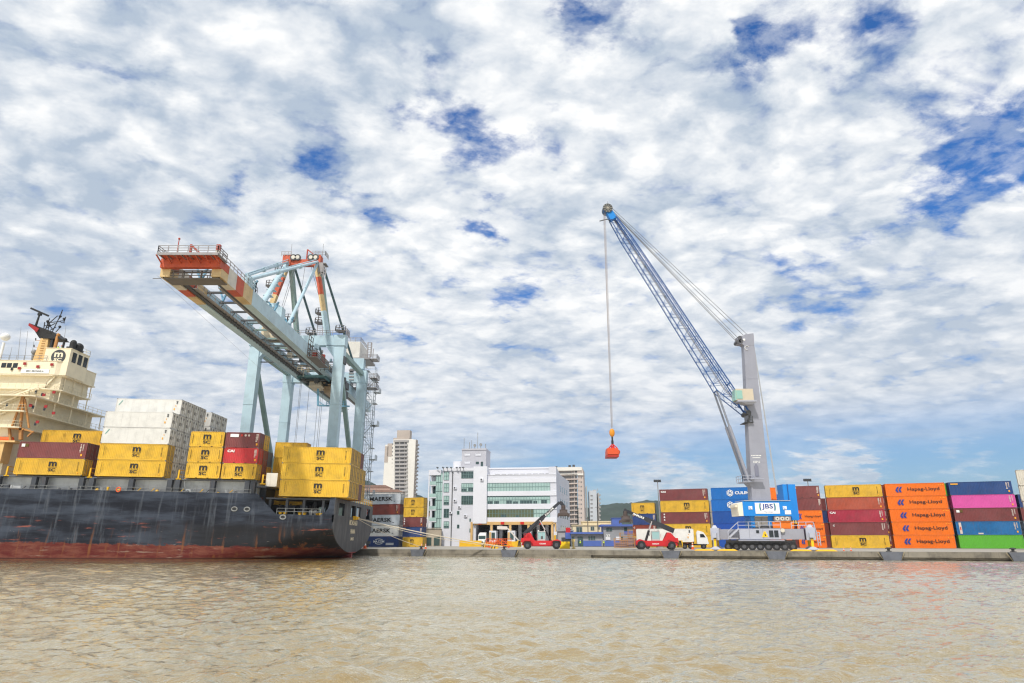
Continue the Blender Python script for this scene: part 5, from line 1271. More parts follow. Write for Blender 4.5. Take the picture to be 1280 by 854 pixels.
for sgn in (-1, 1):
    for mi, dr in ((1, 0), (2, .12)):
        Pp = []
        for i in range(9): t = -.75+1.5*i/8; Pp.append((ctr.x+sgn*(1.12+dr+.25*math.cos(t*1.3)), ctr.z+.85*t))
        for i in range(9): t = .75-1.5*i/8; Pp.append((ctr.x+sgn*(1.02+dr+.22*math.cos(t*1.3)), ctr.z+.85*t))
        q.prism(Pp, y-.02-.004*mi, y-.012-.004*mi, mi=mi)
q.text('Terminais', ctr.x+.1, W(959, 640, y).z, .22, y-.02, w_=1.5, mi=1)
q.build('name_sign', [mat('sign_white', (.80, .80, .80, 1), .5, dirt=.04), INK['hblue'], INK['green']], hs)
for px0, px1, py0, py1 in ((936, 940.2, 632.8, 637), (979, 983.2, 632.8, 637), (981.6, 988.5, 638, 643)):
    q = MB(); MW(px0, py0, px1, py1, 121.72, 121.79, 0, q)
    if px1 < 984: v = W((px0+px1)/2, (py0+py1)/2, 121.7); q.text('G', v.x-.1, v.z, .36, 121.7, mi=1); q.bar((v.x-.25, 121.7, v.z-.22), (v.x+.28, 121.7, v.z-.22), .05, .01, 1)
    q.build('placard', [mat('sign_white', (.80, .80, .80, 1)), mblue], hs)
q = MB(); MW(968.3, 645.6, 988.3, 651, 121.9, 124, 0, q)
for k in range(3): v = W(971.8+6.2*k, 648.4, 121.86); q.tube((v.x, 121.86, v.z), (v.x, 121.9, v.z), .36, 14, mi=1); q.tube((v.x, 121.83, v.z), (v.x, 121.87, v.z), .13, 10, mi=2)
q.build('fan_unit', [mat('fan_grey', C(150,140,140), .6), offw, galvD], hs)
q = MB(); MW(966.5, 652, 992, 660.2, 122.2, 125.6, 0, q); q.build('fuel_tank', mat('tank_orange', C(236,120,30), .5, dirt=.1), hs)
q = MB(); MW(983.2, 605.5, 993.8, 650.5, 124.2, 127.6, 0, q); a = W(986, 605, 124); q.box(a.x-.35, 124.1, a.z-6.3, a.x-.2, 124.2, a.z, 1); 
P(q, 'counterweight_block', [mblue, lblue], mhc)
q = MB(); a = W(988, 651, 124)
for k in range(6): q.box(a.x+k*.22, 124.0, a.z-.55+(k % 2)*.1, a.x+.22+k*.22, 124.3, a.z+.05, k % 2)
P(q, 'striped_guard', [mat('sign_yellow', C(240,190,20)), black], mhc)
# tower
TYc = 124.0
a0 = W(937.7, 627, TYc); a1 = W(961.2, 627, TYc); t0 = W(928.3, 433, TYc); t1 = W(941.0, 433, TYc)
q = MB(); h0, h1 = 1.15, .8
q.hexa([(a0.x, TYc-h0, 9.8), (a1.x, TYc-h0, 9.8), (a1.x, TYc+h0, 9.8), (a0.x, TYc+h0, 9.8)], [(t0.x, TYc-h1, t0.z), (t1.x, TYc-h1, t0.z), (t1.x, TYc+h1, t0.z), (t0.x, TYc+h1, t0.z)])
hp = [W(928.3, 433, TYc), W(926, 431.5, TYc), W(920.5, 431, TYc), W(920.0, 424.5, TYc), W(922.5, 421.5, TYc), W(927, 421, TYc), W(930, 419.5, TYc), W(940, 418.2, TYc), W(940.6, 422, TYc), W(941, 433, TYc)]
q.prism([(p.x, p.z) for p in hp], TYc-h1-.03, TYc+h1+.03)
for z in (17, 25, 33): 
    f = (z-9.8)/(t0.z-9.8); xa = a0.x+(t0.x-a0.x)*f; xb = a1.x+(t1.x-a1.x)*f; hh = h0+(h1-h0)*f
    q.box(xa-.02, TYc-hh-.03, z, xb+.02, TYc+hh+.03, z+.07)
tower = P(q, 'tower', mgrey, mhc)
q = MB(); v = W(934.3, 434.5, TYc-1.1); rr_ = .42
pts = [(v.x+rr_*math.cos(t), TYc-.86, v.z+rr_*math.sin(t)) for t in np.linspace(.6, 4.9, 14)]
for a, c in zip(pts[:-1], pts[1:]): q.bar(a, c, .14, .06)
for px, py, w_, h_ in ((946.5, 569.2, 1.9, .17), (946.8, 571.8, 1.5, .15), (946.8, 577.2, 1.25, .38)):
    v = W(px, py, TYc-1.5)
    if h_ > .3: q.text('ESP.5', v.x, v.z, h_, TYc-1.09, w_=w_, mi=0, bold=.03)
    else:
        for k in range(7): q.box(v.x-w_/2+k*w_/7, TYc-1.09, v.z-h_/2, v.x-w_/2+(k+.7)*w_/7, TYc-1.08, v.z+h_/2)
v = W(930.5, 424.3, TYc-1); q.tube((v.x, TYc-.88, v.z), (v.x, TYc-.82, v.z), .22, 12)
q.build('tower_marking', INK['white'], tower)
for k in range(3):
    v = W((921.5, 923, 924.5)[k], (428.5, 424, 428)[k], TYc); q = MB(); q.tube((v.x, TYc-.92, v.z), (v.x, TYc+.92, v.z), .42, 16); q.build('sheave', hub, tower)
q = MB(); v = W(947, 588, TYc-1.6); q.box(v.x-.35, TYc-1.2, v.z-1.0, v.x+.35, TYc-.9, v.z+.8); q.prism([(v.x-.35, v.z+.8), (v.x+.35, v.z+.8), (v.x, v.z+1.3)], TYc-1.2, TYc-.9); q.build('tower_door', mat('door_grey2', C(118,120,136), .6), tower)
q = MB(); v = W(947, 598.5, TYc-1.6); q.box(v.x-1.3, TYc-2.4, v.z-.1, v.x+.9, TYc-1.5, v.z); a = W(925, 603, TYc); q.box(a.x-.1, TYc-1.8, a.z-.12, a.x+2.1, TYc+1.6, a.z); q.rail([(a.x+1.9, TYc-1.8, a.z), (a.x-.1, TYc-1.8, a.z), (a.x-.1, TYc+1.6, a.z)], 1.1, 1.0, .05); q.bar((v.x-1.3, TYc-2.2, v.z), (a.x+2.0, TYc-1.8, a.z), .5, .12); q.bar((v.x-1.4, TYc-2.3, v.z+.9), (a.x+2.0, TYc-1.9, a.z+.9), .07); q.bar((a.x+1.0, TYc, a.z-.1), (a.x+2.3, TYc, a.z-1.0), .2)
q.build('tower_platform', mgreyL, tower)
v = W(949, 620, TYc-1.6); q = MB(); q.box(v.x-.42, TYc-1.18, v.z-1.0, v.x+.42, TYc-.9, v.z+.9); q.build('hatch', mgrey, tower)
# operator cab
q = MB(); MW(921, 486, 941, 500.5, 121.2, 123.2, 0, q)
cb = P(q, 'operator_cab', mat('cab_beige2', C(196,184,164), .5, dirt=.12), mhc)
a = W(918.5, 488.5, 121.3); c = W(921, 500, 121.2); d = W(921, 486.5, 121.2)
q = MB(); q.hexa([(c.x-.25, 121.3, c.z), (c.x, 121.2, c.z), (c.x, 123.2, c.z), (c.x-.25, 123.1, c.z)], [(a.x, 121.3, d.z-.1), (d.x, 121.2, d.z), (d.x, 123.2, d.z), (a.x, 123.1, d.z-.1)]); MW(921.2, 488, 927.5, 498.5, 121.1, 121.25, 0, q)
q.build('cab_window', mat('cab_glass', C(140,182,172), .12, dirt=0, spec=.6), cb)
q = MB(); a = W(922, 500.5, 121); c = W(946, 500.5, 121); q.box(a.x, 120.9, a.z-.25, c.x, 123.2, a.z); b0 = W(941, 505.5, 121.4); q.hexa([(b0.x-1.2, 121.4, b0.z), (b0.x, 121.4, b0.z), (b0.x, 123, b0.z), (b0.x-1.2, 123, b0.z)], [(a.x+.8, 121, a.z-.25), (c.x, 121, a.z-.25), (c.x, 123.1, a.z-.25), (a.x+.8, 123.1, a.z-.25)])
q.build('cab_support', mgreyL, cb)
# boom
tip = W(758.5, 263.5, TYc); piv = W(932.5, 517.5, TYc)
dv = (tip-piv).normalized(); nv = Vector((dv.z, 0, -dv.x))
if nv.z < 0: nv = -nv                              # the upper side of the boom
L = (tip-piv).length
def sec(t):                                         # half depth, half width along the boom
    d = np.interp(t, [0, .13, .24, .85, .955, 1], [.30, 1.55, 1.40, 1.0, .72, .62]); w_ = np.interp(t, [0, .16, .85, 1], [1.25, 1.1, .9, .5]); return d, w_
def bp(t, u, v):                                   # u: along depth (-1 lower, +1 upper), v lateral
    d, w_ = sec(t); c = piv+dv*(L*t); off = np.interp(t, [0, .13, .24, .6, 1], [.0, -1.05, -.85, -.30, .1])
    return c+nv*(u*d+off)+Vector((0, v*w_, 0))
ts = np.linspace(0, .955, 37)
q = MB()
for v_ in (-1, 1):
    for u in (-1, 1):
        for a, c in zip(ts[:-1], ts[1:]): q.bar(bp(a, u, v_), bp(c, u, v_), .18 if u > 0 else .15)
        if u > 0:
            for a, c in zip(ts[:-1], ts[1:]): q.bar(bp(a, .72, v_), bp(c, .72, v_), .11)
    for i, (a, c) in enumerate(zip(ts[1:-1], ts[2:])):
        q.bar(bp(a, -1 if i % 2 else 1, v_), bp(c, 1 if i % 2 else -1, v_), .07)
        if i % 2: q.bar(bp(a, -1, v_), bp(a, 1, v_), .06)
for i, (a, c) in enumerate(zip(ts[1:-1], ts[2:])):
    for u in (-1, 1): q.bar(bp(a, u, -1 if i % 2 else 1), bp(c, u, 1 if i % 2 else -1), .05)
for t in (.13, .955):
    q.bar(bp(t, -1, -1), bp(t, -1, 1), .2); q.bar(bp(t, 1, -1), bp(t, 1, 1), .2)
boom = P(q, 'lattice_boom', lblue, mhc)
q = MB()
for v_ in (-.2, .2):
    for a, c in zip(ts[2:-1], ts[3:]): q.bar(bp(a, .15, v_), bp(c, .15, v_), .07)
q.build('walkway', mat('walkway_brown', C(96,92,96), .6), boom)
q = MB(); hc = W(759, 262.5, TYc)
q.tube((hc.x, TYc-.8, hc.z), (hc.x, TYc+.8, hc.z), .95, 20, mi=0)
for v_ in (-.85, -.3, .3, .85): q.tube((hc.x, TYc+v_-.06, hc.z), (hc.x, TYc+v_+.06, hc.z), 1.03, 20, mi=1)
for k in range(10): t = k*.628; q.bar((hc.x, TYc-.93, hc.z), (hc.x+1.0*math.cos(t), TYc-.93, hc.z+1.0*math.sin(t)), .13, .04, 2)
q.hexa([tuple(bp(.95, -1, -1)), tuple(bp(.95, 1, -1)), tuple(bp(.95, 1, 1)), tuple(bp(.95, -1, 1))], [(hc.x-.5, TYc-.7, hc.z-.4), (hc.x+.6, TYc-.7, hc.z+.3), (hc.x+.6, TYc+.7, hc.z+.3), (hc.x-.5, TYc+.7, hc.z-.4)], 3)
q.bar((hc.x+.2, TYc, hc.z+.6), (hc.x+.2, TYc, hc.z+2.0), .06, mi=1); a = W(749.5, 276.5, TYc); c = W(759, 274, TYc); q.bar(a, c, .16, mi=1); q.bar(c, bp(.95, -1, 0), .12, mi=1)
q.build('boom_head', [mblue, galvD, offw, mblue], boom)
q = MB()
for t in (.55, .70): p = bp(t, -.2, -1.1); q.cbox(p, .28, .3, .34)
q.build('floodlight', galvD, boom)
for k, (px, py, Y) in enumerate(((920.3, 427, -.9), (921, 425.5, -.4), (922.5, 422.5, .4), (929, 419, .8), (934, 418.4, .2))):
    e = W(px, py, TYc+Y); s = (hc.x+.5+.1*k, TYc+Y*.6, hc.z-.2+.22*k); q = MB(); q.tube(s, e, .05, 5); P(q, 'luffing_rope', wire, mhc)
for k, (pxa, pxb) in enumerate(((940.5, 970.5), (941.3, 972), (940.9, 971.2))):
    a = W(pxa, 424, TYc); c = W(pxb, 618, TYc); q = MB(); q.tube(a, c, .045, 5); P(q, 'winch_rope', mat('wire_pale', (.42, .43, .45, 1), .6), mhc)
jt = bp(.13, -1, 0); jb = W(934, 601.5, TYc)
q = MB(); m_ = jt.lerp(jb, .40)
for y in (-.9, .9):
    q.tube((jt.x, TYc+y, jt.z), (m_.x, TYc+y, m_.z), .18, 10, mi=1); q.tube((m_.x, TYc+y, m_.z), (jb.x, TYc+y, jb.z), .30, 12, mi=0)
q.tube((jb.x, TYc-1.3, jb.z), (jb.x, TYc+1.3, jb.z), .35, 10); q.bar((jb.x, TYc, jb.z), (a0.x+.6, TYc, jb.z-.9), 2.4, .9)
P(q, 'luffing_cylinder', [mgrey, mat('chrome_rod', C(150,154,165), .35, .5)], mhc)
q = MB(); q.tube((piv.x, TYc-1.6, piv.z), (piv.x, TYc+1.6, piv.z), .45, 12); a = W(928, 529, TYc); q.box(a.x, TYc-1.5, a.z-.1, piv.x+.8, TYc+1.4, a.z); q.rail([(a.x, TYc-1.5, a.z), (piv.x+.6, TYc-1.5, a.z)], 1.1, .7, .06, bars=3); q.bar((piv.x-.3, TYc-1.2, piv.z-1.8), (piv.x+.4, TYc-1.2, piv.z), .3)
P(q, 'boom_pivot', galvD, mhc)
# hoist ropes, hook block, and the load under it
hk = W(765, 541, TYc)
for k, dx in enumerate((-.28, .28, -.1, .12)):
    q = MB(); q.tube((hc.x-.75+(.25 if k % 2 else 0), TYc+(-.5 if k < 2 else .5), hc.z-.3), (hk.x+dx*.5, TYc+(-.2 if k < 2 else .2), hk.z+1.0), .036, 5); P(q, 'hoist_rope', mat('wire_warm', (.33, .29, .29, 1), .6), mhc)
q = MB(); q.sphere(hk, .5, 14, 10, sc=(1.05, .6, 1.6)); q.tube((hk.x, TYc, hk.z-.8), (hk.x, TYc, hk.z-2.0), .16, 8, mi=1); q.box(hk.x-.2, TYc-.2, hk.z-2.2, hk.x+.2, TYc+.2, hk.z-1.5, 1)
P(q, 'hook_block', [mat('hook_amber', C(214,140,30), .5), black], mhc)
gb = W(765.5, 566, TYc); gr = empty('lifting_spreader', tuple(gb), 'small orange-red lifting spreader hanging from the lattice boom hook', 'spreader')
q = MB(); z = gb.z
q.box(gb.x-1.15, TYc-1.5, z-.5, gb.x+1.05, TYc+1.5, z+.35, 0); q.sphere((gb.x+.95, TYc, z+.1), .7, 12, 8, sc=(.7, 1.6, .75)); q.box(gb.x-1.1, TYc-1.3, z+.35, gb.x+.9, TYc+1.3, z+.7, 0)
P(q, 'spreader_body', mat('spreader_orange', C(208,78,34), .5, dirt=.2), gr)
q = MB(); q.box(gb.x-1.2, TYc-1.6, z-.95, gb.x+.95, TYc+1.6, z-.62, 0); q.box(gb.x-1.2, TYc-1.6, z-.62, gb.x-1.05, TYc+1.6, z-.5); P(q, 'base_frame', mat('spreader_red', C(170,40,30), .5, dirt=.2), gr)
q = MB(); tpz = hk.z-2.1
for sx in (-1, 1):
    for sy in (-1, 1): q.bar((hk.x, TYc, tpz), (gb.x+sx*.75, TYc+sy*1.2, z+.7), .14)
q.box(hk.x-.28, TYc-.3, tpz-1.6, hk.x+.28, TYc+.3, tpz-.4); P(q, 'sling', mat('sling_red', C(206,44,40), .5), gr)
for i, (px0, px1) in enumerate(((871, 897), (901, 927), (987, 1013), (1019, 1045))):
    sx = -8.1 if i < 2 else 7.9; off = -1.95 if i % 2 == 0 else 1.95
    q = MB(); q.M = rot; q.hexa([(sx+off-1.75, -5.6, GZ+.005), (sx+off+1.75, -5.6, GZ+.005), (sx+off+1.75, -3.0, GZ+.005), (sx+off-1.75, -3.0, GZ+.005)], [(sx+off-1.2, -5.3, GZ+.25), (sx+off+1.2, -5.3, GZ+.25), (sx+off+1.2, -3.3, GZ+.25), (sx+off-1.2, -3.3, GZ+.25)])
    p = rot @ Vector((sx+off, -4.3, 0)); o = q.build('outrigger_mat', mat('mat_yellow', C(236,176,20), .6, dirt=.2), None, loc=(p.x, p.y, GZ))
    tag(o, ['yellow steel mat left of the crane\'s left outrigger foot', 'yellow steel mat right of the crane\'s left outrigger foot', 'yellow steel mat left of the crane\'s right outrigger foot', 'yellow steel mat right of the crane\'s right outrigger foot'][i], 'ground mat', 'yellow mats under the harbour crane')
# ================================================================== vehicles and small things on the quay
kred = mat('lift_truck_red', C(200,32,40), .4, dirt=.12, dscale=.8)
kdark = mat('lift_truck_boom', C(44,46,54), .5, dirt=.15)
clearg = mat('cab_glass_pale', C(150,190,190), .12, dirt=0, spec=.6)
def reach_stacker(loc, yaw, pivot, elbow, head, label, words):
    r = empty('reach_stacker', loc, label, 'reach stacker', 'red reach stackers on the quay', rot=(0, 0, yaw))
    B = lambda q, n, m, par=r: q.build(n, m, par, world=False)
    q = MB()
    q.prism([(-4.3, .75), (-3.9, 1.75), (-2.6, 1.95), (-1.9, 1.7), (2.2, 1.7), (3.2, 2.0), (4.0, 1.6), (4.0, .9), (3.0, .55), (-2.0, .55), (-2.2, .75)], -1.35, 1.35)
    q.prism([(-4.4, 1.3), (-4.3, 2.2), (-2.6, 2.3), (-2.3, 1.8)], -1.5, 1.5); q.box(-1.8, -1.75, .7, 1.9, -1.3, 1.7); q.box(-1.8, 1.3, .7, 1.9, 1.75, 1.7); q.box(2.0, -2.0, .8, 3.9, 2.0, 1.2)
    body = B(q, 'chassis', kred)
    q = MB()
    for s in (-1, 1): q.prism([(-3.9, 2.2), (-2.9, 3.25), (-2.35, 3.3), (-1.5, 1.7), (-2.3, 1.7)], s*1.0-.12, s*1.0+.12)
    B(q, 'boom_tower', kred)
    q = MB(); q.box(-5.15, -1.5, .45, -4.4, 1.5, 1.75, 0)
    for k in range(5):
        for sy in (-1.505, 1.505): q.add([(-5.1+k*.14, sy, .5), (-5.0+k*.14, sy, .5), (-4.75+k*.08, sy, 1.7), (-4.85+k*.08, sy, 1.7)], [(0, 1, 2, 3)], 1)
    B(q, 'counterweight', [yel, black])
    for x, rad, ys in ((-3.0, .76, (-1.45, 1.45)), (3.0, .84, (-1.75, 1.75))):
        for y in ys:
            q = MB(); q.tube((x, y-.38, rad), (x, y+.38, rad), rad, 22); q.tube((x, y-.40, rad), (x, y+.40, rad), rad*.86, 20); wh = B(q, 'wheel', rubber)
            q = MB(); s = math.copysign(1, y); q.tube((x, y+s*.2, rad), (x, y+s*.42, rad), rad*.45, 14); q.build('rim', hub, wh, world=False)
    q = MB()
    for x in (-3, 3): q.prism([(x-1.05, 1.15), (x-.8, 1.75), (x+.8, 1.75), (x+1.05, 1.15), (x+.95, 1.15), (x+.7, 1.65), (x-.7, 1.65), (x-.95, 1.15)], -1.9, -1.1)
    B(q, 'mudguard', kred)
    q = MB(); q.box(-.85, -.75, 1.7, .75, .75, 2.0); q.box(-.85, -.8, 3.45, .75, .8, 3.6)
    for x in (-.82, .72):
        for y in (-.74, .74): q.bar((x, y, 2.0), (x, y, 3.45), .1)
    q.bar((0, -.75, 2), (0, -.75, 3.45), .06)
    cabp = B(q, 'cab', mat('cab_frame', C(190,190,188), .5))
    q = MB(); q.box(-.78, -.7, 2.0, .68, .7, 3.45); q.build('cab_window', clearg, cabp, world=False)
    q = MB(); q.box(-.2, -.71, 2.0, .2, -.705, 2.6); q.build('seat', black, cabp, world=False)
    pv = Vector((pivot[0], 0, pivot[1])); el = Vector((elbow[0], 0, elbow[1])); hd = Vector((head[0], 0, head[1]))
    m1 = pv.lerp(el, .52)
    q = MB(); q.bar(pv+(pv-el).normalized()*.4, m1, .95, .95, w2=.9, h2=.9); bm = B(q, 'boom', kdark)
    q = MB(); q.bar(m1, el, .7, .66, w2=.62, h2=.55); d = (hd-el); q.bar(el, el+d*.35+Vector((math.copysign(.25, d.x+.01), 0, 0)), .6, .75); q.bar(el+d*.3+Vector((.2, 0, 0)), hd+Vector((0, 0, .3)), .55, .7)
    q.build('inner_boom', kdark, bm, world=False)
    q = MB(); dd = (el-pv).normalized(); ang = math.atan2(dd.z, dd.x); c0 = pv.lerp(el, .70)
    flip = abs(math.degrees(yaw)) > 90
    q.text(words, c0.x, c0.z, .42, -.37, w_=2.4, bold=.05, rot=ang)
    if flip: q.v = [(2*c0.x-x if False else x, .37 if True else y, z) for x, y, z in q.v]
    q.build('lettering', INK['white'], bm, world=False)
    ct = pv.lerp(el, .42); cb2 = Vector((2.0, 0, 1.5)); mm = ct.lerp(cb2, .45)
    for s in (-.62, .62):
        q = MB(); q.tube((ct.x, s, ct.z), (mm.x, s, mm.z), .13, 8, mi=0); q.tube((mm.x, s, mm.z), (cb2.x, s, cb2.z), .2, 10, mi=1); B(q, 'lift_cylinder', [mat('rod_pale', C(200,190,188), .35, .3), black])
    q = MB(); q.tube((hd.x, 0, hd.z-.9), (hd.x, 0, hd.z+.4), .45, 12); q.box(hd.x-.8, -1.1, hd.z-1.0, hd.x+.8, 1.1, hd.z-.5); q.hexa([(hd.x-1.0, -2, hd.z-1.35), (hd.x+1.0, -2, hd.z-1.35), (hd.x+1.0, 2, hd.z-1.35), (hd.x-1.0, 2, hd.z-1.35)], [(hd.x-.45, -1, hd.z-.6), (hd.x+.45, -1, hd.z-.6), (hd.x+.45, 1, hd.z-.6), (hd.x-.45, 1, hd.z-.6)])
    for y in (-2.9, 2.9): q.box(hd.x-1.22, y-.14, hd.z-1.75, hd.x+1.22, y+.14, hd.z-1.35); q.box(hd.x-1.22, y-.2, hd.z-2.0, hd.x-1.0, y+.2, hd.z-1.6); q.box(hd.x+1.0, y-.2, hd.z-2.0, hd.x+1.22, y+.2, hd.z-1.6)
    for x in (-.55, .55): q.box(hd.x+x-.18, -2.9, hd.z-1.68, hd.x+x+.18, 2.9, hd.z-1.35)
    B(q, 'spreader', mat('spreader_dark', C(78,66,62), .6, dirt=.3))
    q = MB(); q.bar((-1.2, -.8, 2.3), (-1.2, -.8, 3.0), .05); q.rail([(-3.7, -1.3, 2.25), (-2.7, -1.3, 2.3)], .8, .5, .04); q.bar((-3.2, -1.2, 2.3), (-3.2, -1.2, 2.9), .35, .35); B(q, 'engine_cover', kred)
    for x, z in ((-.7, 3.7), (.6, 3.7)):
        q = MB(); q.box(x-.12, -.75, z-.1, x+.12, -.5, z+.12); q.build('work_lamp', INK['white'], cabp, world=False)
    q = MB(); q.bar((.8, -.9, 3.0), (1.1, -1.25, 3.0), .05); q.box(1.0, -1.35, 2.6, 1.1, -1.1, 3.1); q.build('mirror', black, cabp, world=False)
    q = MB(); pts = [pv.lerp(el, t)+Vector((0, -.52, .1-.35*math.sin(t*9))) for t in np.linspace(.05, .8, 12)]; q.path(pts, .05, 5); q.build('hose', black, bm, world=False)
    q = MB()
    for k in range(4): q.box(-1.6-.02, -1.40, .75+k*.28, -1.2, -1.36, .80+k*.28)
    q.build('step', black, body, world=False)
    q = MB(); q.text(words, .2, 1.1, .26, -1.77, w_=1.3, bold=.03)
    if flip: q.v = [(x, 1.77, z) for x, y, z in q.v]
    q.build('lettering', INK['white'], body, world=False)
    return r
def mirror_text_fix(): pass
reach_stacker((GX(677.5, 143.5), 143.5, GZ), R(-3), (-3.5, 3.1), (3.9, 9.55), (4.65, 8.5), 'red reach stacker with raised dark boom in front of the white offices', 'KALMAR')
reach_stacker((GX(820, 138.0), 138.0, GZ), R(180-6), (-3.4, 3.75), (6.0, 7.75), (5.75, 7.1), 'red reach stacker with low boom in front of the white truck trailer', 'KALMAR')
# ---- truck with a white container on its trailer, behind the second stacker
def truck(loc, yaw, lab):
    r = empty('articulated_truck', loc, lab, 'truck', None, rot=(0, 0, yaw)); B = lambda q, n, m, par=r: q.build(n, m, par, world=False)
    white = mat('truck_white', (.78, .78, .77, 1), .4, dirt=.08)
    q = MB(); q.prism([(5.6, 1.0), (5.6, 3.3), (5.9, 3.75), (7.0, 3.45), (7.75, 2.3), (7.95, 1.0)], -1.2, 1.2); cab_ = B(q, 'cab', white)
    for s in (-1, 1): q = MB(); q.prism([(6.3, 2.35), (6.3, 3.05), (7.0, 3.05), (7.4, 2.35)], s*1.21-.02, s*1.21+.02); q.build('window', glassd, cab_, world=False)
    q = MB(); q.add([(7.06, -1.05, 3.36), (7.06, 1.05, 3.36), (7.74, 1.05, 2.33), (7.74, -1.05, 2.33)], [(0, 1, 2, 3)]); q.build('windscreen', glassd, cab_, world=False)
    for s in (-1, 1): q = MB(); q.box(7.9, s*.85-.2, 1.1, 7.99, s*.85+.2, 1.35); q.build('headlight', clearg, cab_, world=False)
    q = MB(); q.box(2.5, -.5, .75, 7.6, .5, 1.05); B(q, 'tractor_frame', black)
    q = MB(); q.box(-7.0, -.6, 1.0, 4.6, -.35, 1.35); q.box(-7.0, .35, 1.0, 4.6, .6, 1.35)
    for x in (-6.9, -3.5, 0, 3.6): q.box(x-.15, -1.22, 1.1, x+.15, 1.22, 1.38)
    q.box(.3, -.9, .2, .6, -.7, 1.0); q.box(.3, .7, .2, .6, .9, 1.0)
    B(q, 'trailer', mat('trailer_rust', C(120,62,40), .7, dirt=.3))
    for x in (-6.0, -4.75, 3.0, 4.25, 6.9):
        for y in (-1.0, 1.0):
            q = MB(); q.tube((x, y-.25, .52), (x, y+.25, .52), .52, 18); wh = B(q, 'wheel', rubber); q = MB(); q.tube((x, y+math.copysign(.1, y), .52), (x, y+math.copysign(.27, y), .52), .24, 10); q.build('rim', hub, wh, world=False)
    q = MB(); q.rail([(4.9, -1.1, 1.1), (4.9, 1.1, 1.1)], 1.9, .7, .05, bars=2); B(q, 'headboard', mat('trailer_rust', C(120,62,40)))
    return r
tp = Vector((GX(838, 147.0), 147.0, GZ))
truck(tuple(tp), R(-12), 'white truck with rusty trailer parked behind the low-boomed reach stacker')
e = Vector((math.cos(R(-12)), math.sin(R(-12)), 0)); c = tp+e*-1.0
container((c.x, c.y, GZ+1.40), R(-12), 'white', 'reefermarks', 12.0, 2.75, 'plain white container riding on the trailer of the white truck', None, doors=True, smooth=True)
# ---- fenders along the quay
def fender(px, lab, w0=3.3):
    p = edge_at(px)-QN*.10; q = MB(); q.M = Matrix.Translation((p.x, p.y, 0)) @ Matrix.Rotation(R(-20), 4, 'Z'); h = w0/2
    q.prism([(-h, GZ-.02), (-h*.70, -.30), (h*.70, -.30), (h, GZ-.02)], -.62, -.02, mi=0)
    r = q.build('quay_fender', [mat('fender_grey', C(92,96,106), .75, dirt=.45, dscale=1.2, streak=.3, streak_col=(.05, .05, .05, 1))], None, loc=(p.x, p.y, GZ)); tag(r, lab, 'fender', 'grey fenders on the quay face')
    q = MB(); q.M = Matrix.Translation((p.x, p.y, 0)) @ Matrix.Rotation(R(-20), 4, 'Z')
    for s in (-1, 1): q.bar((s*(h+.28), -.2, GZ-.05), (s*(h*.70+.05), -.3, -.1), .09)
    q.build('chain', mat('chain_tan', C(150,138,112), .8), r)
    return r
for px, lab in ((524, 'grey trapezoid fender on the quay nearest the ship'), (637, 'grey fender below the left end of the raised-boom reach stacker'), (838, 'grey fender below the rear of the low-boomed reach stacker'), (968.5, 'grey fender below the wheels of the harbour crane'),
                (1111, 'grey fender below the left edge of the orange stack'), (1272, 'grey fender below the dirty white stack at the right edge')): fender(px, lab)
# ---- bollards, cones, blocks
def bollard(p, lab, m=black):
    q = MB(); q.tube((p.x, p.y, GZ), (p.x, p.y, GZ+.12), .42, 14); q.tube((p.x, p.y, GZ+.12), (p.x, p.y, GZ+.5), .2, 12, r2=.22); q.tube((p.x, p.y, GZ+.5), (p.x, p.y, GZ+.66), .36, 14, r2=.26); q.bar((p.x-.5, p.y, GZ+.5), (p.x+.5, p.y, GZ+.5), .16)
    o = q.build('bollard', m, None, loc=(p.x, p.y, GZ)); return tag(o, lab, 'bollard', 'mooring bollards along the quay edge')
bol = mat('bollard_black', (.04, .04, .042, 1), .7, dirt=.2)
bollard(b1, 'dark bollard holding the longest rope, left of the raised-boom reach stacker', bol); bollard(b2, 'dark bollard by the fender nearest the ship', bol); 
for px, lab in ((838, 'dark bollard below the rear of the low-boomed reach stacker'), (1110, 'dark bollard at the foot of the orange stack'), (1266, 'dark bollard at the foot of the many coloured stack')): bollard(edge_at(px)+QN*.9, lab, bol)
def cone(p, h, lab, grp='orange traffic cones'):
    q = MB(); x, y = p.x, p.y; q.box(x-.24*h, y-.24*h, GZ, x+.24*h, y+.24*h, GZ+.05*h)
    for a, c, mi in ((.05, .35, 0), (.35, .55, 1), (.55, .72, 0), (.72, .84, 1), (.84, 1.0, 0)): q.tube((x, y, GZ+a*h), (x, y, GZ+c*h), (.19-.16*a)*h, 12, r2=(.19-.16*c)*h, mi=mi)
    o = q.build('traffic_cone', [orange_p, INK['white']], None, loc=(x, y, GZ)); return tag(o, lab, 'cone', grp)
def at(px, Y): return Vector((GX(px, Y), Y, GZ))
cone(at(866, 139), 1.5, 'tall orange cone between the trailer wheels and the truck cab'); cone(at(1064, 118), .7, 'small orange cone on the quay edge by the yellow bottom container'); cone(at(1290/1.0-235, 119), .6, 'smallest orange cone by the rightmost crane mat')
cone(at(527, 150), 1.2, 'orange and white cone left of the pair by the fender nearest the ship'); cone(at(532, 149.5), 1.2, 'orange and white cone right of the pair by the fender nearest the ship')
cone(at(456, 152), 2.0, 'largest red cone half hidden behind the ship stern')
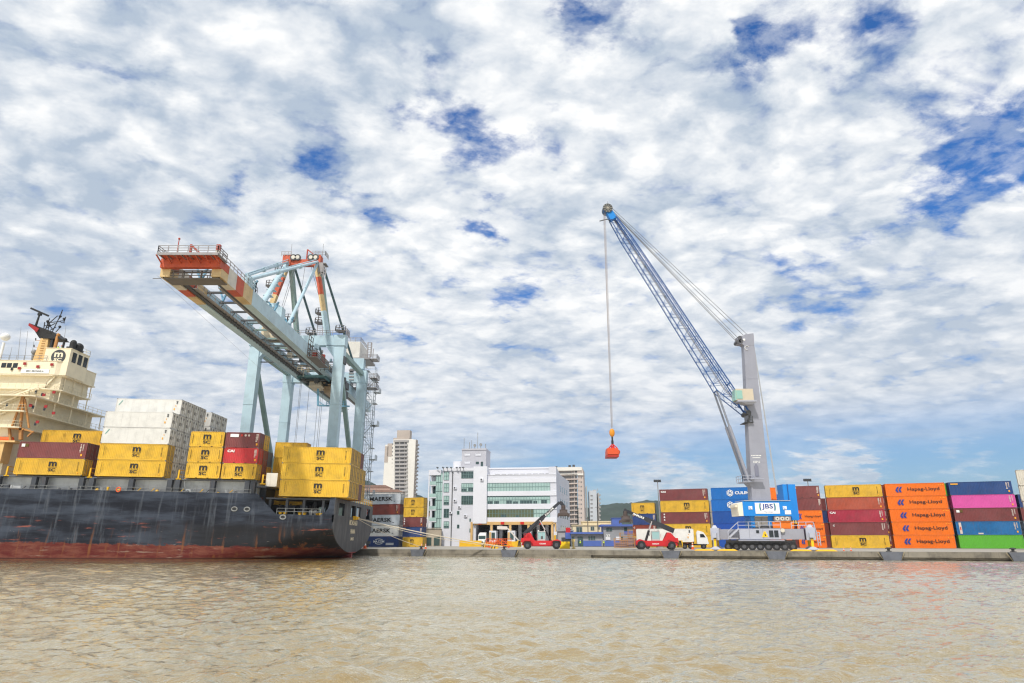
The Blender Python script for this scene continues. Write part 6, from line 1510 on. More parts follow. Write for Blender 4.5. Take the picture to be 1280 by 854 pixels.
def stripe_block(px, Y, lab, w_=3.6, h=.95, stripes=True, m=yel):
    p = at(px, Y); q = MB(); q.hexa([(p.x-w_/2, Y-.35, GZ), (p.x+w_/2, Y-.35, GZ), (p.x+w_/2, Y+.35, GZ), (p.x-w_/2, Y+.35, GZ)], [(p.x-w_/2, Y-.2, GZ+h), (p.x+w_/2, Y-.2, GZ+h), (p.x+w_/2, Y+.2, GZ+h), (p.x-w_/2, Y+.2, GZ+h)], 0)
    if stripes:
        n = int(w_/.62)
        for k in range(n):
            x = p.x-w_/2+k*.62+.05; q.add([(x, Y-.355, GZ+.03), (x+.26, Y-.355, GZ+.03), (x+.50, Y-.215, GZ+h-.02), (x+.24, Y-.215, GZ+h-.02)], [(0, 1, 2, 3)], 1)
    o = q.build('barrier_block', [m, black], None, loc=(p.x, Y, GZ)); return tag(o, lab, 'barrier', 'yellow barrier blocks before the offices')
stripe_block(588, 200, 'plain yellow block left of the dark truck bay', 6.5, 1.7, False); stripe_block(609.5, 180, 'striped yellow block right under the white truck nose', 2.6, 1.2); stripe_block(618.5, 178, 'second striped block from the white truck', 2.6, 1.3); stripe_block(640, 190, 'plain yellow block between the two striped groups and the reach stacker', 6.5, 1.5, False)
stripe_block(618, 152, 'low striped block nearest the quay edge beside the orange gangway', 1.6, .8)
stripe_block(706, 150, 'bright yellow box right of the raised-boom reach stacker', 2.2, 1.5, False, mat('box_yellow', C(240,200,10), .5, dirt=.05))
p = at(717, 149); q = MB(); q.tube((p.x, p.y, GZ), (p.x, p.y, GZ+1.9), .22, 10); q.box(p.x-.4, p.y-.3, GZ, p.x+.4, p.y+.3, GZ+.25); q.box(p.x-.35, p.y-.25, GZ+1.5, p.x+.35, p.y+.25, GZ+2.0)
tag(q.build('service_post', mat('post_cream', C(216,190,120), .6), None, loc=(p.x, p.y, GZ)), 'cream service post on the quay right of the yellow box', 'post')
# ---- gangway and orange frames stowed before the offices
def gangway(px, Y, lab):
    p = at(px, Y); r = empty('gangway', (p.x, Y, GZ), lab, 'gangway'); q = MB()
    q.box(p.x-2.6, Y-.7, GZ+.3, p.x+2.6, Y+.7, GZ+.42); q.bar((p.x-2.8, Y-.6, GZ+.2), (p.x+2.8, Y-.6, GZ+.35), .14); q.tube((p.x-1.8, Y-.8, GZ+.28), (p.x-1.8, Y+.8, GZ+.28), .28, 10); q.tube((p.x+1.6, Y-.8, GZ+.28), (p.x+1.6, Y+.8, GZ+.28), .28, 10)
    q.build('deck', orange_p, r); q = MB(); q.rail([(p.x-2.6, Y-.7, GZ+.42), (p.x+2.2, Y-.7, GZ+.42)], 1.7, .9, .06, bars=3); q.bar((p.x-2.6, Y-.7, GZ+.5), (p.x-.4, Y-.7, GZ+2.1), .16); q.bar((p.x-.4, Y-.7, GZ+2.1), (p.x+1.9, Y-.7, GZ+.5), .16); q.rail([(p.x-2.6, Y+.7, GZ+.42), (p.x+2.2, Y+.7, GZ+.42)], 1.7, .9, .05); q.build('railing', orange_p, r)
    q = MB(); q.cbox((p.x+.6, Y, GZ+1.1), 1.1, .9, 1.0); q.build('winch_box', mat('winch_dark', C(60,60,80), .6), r)
gangway(627.5, 165, 'orange gangway with railings stowed on the quay before the truck bays')
gangway(620.5, 172, 'second orange gangway behind the first, nearer the white truck')
p = at(644, 175); q = MB(); a = Vector((GX(634, 175), 175, GZ+4.8)); q.bar((p.x+1.6, 175, GZ+1.0), a, .3); q.bar(a, a+Vector((-2.6, 0, .1)), .5, .8); q.box(p.x+1.2, 174.6, GZ, p.x+2.0, 175.4, GZ+1.1)
tag(q.build('boom_gate', mat('arm_white', C(220,214,206), .5), None, loc=(p.x+1.6, 175, GZ)), 'white slanting barrier arm before the middle truck bay', 'barrier')
# ---- people
def person(p, lab, facing=0, lean=0.0, vest=(.55, .75, .05, 1), name='person', bend=0.0):
    bm = bmesh.new(); sk = bm.verts.layers.skin.verify()
    J = {}
    def v(n, co, r, par=None):
        J[n] = bm.verts.new(co); J[n][sk].radius = (r, r*.85)
        if par: bm.edges.new((J[par], J[n]))
    v('pel', (0, 0, .95), .15); J['pel'][sk].use_root = True
    v('waist', (0, .02, 1.10), .135, 'pel'); v('chest', (0, -.03*bend, 1.34), .165, 'waist'); v('neck', (0, -.06*bend, 1.50), .062, 'chest'); v('jaw', (0, -.08*bend-.02, 1.58), .075, 'neck'); v('head', (0, -.08*bend-.015, 1.67), .10, 'jaw'); v('crown', (0, -.08*bend, 1.75), .07, 'head')
    for s in (-1, 1):
        v(f'hip{s}', (s*.10, 0, .90), .105, 'pel'); v(f'knee{s}', (s*.12, -.03, .50), .068, f'hip{s}'); v(f'ank{s}', (s*.13, .02, .09), .045, f'knee{s}'); v(f'toe{s}', (s*.14, -.15, .04), .036, f'ank{s}')
        v(f'sho{s}', (s*.19, 0, 1.43), .065, 'chest'); v(f'elb{s}', (s*.27, .03, 1.15), .045, f'sho{s}'); v(f'wri{s}', (s*.25, -.14-.1*bend, .97), .032, f'elb{s}'); v(f'han{s}', (s*.24, -.19-.1*bend, .90), .038, f'wri{s}')
    me = bpy.data.meshes.new('person'); bm.to_mesh(me); bm.free()
    o = bpy.data.objects.new(name, me); COL.objects.link(o); o.modifiers.new('skin', 'SKIN'); s_ = o.modifiers.new('sub', 'SUBSURF'); s_.levels = s_.render_levels = 1
    o.location = p; o.rotation_euler = (0, 0, facing); WL[o.name] = Vector(p)
    cl = bpy.data.materials.get('work_clothes')
    if cl is None:
        cl = bpy.data.materials.new('work_clothes'); cl.use_nodes = True; t = NT(cl.node_tree); z = t.n('ShaderNodeSeparateXYZ', ins={0: t.n('ShaderNodeTexCoord').outputs['Object']}).outputs[2]
        c_ = t.mix(t.ramp(z, 1.50, 1.51), (.03, .04, .09, 1), (.42, .24, .16, 1)); c_ = t.mix(t.ramp(z, .10, .09), c_, (.02, .02, .02, 1)); cl.node_tree.links.new(c_, cl.node_tree.nodes['Principled BSDF'].inputs['Base Color'])
    me.materials.append(cl)
    q = MB(); q.tube((0, 0, 1.0), (0, -.02*bend, 1.24), .20, 14, r2=.225); q.tube((0, -.02*bend, 1.24), (0, -.03*bend, 1.46), .225, 14, r2=.15); q.v = [(x, y*.78, z) for x, y, z in q.v]
    q.build('vest', mat('vest_%d' % int(vest[0]*100), vest, .6, dirt=.05), o, world=False)
    q = MB(); q.sphere((0, -.08*bend, 1.71), .125, 12, 8, sc=(1, 1.12, .8)); q.tube((0, -.08*bend-.03, 1.68), (0, -.08*bend-.03, 1.695), .155, 12); q.build('helmet', INK['white'] if vest[0] > .5 else orange_p, o, world=False)
    return tag(o, lab, 'person')
person(at(725.5, 190)+Vector((0, 0, 0)), 'person in yellow vest by the doorway of the low grey building', R(10))
person(at(755, 192), 'person in yellow-green vest and white helmet before the grey building with blue trim', R(-20), vest=(.62, .78, .10, 1))
def on_ship(px, Y, zl): return Vector((GX(px, Y, zl), Y, zl))
person(W(71.3, 440.8, 124.3)+Vector((0,0,-.3)), 'person in bright yellow vest on top of the funnel casing', R(60), bend=1.5)
person(W(76.4, 441.0, 124.6)+Vector((0,0,-.3)), 'person in green vest beside the black vent on the funnel casing', R(-60), vest=(.35, .62, .08, 1), bend=1.5)
# ================================================================== buildings
wallw = mat('office_white', C(208,209,217), .7, dirt=.10, dscale=.12, streak=.10, streak_col=(.45, .44, .46, 1))
wallw2 = mat('office_white_trim', C(218,219,226), .7, dirt=.06, dscale=.2)
gglass = mat('green_glass', C(166,194,188), .10, dirt=.25, dscale=.35, spec=.8)
gdark = mat('dark_green_glass', C(58,82,82), .10, dirt=.35, dscale=.45, spec=.8)
golive = mat('olive_glass', C(92,100,70), .12, dirt=.3, dscale=.4, spec=.8)
mull = mat('mullion', C(112,140,138), .5, dirt=.1)
voidm = mat('bay_interior', (.05, .05, .055, 1), .9, dirt=.2)
class Face:
    """a facade plane through the ground point seen at (px, Y), its right end turned nearer by yaw degrees"""
    def __init__(s, px, Y, yaw, name, label, cat, group=None):
        s.O = Vector((GX(px, Y), Y, GZ)); s.yaw = R(yaw)
        s.e = Vector((math.cos(s.yaw), -math.sin(s.yaw), 0)); s.n = Vector((math.sin(s.yaw), math.cos(s.yaw), 0))
        s.root = empty(name, tuple(s.O), label, cat, group, rot=(0, 0, -s.yaw))
    def uz(s, px, py, d=0.0):
        r_ = ray(px, py); o = Vector((0, 0, CZ)); pl_ = s.O+s.n*d
        t = (pl_-o).dot(s.n)/r_.dot(s.n); p = o+r_*t
        return ((p-s.O).dot(s.e), p.z-GZ)
    def rect(s, px0, py0, px1, py1, d=0.0):
        u0, z1 = s.uz(px0, py0, d); u1, z0 = s.uz(px1, py1, d); return u0, z0, u1, z1
    def part(s, q, name, m, par=None): return q.build(name, m, par or s.root, world=False)
def window(F, px0, py0, px1, py1, nx, nz, glass, mm, dep=.16, d=0.0, name='window', fr=.10, dark=()):
    u0, z0, u1, z1 = F.rect(px0, py0, px1, py1, d); q = MB()
    q.box(u0, d-dep*.3, z0, u1, d+.3, z1, 0)
    for i in range(nx+1): u = u0+(u1-u0)*i/nx; q.box(u-fr/2, d-dep, z0, u+fr/2, d-dep*.3+.01, z1, 1)
    for j in range(nz+1): z = z0+(z1-z0)*j/nz; q.box(u0, d-dep*.9, z-fr/2, u1, d-dep*.3+.01, z+fr/2, 1)
    for a in dark:
        ua = u0+(u1-u0)*a[0]; ub = u0+(u1-u0)*a[1]; q.box(ua, d-dep*.45, z0+(z1-z0)*a[2]+fr, ub, d-dep*.3, z0+(z1-z0)*a[3]-fr, 2)
    return F.part(q, name, [glass, mm, gdark])
# ---- port offices
F = Face(697, 212, 7, 'office_building', 'white port office building with green glass bands and open truck bays', 'building')
def blk(q, px0, py0, px1, py1, d0, d1, mi=0, toground=False):
    u0, z0, u1, z1 = F.rect(px0, py0, px1, py1, d0)
    q.box(u0, d0, 0 if toground else z0, u1, d1, z1, mi); return u0, z0, u1, z1
q = MB(); DB = 34
uL, _ = F.uz(551, 680); uT, _ = F.uz(592, 680); uR = 0.0
_, zroof = F.uz(650, 584); _, zrl = F.uz(580, 585.5); _, zbay = F.uz(640, 655)
q.box(uL, 0, 0, uT, DB, zrl)                             # left block
q.box(uT, .0, zbay, uR, DB, zroof-2.4)                   # floors over the bays
q.box(uT, 2.6, zroof-2.4, uR-2.4, DB, zroof)             # set back attic
q.box(uR-2.4, 0, zroof-2.4, uR, DB, zroof)
ua, za, ub, zb = F.rect(615, 597, 688, 602, 0)
q.box(uT, DB-.5, 0, uR, DB, zbay)                         # back of the bays
ur, _ = F.uz(689, 680); q.box(ur, 0, 0, uR, DB, zbay); q.box(uT, .0, 0, F.uz(594.5, 680)[0], DB, zbay)
wl = F.part(q, 'wall', wallw)
q = MB(); blk(q, 592, 583.2, 608, 654.5, -1.1, 3.0)       # projecting stair shaft
F.part(q, 'stair_shaft', wallw2)
q = MB(); blk(q, 577.5, 561.6, 607.5, 586, 4, 13); u0, z0, u1, z1 = F.rect(577, 561, 608, 562.5, 3.8); q.box(u0, 3.8, z0, u1, 13.2, z1)
tw_ = F.part(q, 'roof_tower', mat('office_grey', C(184,184,192), .7, dirt=.15, dscale=.2))
for (a, b_, c_, d_) in ((581,567,587.5,569.5),(594.5,567,601,569.5),(581,577,587.5,579.5)): window(F, a, b_, c_, d_, 1, 1, wallw2, wallw2, .2, 4)
window(F, 595, 577.5, 598.5, 580, 2, 1, gdark, gdark, .1, 4); window(F, 601.2, 577.5, 603.6, 583, 1, 1, gdark, gdark, .1, 4)
q = MB(); u0, z0 = F.uz(573.5, 577.5, 6); q.tube((u0, 6, z0-4), (u0, 6, z0), 1.9, 20); F.part(q, 'water_tank', wallw2)
for px, py0, py1 in ((580, 561, 548), (587, 561, 553), (589.5, 561, 550.5), (597, 561, 541), (601, 561, 556), (607, 561, 555), (593.5, 561, 557)):
    u, za = F.uz(px, py0, 8); _, zb2 = F.uz(px, py1, 8); q = MB(); q.bar((u, 8, za-.3), (u, 8, zb2), .14 if py1 < 552 else .2); 
    if py1 > 555: q.tube((u, 7.7, zb2), (u, 8, zb2), .5, 10)
    F.part(q, 'aerial', mat('aerial_grey', (.25, .25, .25, 1)))
u, za = F.uz(599, 561.5, 8); q = MB(); q.bar((u-.9, 8, za), (u+.9, 8, za), .3); F.part(q, 'aerial_base', galvD)
# parapets and sill bands
q = MB(); 
for py0, py1 in ((598.5, 603), (614.3, 619.5), (630.2, 636.3), (647, 653)): u0, z0, u1, z1 = F.rect(608, py0, 697, py1, 0); q.box(u0+.02, -.22, z0, -.02, 0.0, z1)
q.box(uL, -.25, zrl-.8, uT-.02, 0, zrl+.12); q.box(uT, -.12, zroof-2.5, uR+.1, 2.5, zroof-2.28); q.box(uT, 2.4, zroof-.3, uR-2.4, 2.6, zroof+.15)
F.part(q, 'cornice', wallw2)
q = MB(); u0, z0, u1, z1 = F.rect(619, 592.5, 690, 597, 2.5)
for k in range(9): q.box(u0+(u1-u0)*k/9, 2.48, z0+.15, u0+(u1-u0)*(k+.75)/9, 2.6, z1-.1)
F.part(q, 'roof_louvre', galvD)
q = MB()
for px in (572, 576, 580, 555, 560, 548, 565): 
    u, z = F.uz(px, 586.5, 0); q.bar((u, -.3, z), (u-.4, -1.0, z+.5), .14); q.bar((u-.4, -1.0, z+.5), (u+.3, -1.3, z+.4), .25)
F.part(q, 'floodlight', galvD)
q = MB(); u, z = F.uz(566, 590); q.box(u-.12, -.2, 0, u+.12, -.001, z); F.part(q, 'downpipe', galvD)
for py0, py1, gl in ((590, 600, gglass), (604.4, 615, gglass), (620, 631, gglass), (636.3, 647, gdark), (652, 660, gglass)):
    window(F, 555, py0, 561, py1, 2, 2, gl, mull, dark=((0, 1, 0, .35),) if py0 > 615 else ())
for py0, py1 in ((590, 597.6), (604.4, 614.4), (620, 630.5)):
    window(F, 577, py0, 592-.3, py1, 5, 2, gglass if py0 > 600 and py0 < 610 else gdark, mull, dark=((0, .45, 0, .4), (.55, 1, 0, .5)))
for (a, b_, c_, d_) in ((571.5,639,574,643.2),(571.5,656,574,660.3),(587,648.5,588.5,652),(587,661,588.3,665.5)): window(F, a, b_, c_, d_, 1, 1, gdark, mull, .1)
window(F, 608.4, 603.2, 687.5, 614.2, 22, 2, gglass, mull)
window(F, 608.4, 619.6, 687.5, 630.0, 22, 2, gglass, mull, dark=((0, 1, .78, 1), (.02, .10, 0, .4), (.12, .2, 0, .4), (.31, .40, 0, .45), (.42, .5, 0, .35), (.53, .72, 0, .45), (.74, .8, 0, .4), (.86, .95, 0, .5)))
window(F, 608.4, 636.4, 667, 647.0, 16, 2, golive, mull, dark=((.3, .42, 0, .4), (.62, .7, 0, .3)))
window(F, 667.2, 636.4, 687.5, 647.0, 6, 2, gglass, mull)
# left glazed wing with balconies
q = MB(); u0, z0, u1, z1 = F.rect(545.2, 592, 551, 679, 0); q.box(u0, .2, 0, u1+.02, 12, z1)
for k in range(8): q.box(u0, .06, z1*k/8, u1, .2, z1*k/8+.12, 1)
for k in range(4): u = u0+(u1-u0)*k/3; q.box(u-.06, .06, 0, u+.06, .2, z1, 1)
F.part(q, 'glass_wing', [gglass, mull])
for i, (py0, py1) in enumerate(((599, 606), (615, 621.5), (631, 637), (645.5, 651.5))):
    u0, z0, u1, z1 = F.rect(536.8, py0, 545.2, py1, 0); q = MB(); q.box(u0, 0, z0-.3, u1, 9, z0, 0); q.box(u0, -.05, z0, u1, .05, z0+1.1, 1); q.box(u0-.05, 0, z0, u0+.05, 9, z0+1.1, 1); q.box(u0+.6, 3, z0, u1, 3.2, z0+2.9, 2 if i else 0)
    F.part(q, 'balcony', [wallw2, gglass, gdark])
u0, z0, u1, z1 = F.rect(536.2, 587.6, 551, 594, 0); q = MB(); q.box(u0, -.2, z0, u1, 12, z1); q.box(u0, 3.3, 0, u0+.8, 12, z0); q.box(u0, -.1, 0, u0+.4, .3, z0); q.box(u0, 9, 0, u1, 12, z0)
F.part(q, 'wing_frame', wallw2)
# bays: tan portal frames, red lamps, booths
tanf = mat('portal_tan', C(206,168,110), .6, dirt=.15)
q = MB(); u0, z0, u1, z1 = F.rect(592.8, 652.5, 690, 656, 0); q.box(u0, -.7, z0, u1, -.24, z1, 0)
for px in (589.5, 614.5, 638, 661, 690.8): u, _ = F.uz(px, 680, 0); q.box(u-.35, -.6, 0, u+.35, -.25, z1-.02, 0)
u, z = F.uz(694.5, 653.5, 0); q.box(u-.2, -.6, 0, u+.2, -.3, z, 0); q.box(u-1.4, -.6, z-.4, u+.2, -.3, z-.002, 0)
F.part(q, 'portal_frame', tanf)
for px in (600.5, 628.5, 653, 675):
    u, z = F.uz(px, 654.2, 0); q = MB(); q.box(u-.55, -.95, z-.35, u+.55, -.71, z+.4); F.part(q, 'signal_lamp', mat('lamp_red', C(200,30,26), .5, dirt=0))
for px0, px1 in ((611.5, 620), (634.5, 643.5), (657.5, 664)):
    u0, z0, u1, z1 = F.rect(px0, 663.5, px1, 680, -3); q = MB(); q.box(u0, -3, 0, u1, 1.5, z1); bt = F.part(q, 'gate_booth', wallw2)
    q = MB(); q.box(u0+(u1-u0)*.35, -3.05, z1*.42, u1-.35, -2.99, z1*.88); F.part(q, 'window', gdark, bt)
    q = MB(); q.box(u0+.05, -3.06, z1*.4, u0+(u1-u0)*.3, -2.99, z1*.9); F.part(q, 'striped_panel', tanf, bt)
q = MB()   # columns and hanging gear inside the bays
for px in (614, 626, 637.5, 650, 661, 673, 684): u, _ = F.uz(px, 680, 5); q.box(u-.5, 5, 0, u+.5, 6, zbay-.02, 0); q.box(u+1.5, 18, 0, u+2.3, 19, zbay-.02, 0)
q.box(uT+.5, 6, zbay-1.4, uR-3, 6.4, zbay-.3, 1); q.box(uT+.5, 20, zbay-2.2, uR-3, 20.4, zbay-.3, 0)
F.part(q, 'column', [wallw2, voidm])
q = MB(); q.box(F.uz(612, 680, 30)[0], 31, .6, F.uz(686, 680, 30)[0], 31.2, zbay-1.2, 0); F.part(q, 'back_opening', mat('beyond_pale', C(176,176,170), .8, dirt=.4, dscale=.25))
u0, z0, u1, z1 = F.rect(692.5, 669, 700, 675, -.2); q = MB(); q.box(u0, -1.6, 0, u1, -.1, z1+1.0); F.part(q, 'kiosk', wallw2); q = MB(); q.box(u0+.8, -1.66, z0, u1-.05, -1.6, z1); q.box(u0+.05, -1.66, z0, u0+.7, -1.6, z1, 1); F.part(q, 'kiosk_window', [gdark, yel])
# right wing, its wall turned away
ang = R(11); wlen = 38
q = MB(); c0 = Vector((0, 0, 0)); pe = Vector((math.sin(R(4))*wlen, math.cos(R(4))*wlen, 0))
zt_ = zroof-1.6
q.add([(0.01, .02, 0), (pe.x, pe.y, 0), (pe.x-10, pe.y, 0), (-.5, DB-1, 0), (0.01, .02, zt_), (pe.x, pe.y, zt_), (pe.x-10, pe.y, zt_), (-.5, DB-1, zt_)], [(0, 1, 5, 4), (1, 2, 6, 5), (2, 3, 7, 6), (4, 5, 6, 7)])
F.part(q, 'side_wall', wallw)
def side_win(t0, t1, z0, z1):
    q = MB(); d = pe.normalized(); o_ = Vector((d.y, -d.x, 0))*.06
    a = d*t0+o_; b_ = d*t1+o_; q.add([(a.x, a.y, z0), (b_.x, b_.y, z0), (b_.x, b_.y, z1), (a.x, a.y, z1), (a.x-o_.x*3, a.y, z0), (b_.x-o_.x*3, b_.y, z0), (b_.x-o_.x*3, b_.y, z1), (a.x-o_.x*3, a.y, z1)], [(0, 1, 2, 3), (4, 0, 3, 7), (1, 5, 6, 2), (3, 2, 6, 7), (0, 4, 5, 1)])
    F.part(q, 'window', gdark if z0 > 6 else gglass)
for z0 in (4.5, 8.8, 13, 17.2):
    for t0 in (9, 15, 21, 28): side_win(t0, t0+2.2, z0, z0+1.9)
for px, py in ((569, 610), (569, 626), (574.5, 634), (582, 645), (563.5, 641), (603, 600)):
    u, z = F.uz(px, py, 0); dd = -1.1 if px > 592 else 0; q = MB(); q.box(u-.5, dd-.45, z-.35, u+.5, dd, z+.35); q.tube((u-.1, dd-.47, z), (u-.1, dd-.44, z), .27, 12, mi=1); F.part(q, 'air_conditioner', [wallw2, galvD])
# ---- white truck in the bay
r = empty('white_truck', tuple(F.O+F.e*F.uz(601, 680, -3)[0]+F.n*-2.0), 'white truck coming nose first out of the leftmost dark bay', 'truck', None, rot=(0, 0, -F.yaw)); tw2 = mat('truck_white', (.78, .78, .77, 1))
q = MB(); q.box(-1.25, 1.2, .6, 1.25, 3.2, 3.4); q.hexa([(-1.15, -.6, .5), (1.15, -.6, .5), (1.25, 1.25, .5), (-1.25, 1.25, .5)], [(-1.05, -.4, 1.7), (1.05, -.4, 1.7), (1.2, 1.25, 2.0), (-1.2, 1.25, 2.0)]); q.hexa([(-1.2, 1.2, 3.4), (1.2, 1.2, 3.4), (1.2, 3.2, 3.4), (-1.2, 3.2, 3.4)], [(-.9, 2.0, 4.0), (.9, 2.0, 4.0), (1.1, 3.2, 4.2), (-1.1, 3.2, 4.2)])
q.build('cab', tw2, r, world=False)
q = MB(); q.box(-1.08, 1.15, 2.15, 1.08, 1.21, 3.1); q.build('windscreen', gdark, r, world=False)
q = MB(); q.box(-.6, -.66, .7, .6, -.58, 1.45); q.build('grille', galvD, r, world=False)
for s in (-1, 1): q = MB(); q.box(s*.85-.2, -.66, .9, s*.85+.2, -.55, 1.2); q.build('headlight', clearg, r, world=False)
for s in (-1, 1):
    for y in (.3, 4.5): q = MB(); q.tube((s*1.0-.18, y, .5), (s*1.0+.18, y, .5), .5, 16); q.build('wheel', rubber, r, world=False)
q = MB(); q.box(-1.25, 3.6, 1.0, 1.25, 14, 3.8); q.build('cargo_box', mat('cargo_grey', (.3, .3, .3, 1)), r, world=False)
# ---- low grey building with blue trim
bgrey = mat('shed_grey', C(150,152,158), .8, dirt=.2, dscale=.3); btrim = mat('shed_blue', C(80,104,176), .6, dirt=.15)
G = Face(714, 200, 4, 'gatehouse', 'low grey building with blue roof edge and blue wall base', 'building')
def gb_(q, a, b_, c_, d_, d0, d1, mi): u0, z0, u1, z1 = G.rect(a, b_, c_, d_, d0); q.box(u0, d0, max(0, z0), u1, d1, z1, mi)
q = MB(); gb_(q, 714, 667, 754, 683, 0, 10, 0); gb_(q, 754, 657, 795, 683, -.4, 10, 0); G.part(q, 'wall', bgrey)
q = MB(); gb_(q, 728, 676, 752, 683, -.06, 0, 0); gb_(q, 756, 676, 792, 683, -.47, -.4, 0); gb_(q, 780, 664, 792, 668, -.5, -.4, 0); G.part(q, 'dado', btrim)
q = MB(); gb_(q, 713, 665.2, 754, 667.5, -1.0, 10.5, 0); gb_(q, 751, 655.6, 796, 658.0, -1.2, 10.5, 0); G.part(q, 'roof', btrim)
for a, b_, c_, d_ in ((735.5, 670.5, 738, 675), (738.6, 670.5, 741, 675), (741.6, 670.5, 744, 675), (757.8, 660, 761, 664), (761.6, 660, 765, 664), (780, 659.5, 784, 664), (757, 671.5, 763, 675), (770, 671, 776, 675)):
    u0, z0, u1, z1 = G.rect(a, b_, c_, d_, -.5); q = MB(); q.box(u0, -.55 if a > 754 else -.12, z0, u1, -.1 if a < 754 else -.38, z1); G.part(q, 'window', gdark if a < 750 or a > 756 and b_ < 670 else wallw2)
for a, c_ in ((722, 729), (776, 779), (714.5, 718)): 
    u0, z0, u1, z1 = G.rect(a, 671, c_, 683, 0); q = MB(); q.box(u0, -.1 if a < 754 else -.5, 0, u1, .02 if a < 754 else -.38, z1); G.part(q, 'door', gdark)
q = MB(); u, z = G.uz(759, 670.2, -.5); q.text('37', u+.3, z, .9, -.56, bold=.03); G.part(q, 'lettering', INK['white'])
p = at(707, 205); q = MB(); q.box(p.x-2.2, 205, GZ, p.x+2.4, 209, GZ+4.4, 0); q.box(p.x-2.5, 204.6, GZ+4.4, p.x+2.6, 209.4, GZ+4.7, 1); q.box(p.x-1.2, 204.9, GZ, p.x-.1, 205, GZ+2.6, 2)
tag(q.build('utility_kiosk', [mat('kiosk_grey', C(168,166,168), .7), bgrey, galvD], None, loc=(p.x, 205, GZ)), 'small grey utility kiosk at the foot of the office side wall', 'kiosk')
p = at(715, 203); q = MB(); q.box(p.x-1.8, 203, GZ+2.2, p.x+2.2, 205, GZ+4.0, 0); q.box(p.x-1.7, 203, GZ+4.0, p.x-.4, 204, GZ+5.4, 1); q.box(p.x-1.8, 203.2, GZ+.5, p.x+2.2, 205, GZ+2.2, 2)
for x in (-1.2, 1.5): q.tube((p.x+x, 202.8, GZ+.55), (p.x+x, 205, GZ+.55), .55, 14, mi=2)
tag(q.build('yard_tractor', [btrim, kred, galvD], None, loc=(p.x, 203, GZ)), 'small blue and red yard tractor between kiosk and gatehouse', 'vehicle')
# stacked pallets and cages by the gatehouse
for i, (px, w_, h, lab) in enumerate(((777, 3.2, 2.2, 'left rusty wire cage before the grey building'), (785, 3.4, 3.6, 'right rusty wire cage before the grey building'), (793, 2.4, 4.4, 'tallest rusty wire cage beside the container stack'))):
    p = at(px, 170+i); q = MB(); Y = 170+i
    for x in (-w_/2, w_/2):
        for y in (0, 1.4): q.bar((p.x+x, Y+y, GZ), (p.x+x, Y+y, GZ+h), .12)
    for k in range(5): z = GZ+.1+h*k/4.2; q.bar((p.x-w_/2, Y, z), (p.x+w_/2, Y, z), .09); q.bar((p.x-w_/2, Y+1.4, z), (p.x+w_/2, Y+1.4, z), .09)
    for k in range(7): x = p.x-w_/2+w_*k/6; q.bar((x, Y, GZ), (x, Y, GZ+h*.95), .05)
    q.box(p.x-w_/2+.2, Y+.3, GZ+.15, p.x+w_/2-.3, Y+1.2, GZ+h*.55, 1)
    tag(q.build('wire_cage', [rustor, mat('cage_load', C(150,130,136), .8, dirt=.4)], None, loc=(p.x, Y, GZ)), lab, 'cage', 'rusty wire cages by the grey building')
# ---- cream building behind
crm = mat('stucco_cream', C(222,208,176), .8, dirt=.18, dscale=.15)
H_ = Face(770, 262, 3, 'cream_building', 'long cream building behind the low blue-trimmed one', 'building')
q = MB(); u0, z0, u1, z1 = H_.rect(716, 656, 770, 684, 0); q.box(u0, 0, 0, u1, 14, z1); ua, za, ub, zb = H_.rect(728, 651.5, 768, 658, 2); q.box(ua, 2, z1-.1, ub, 12, zb); H_.part(q, 'wall', crm)
q = MB(); q.box(u0-.3, -.3, z1-.35, u1+.3, 14.2, z1-.02); q.box(ua-.3, 1.7, zb-.4, ub+.3, 12.2, zb+.02); H_.part(q, 'roof_edge', mat('stucco_pale', C(206,190,160), .8))
for a, b_, c_, d_ in ((738, 658, 743, 663.5), (720, 658.5, 728, 666), (747, 658, 750, 662), (756, 658, 760, 662)):
    x0, y0, x1, y1 = H_.rect(a, b_, c_, d_, 0); q = MB(); q.box(x0, -.1, y0, x1, .02, y1); q.box(x0+.2, -.14, y0+.2, (x0+x1)/2-.1, -.09, y1-.2, 1); q.box((x0+x1)/2+.1, -.14, y0+.2, x1-.2, -.09, y1-.2, 1); H_.part(q, 'window', [mat('shutter_grey', C(150,146,140), .7), gdark])
q = MB(); p = at(772.5, 255); u0 = p.x; z0 = W(772, 655, 255).z; z1 = W(772, 648.2, 255).z; q.box(p.x-1.8, 255, GZ, p.x+1.8, 258, z1); q.box(p.x-2, 254.8, z1, p.x+2, 258.2, z1+.25)
tag(q.build('blue_shed', btrim, None, loc=(p.x, 255, GZ)), 'small blue tower shed rising behind the low grey building', 'shed')
# ---- apartment towers
conw = mat('tower_white', C(222,218,210), .8, dirt=.10, dscale=.06); taupe = mat('tower_taupe', C(178,166,156), .8, dirt=.12, dscale=.06); balg = mat('balcony_grey', C(168,164,162), .8, dirt=.15, dscale=.1)
wdk = mat('window_dark', C(126,124,124), .25, dirt=.2, dscale=.3); pinkt = mat('tower_pinkish', C(192,178,170), .8, dirt=.12, dscale=.06); gryt = mat('tower_grey', C(186,190,196), .8, dirt=.10, dscale=.06)
T = Face(512, 540, 6, 'apartment_tower', 'tall white and taupe apartment tower behind the container stacks', 'building')
def tb(q, a, b_, c_, d_, d0, d1, mi=0, FF=None):
    u0, z0, u1, z1 = (FF or T).rect(a, b_, c_, d_, d0); q.box(u0, d0, max(0, z0), u1, d1, z1, mi)
q = MB(); tb(q, 481.5, 556, 492, 700, 1.5, 7); tb(q, 492, 549.5, 510.2, 700, 0, 7); tb(q, 509.5, 549.8, 513.2, 700, -.8, 6.3); T.part(q, 'wall', conw)
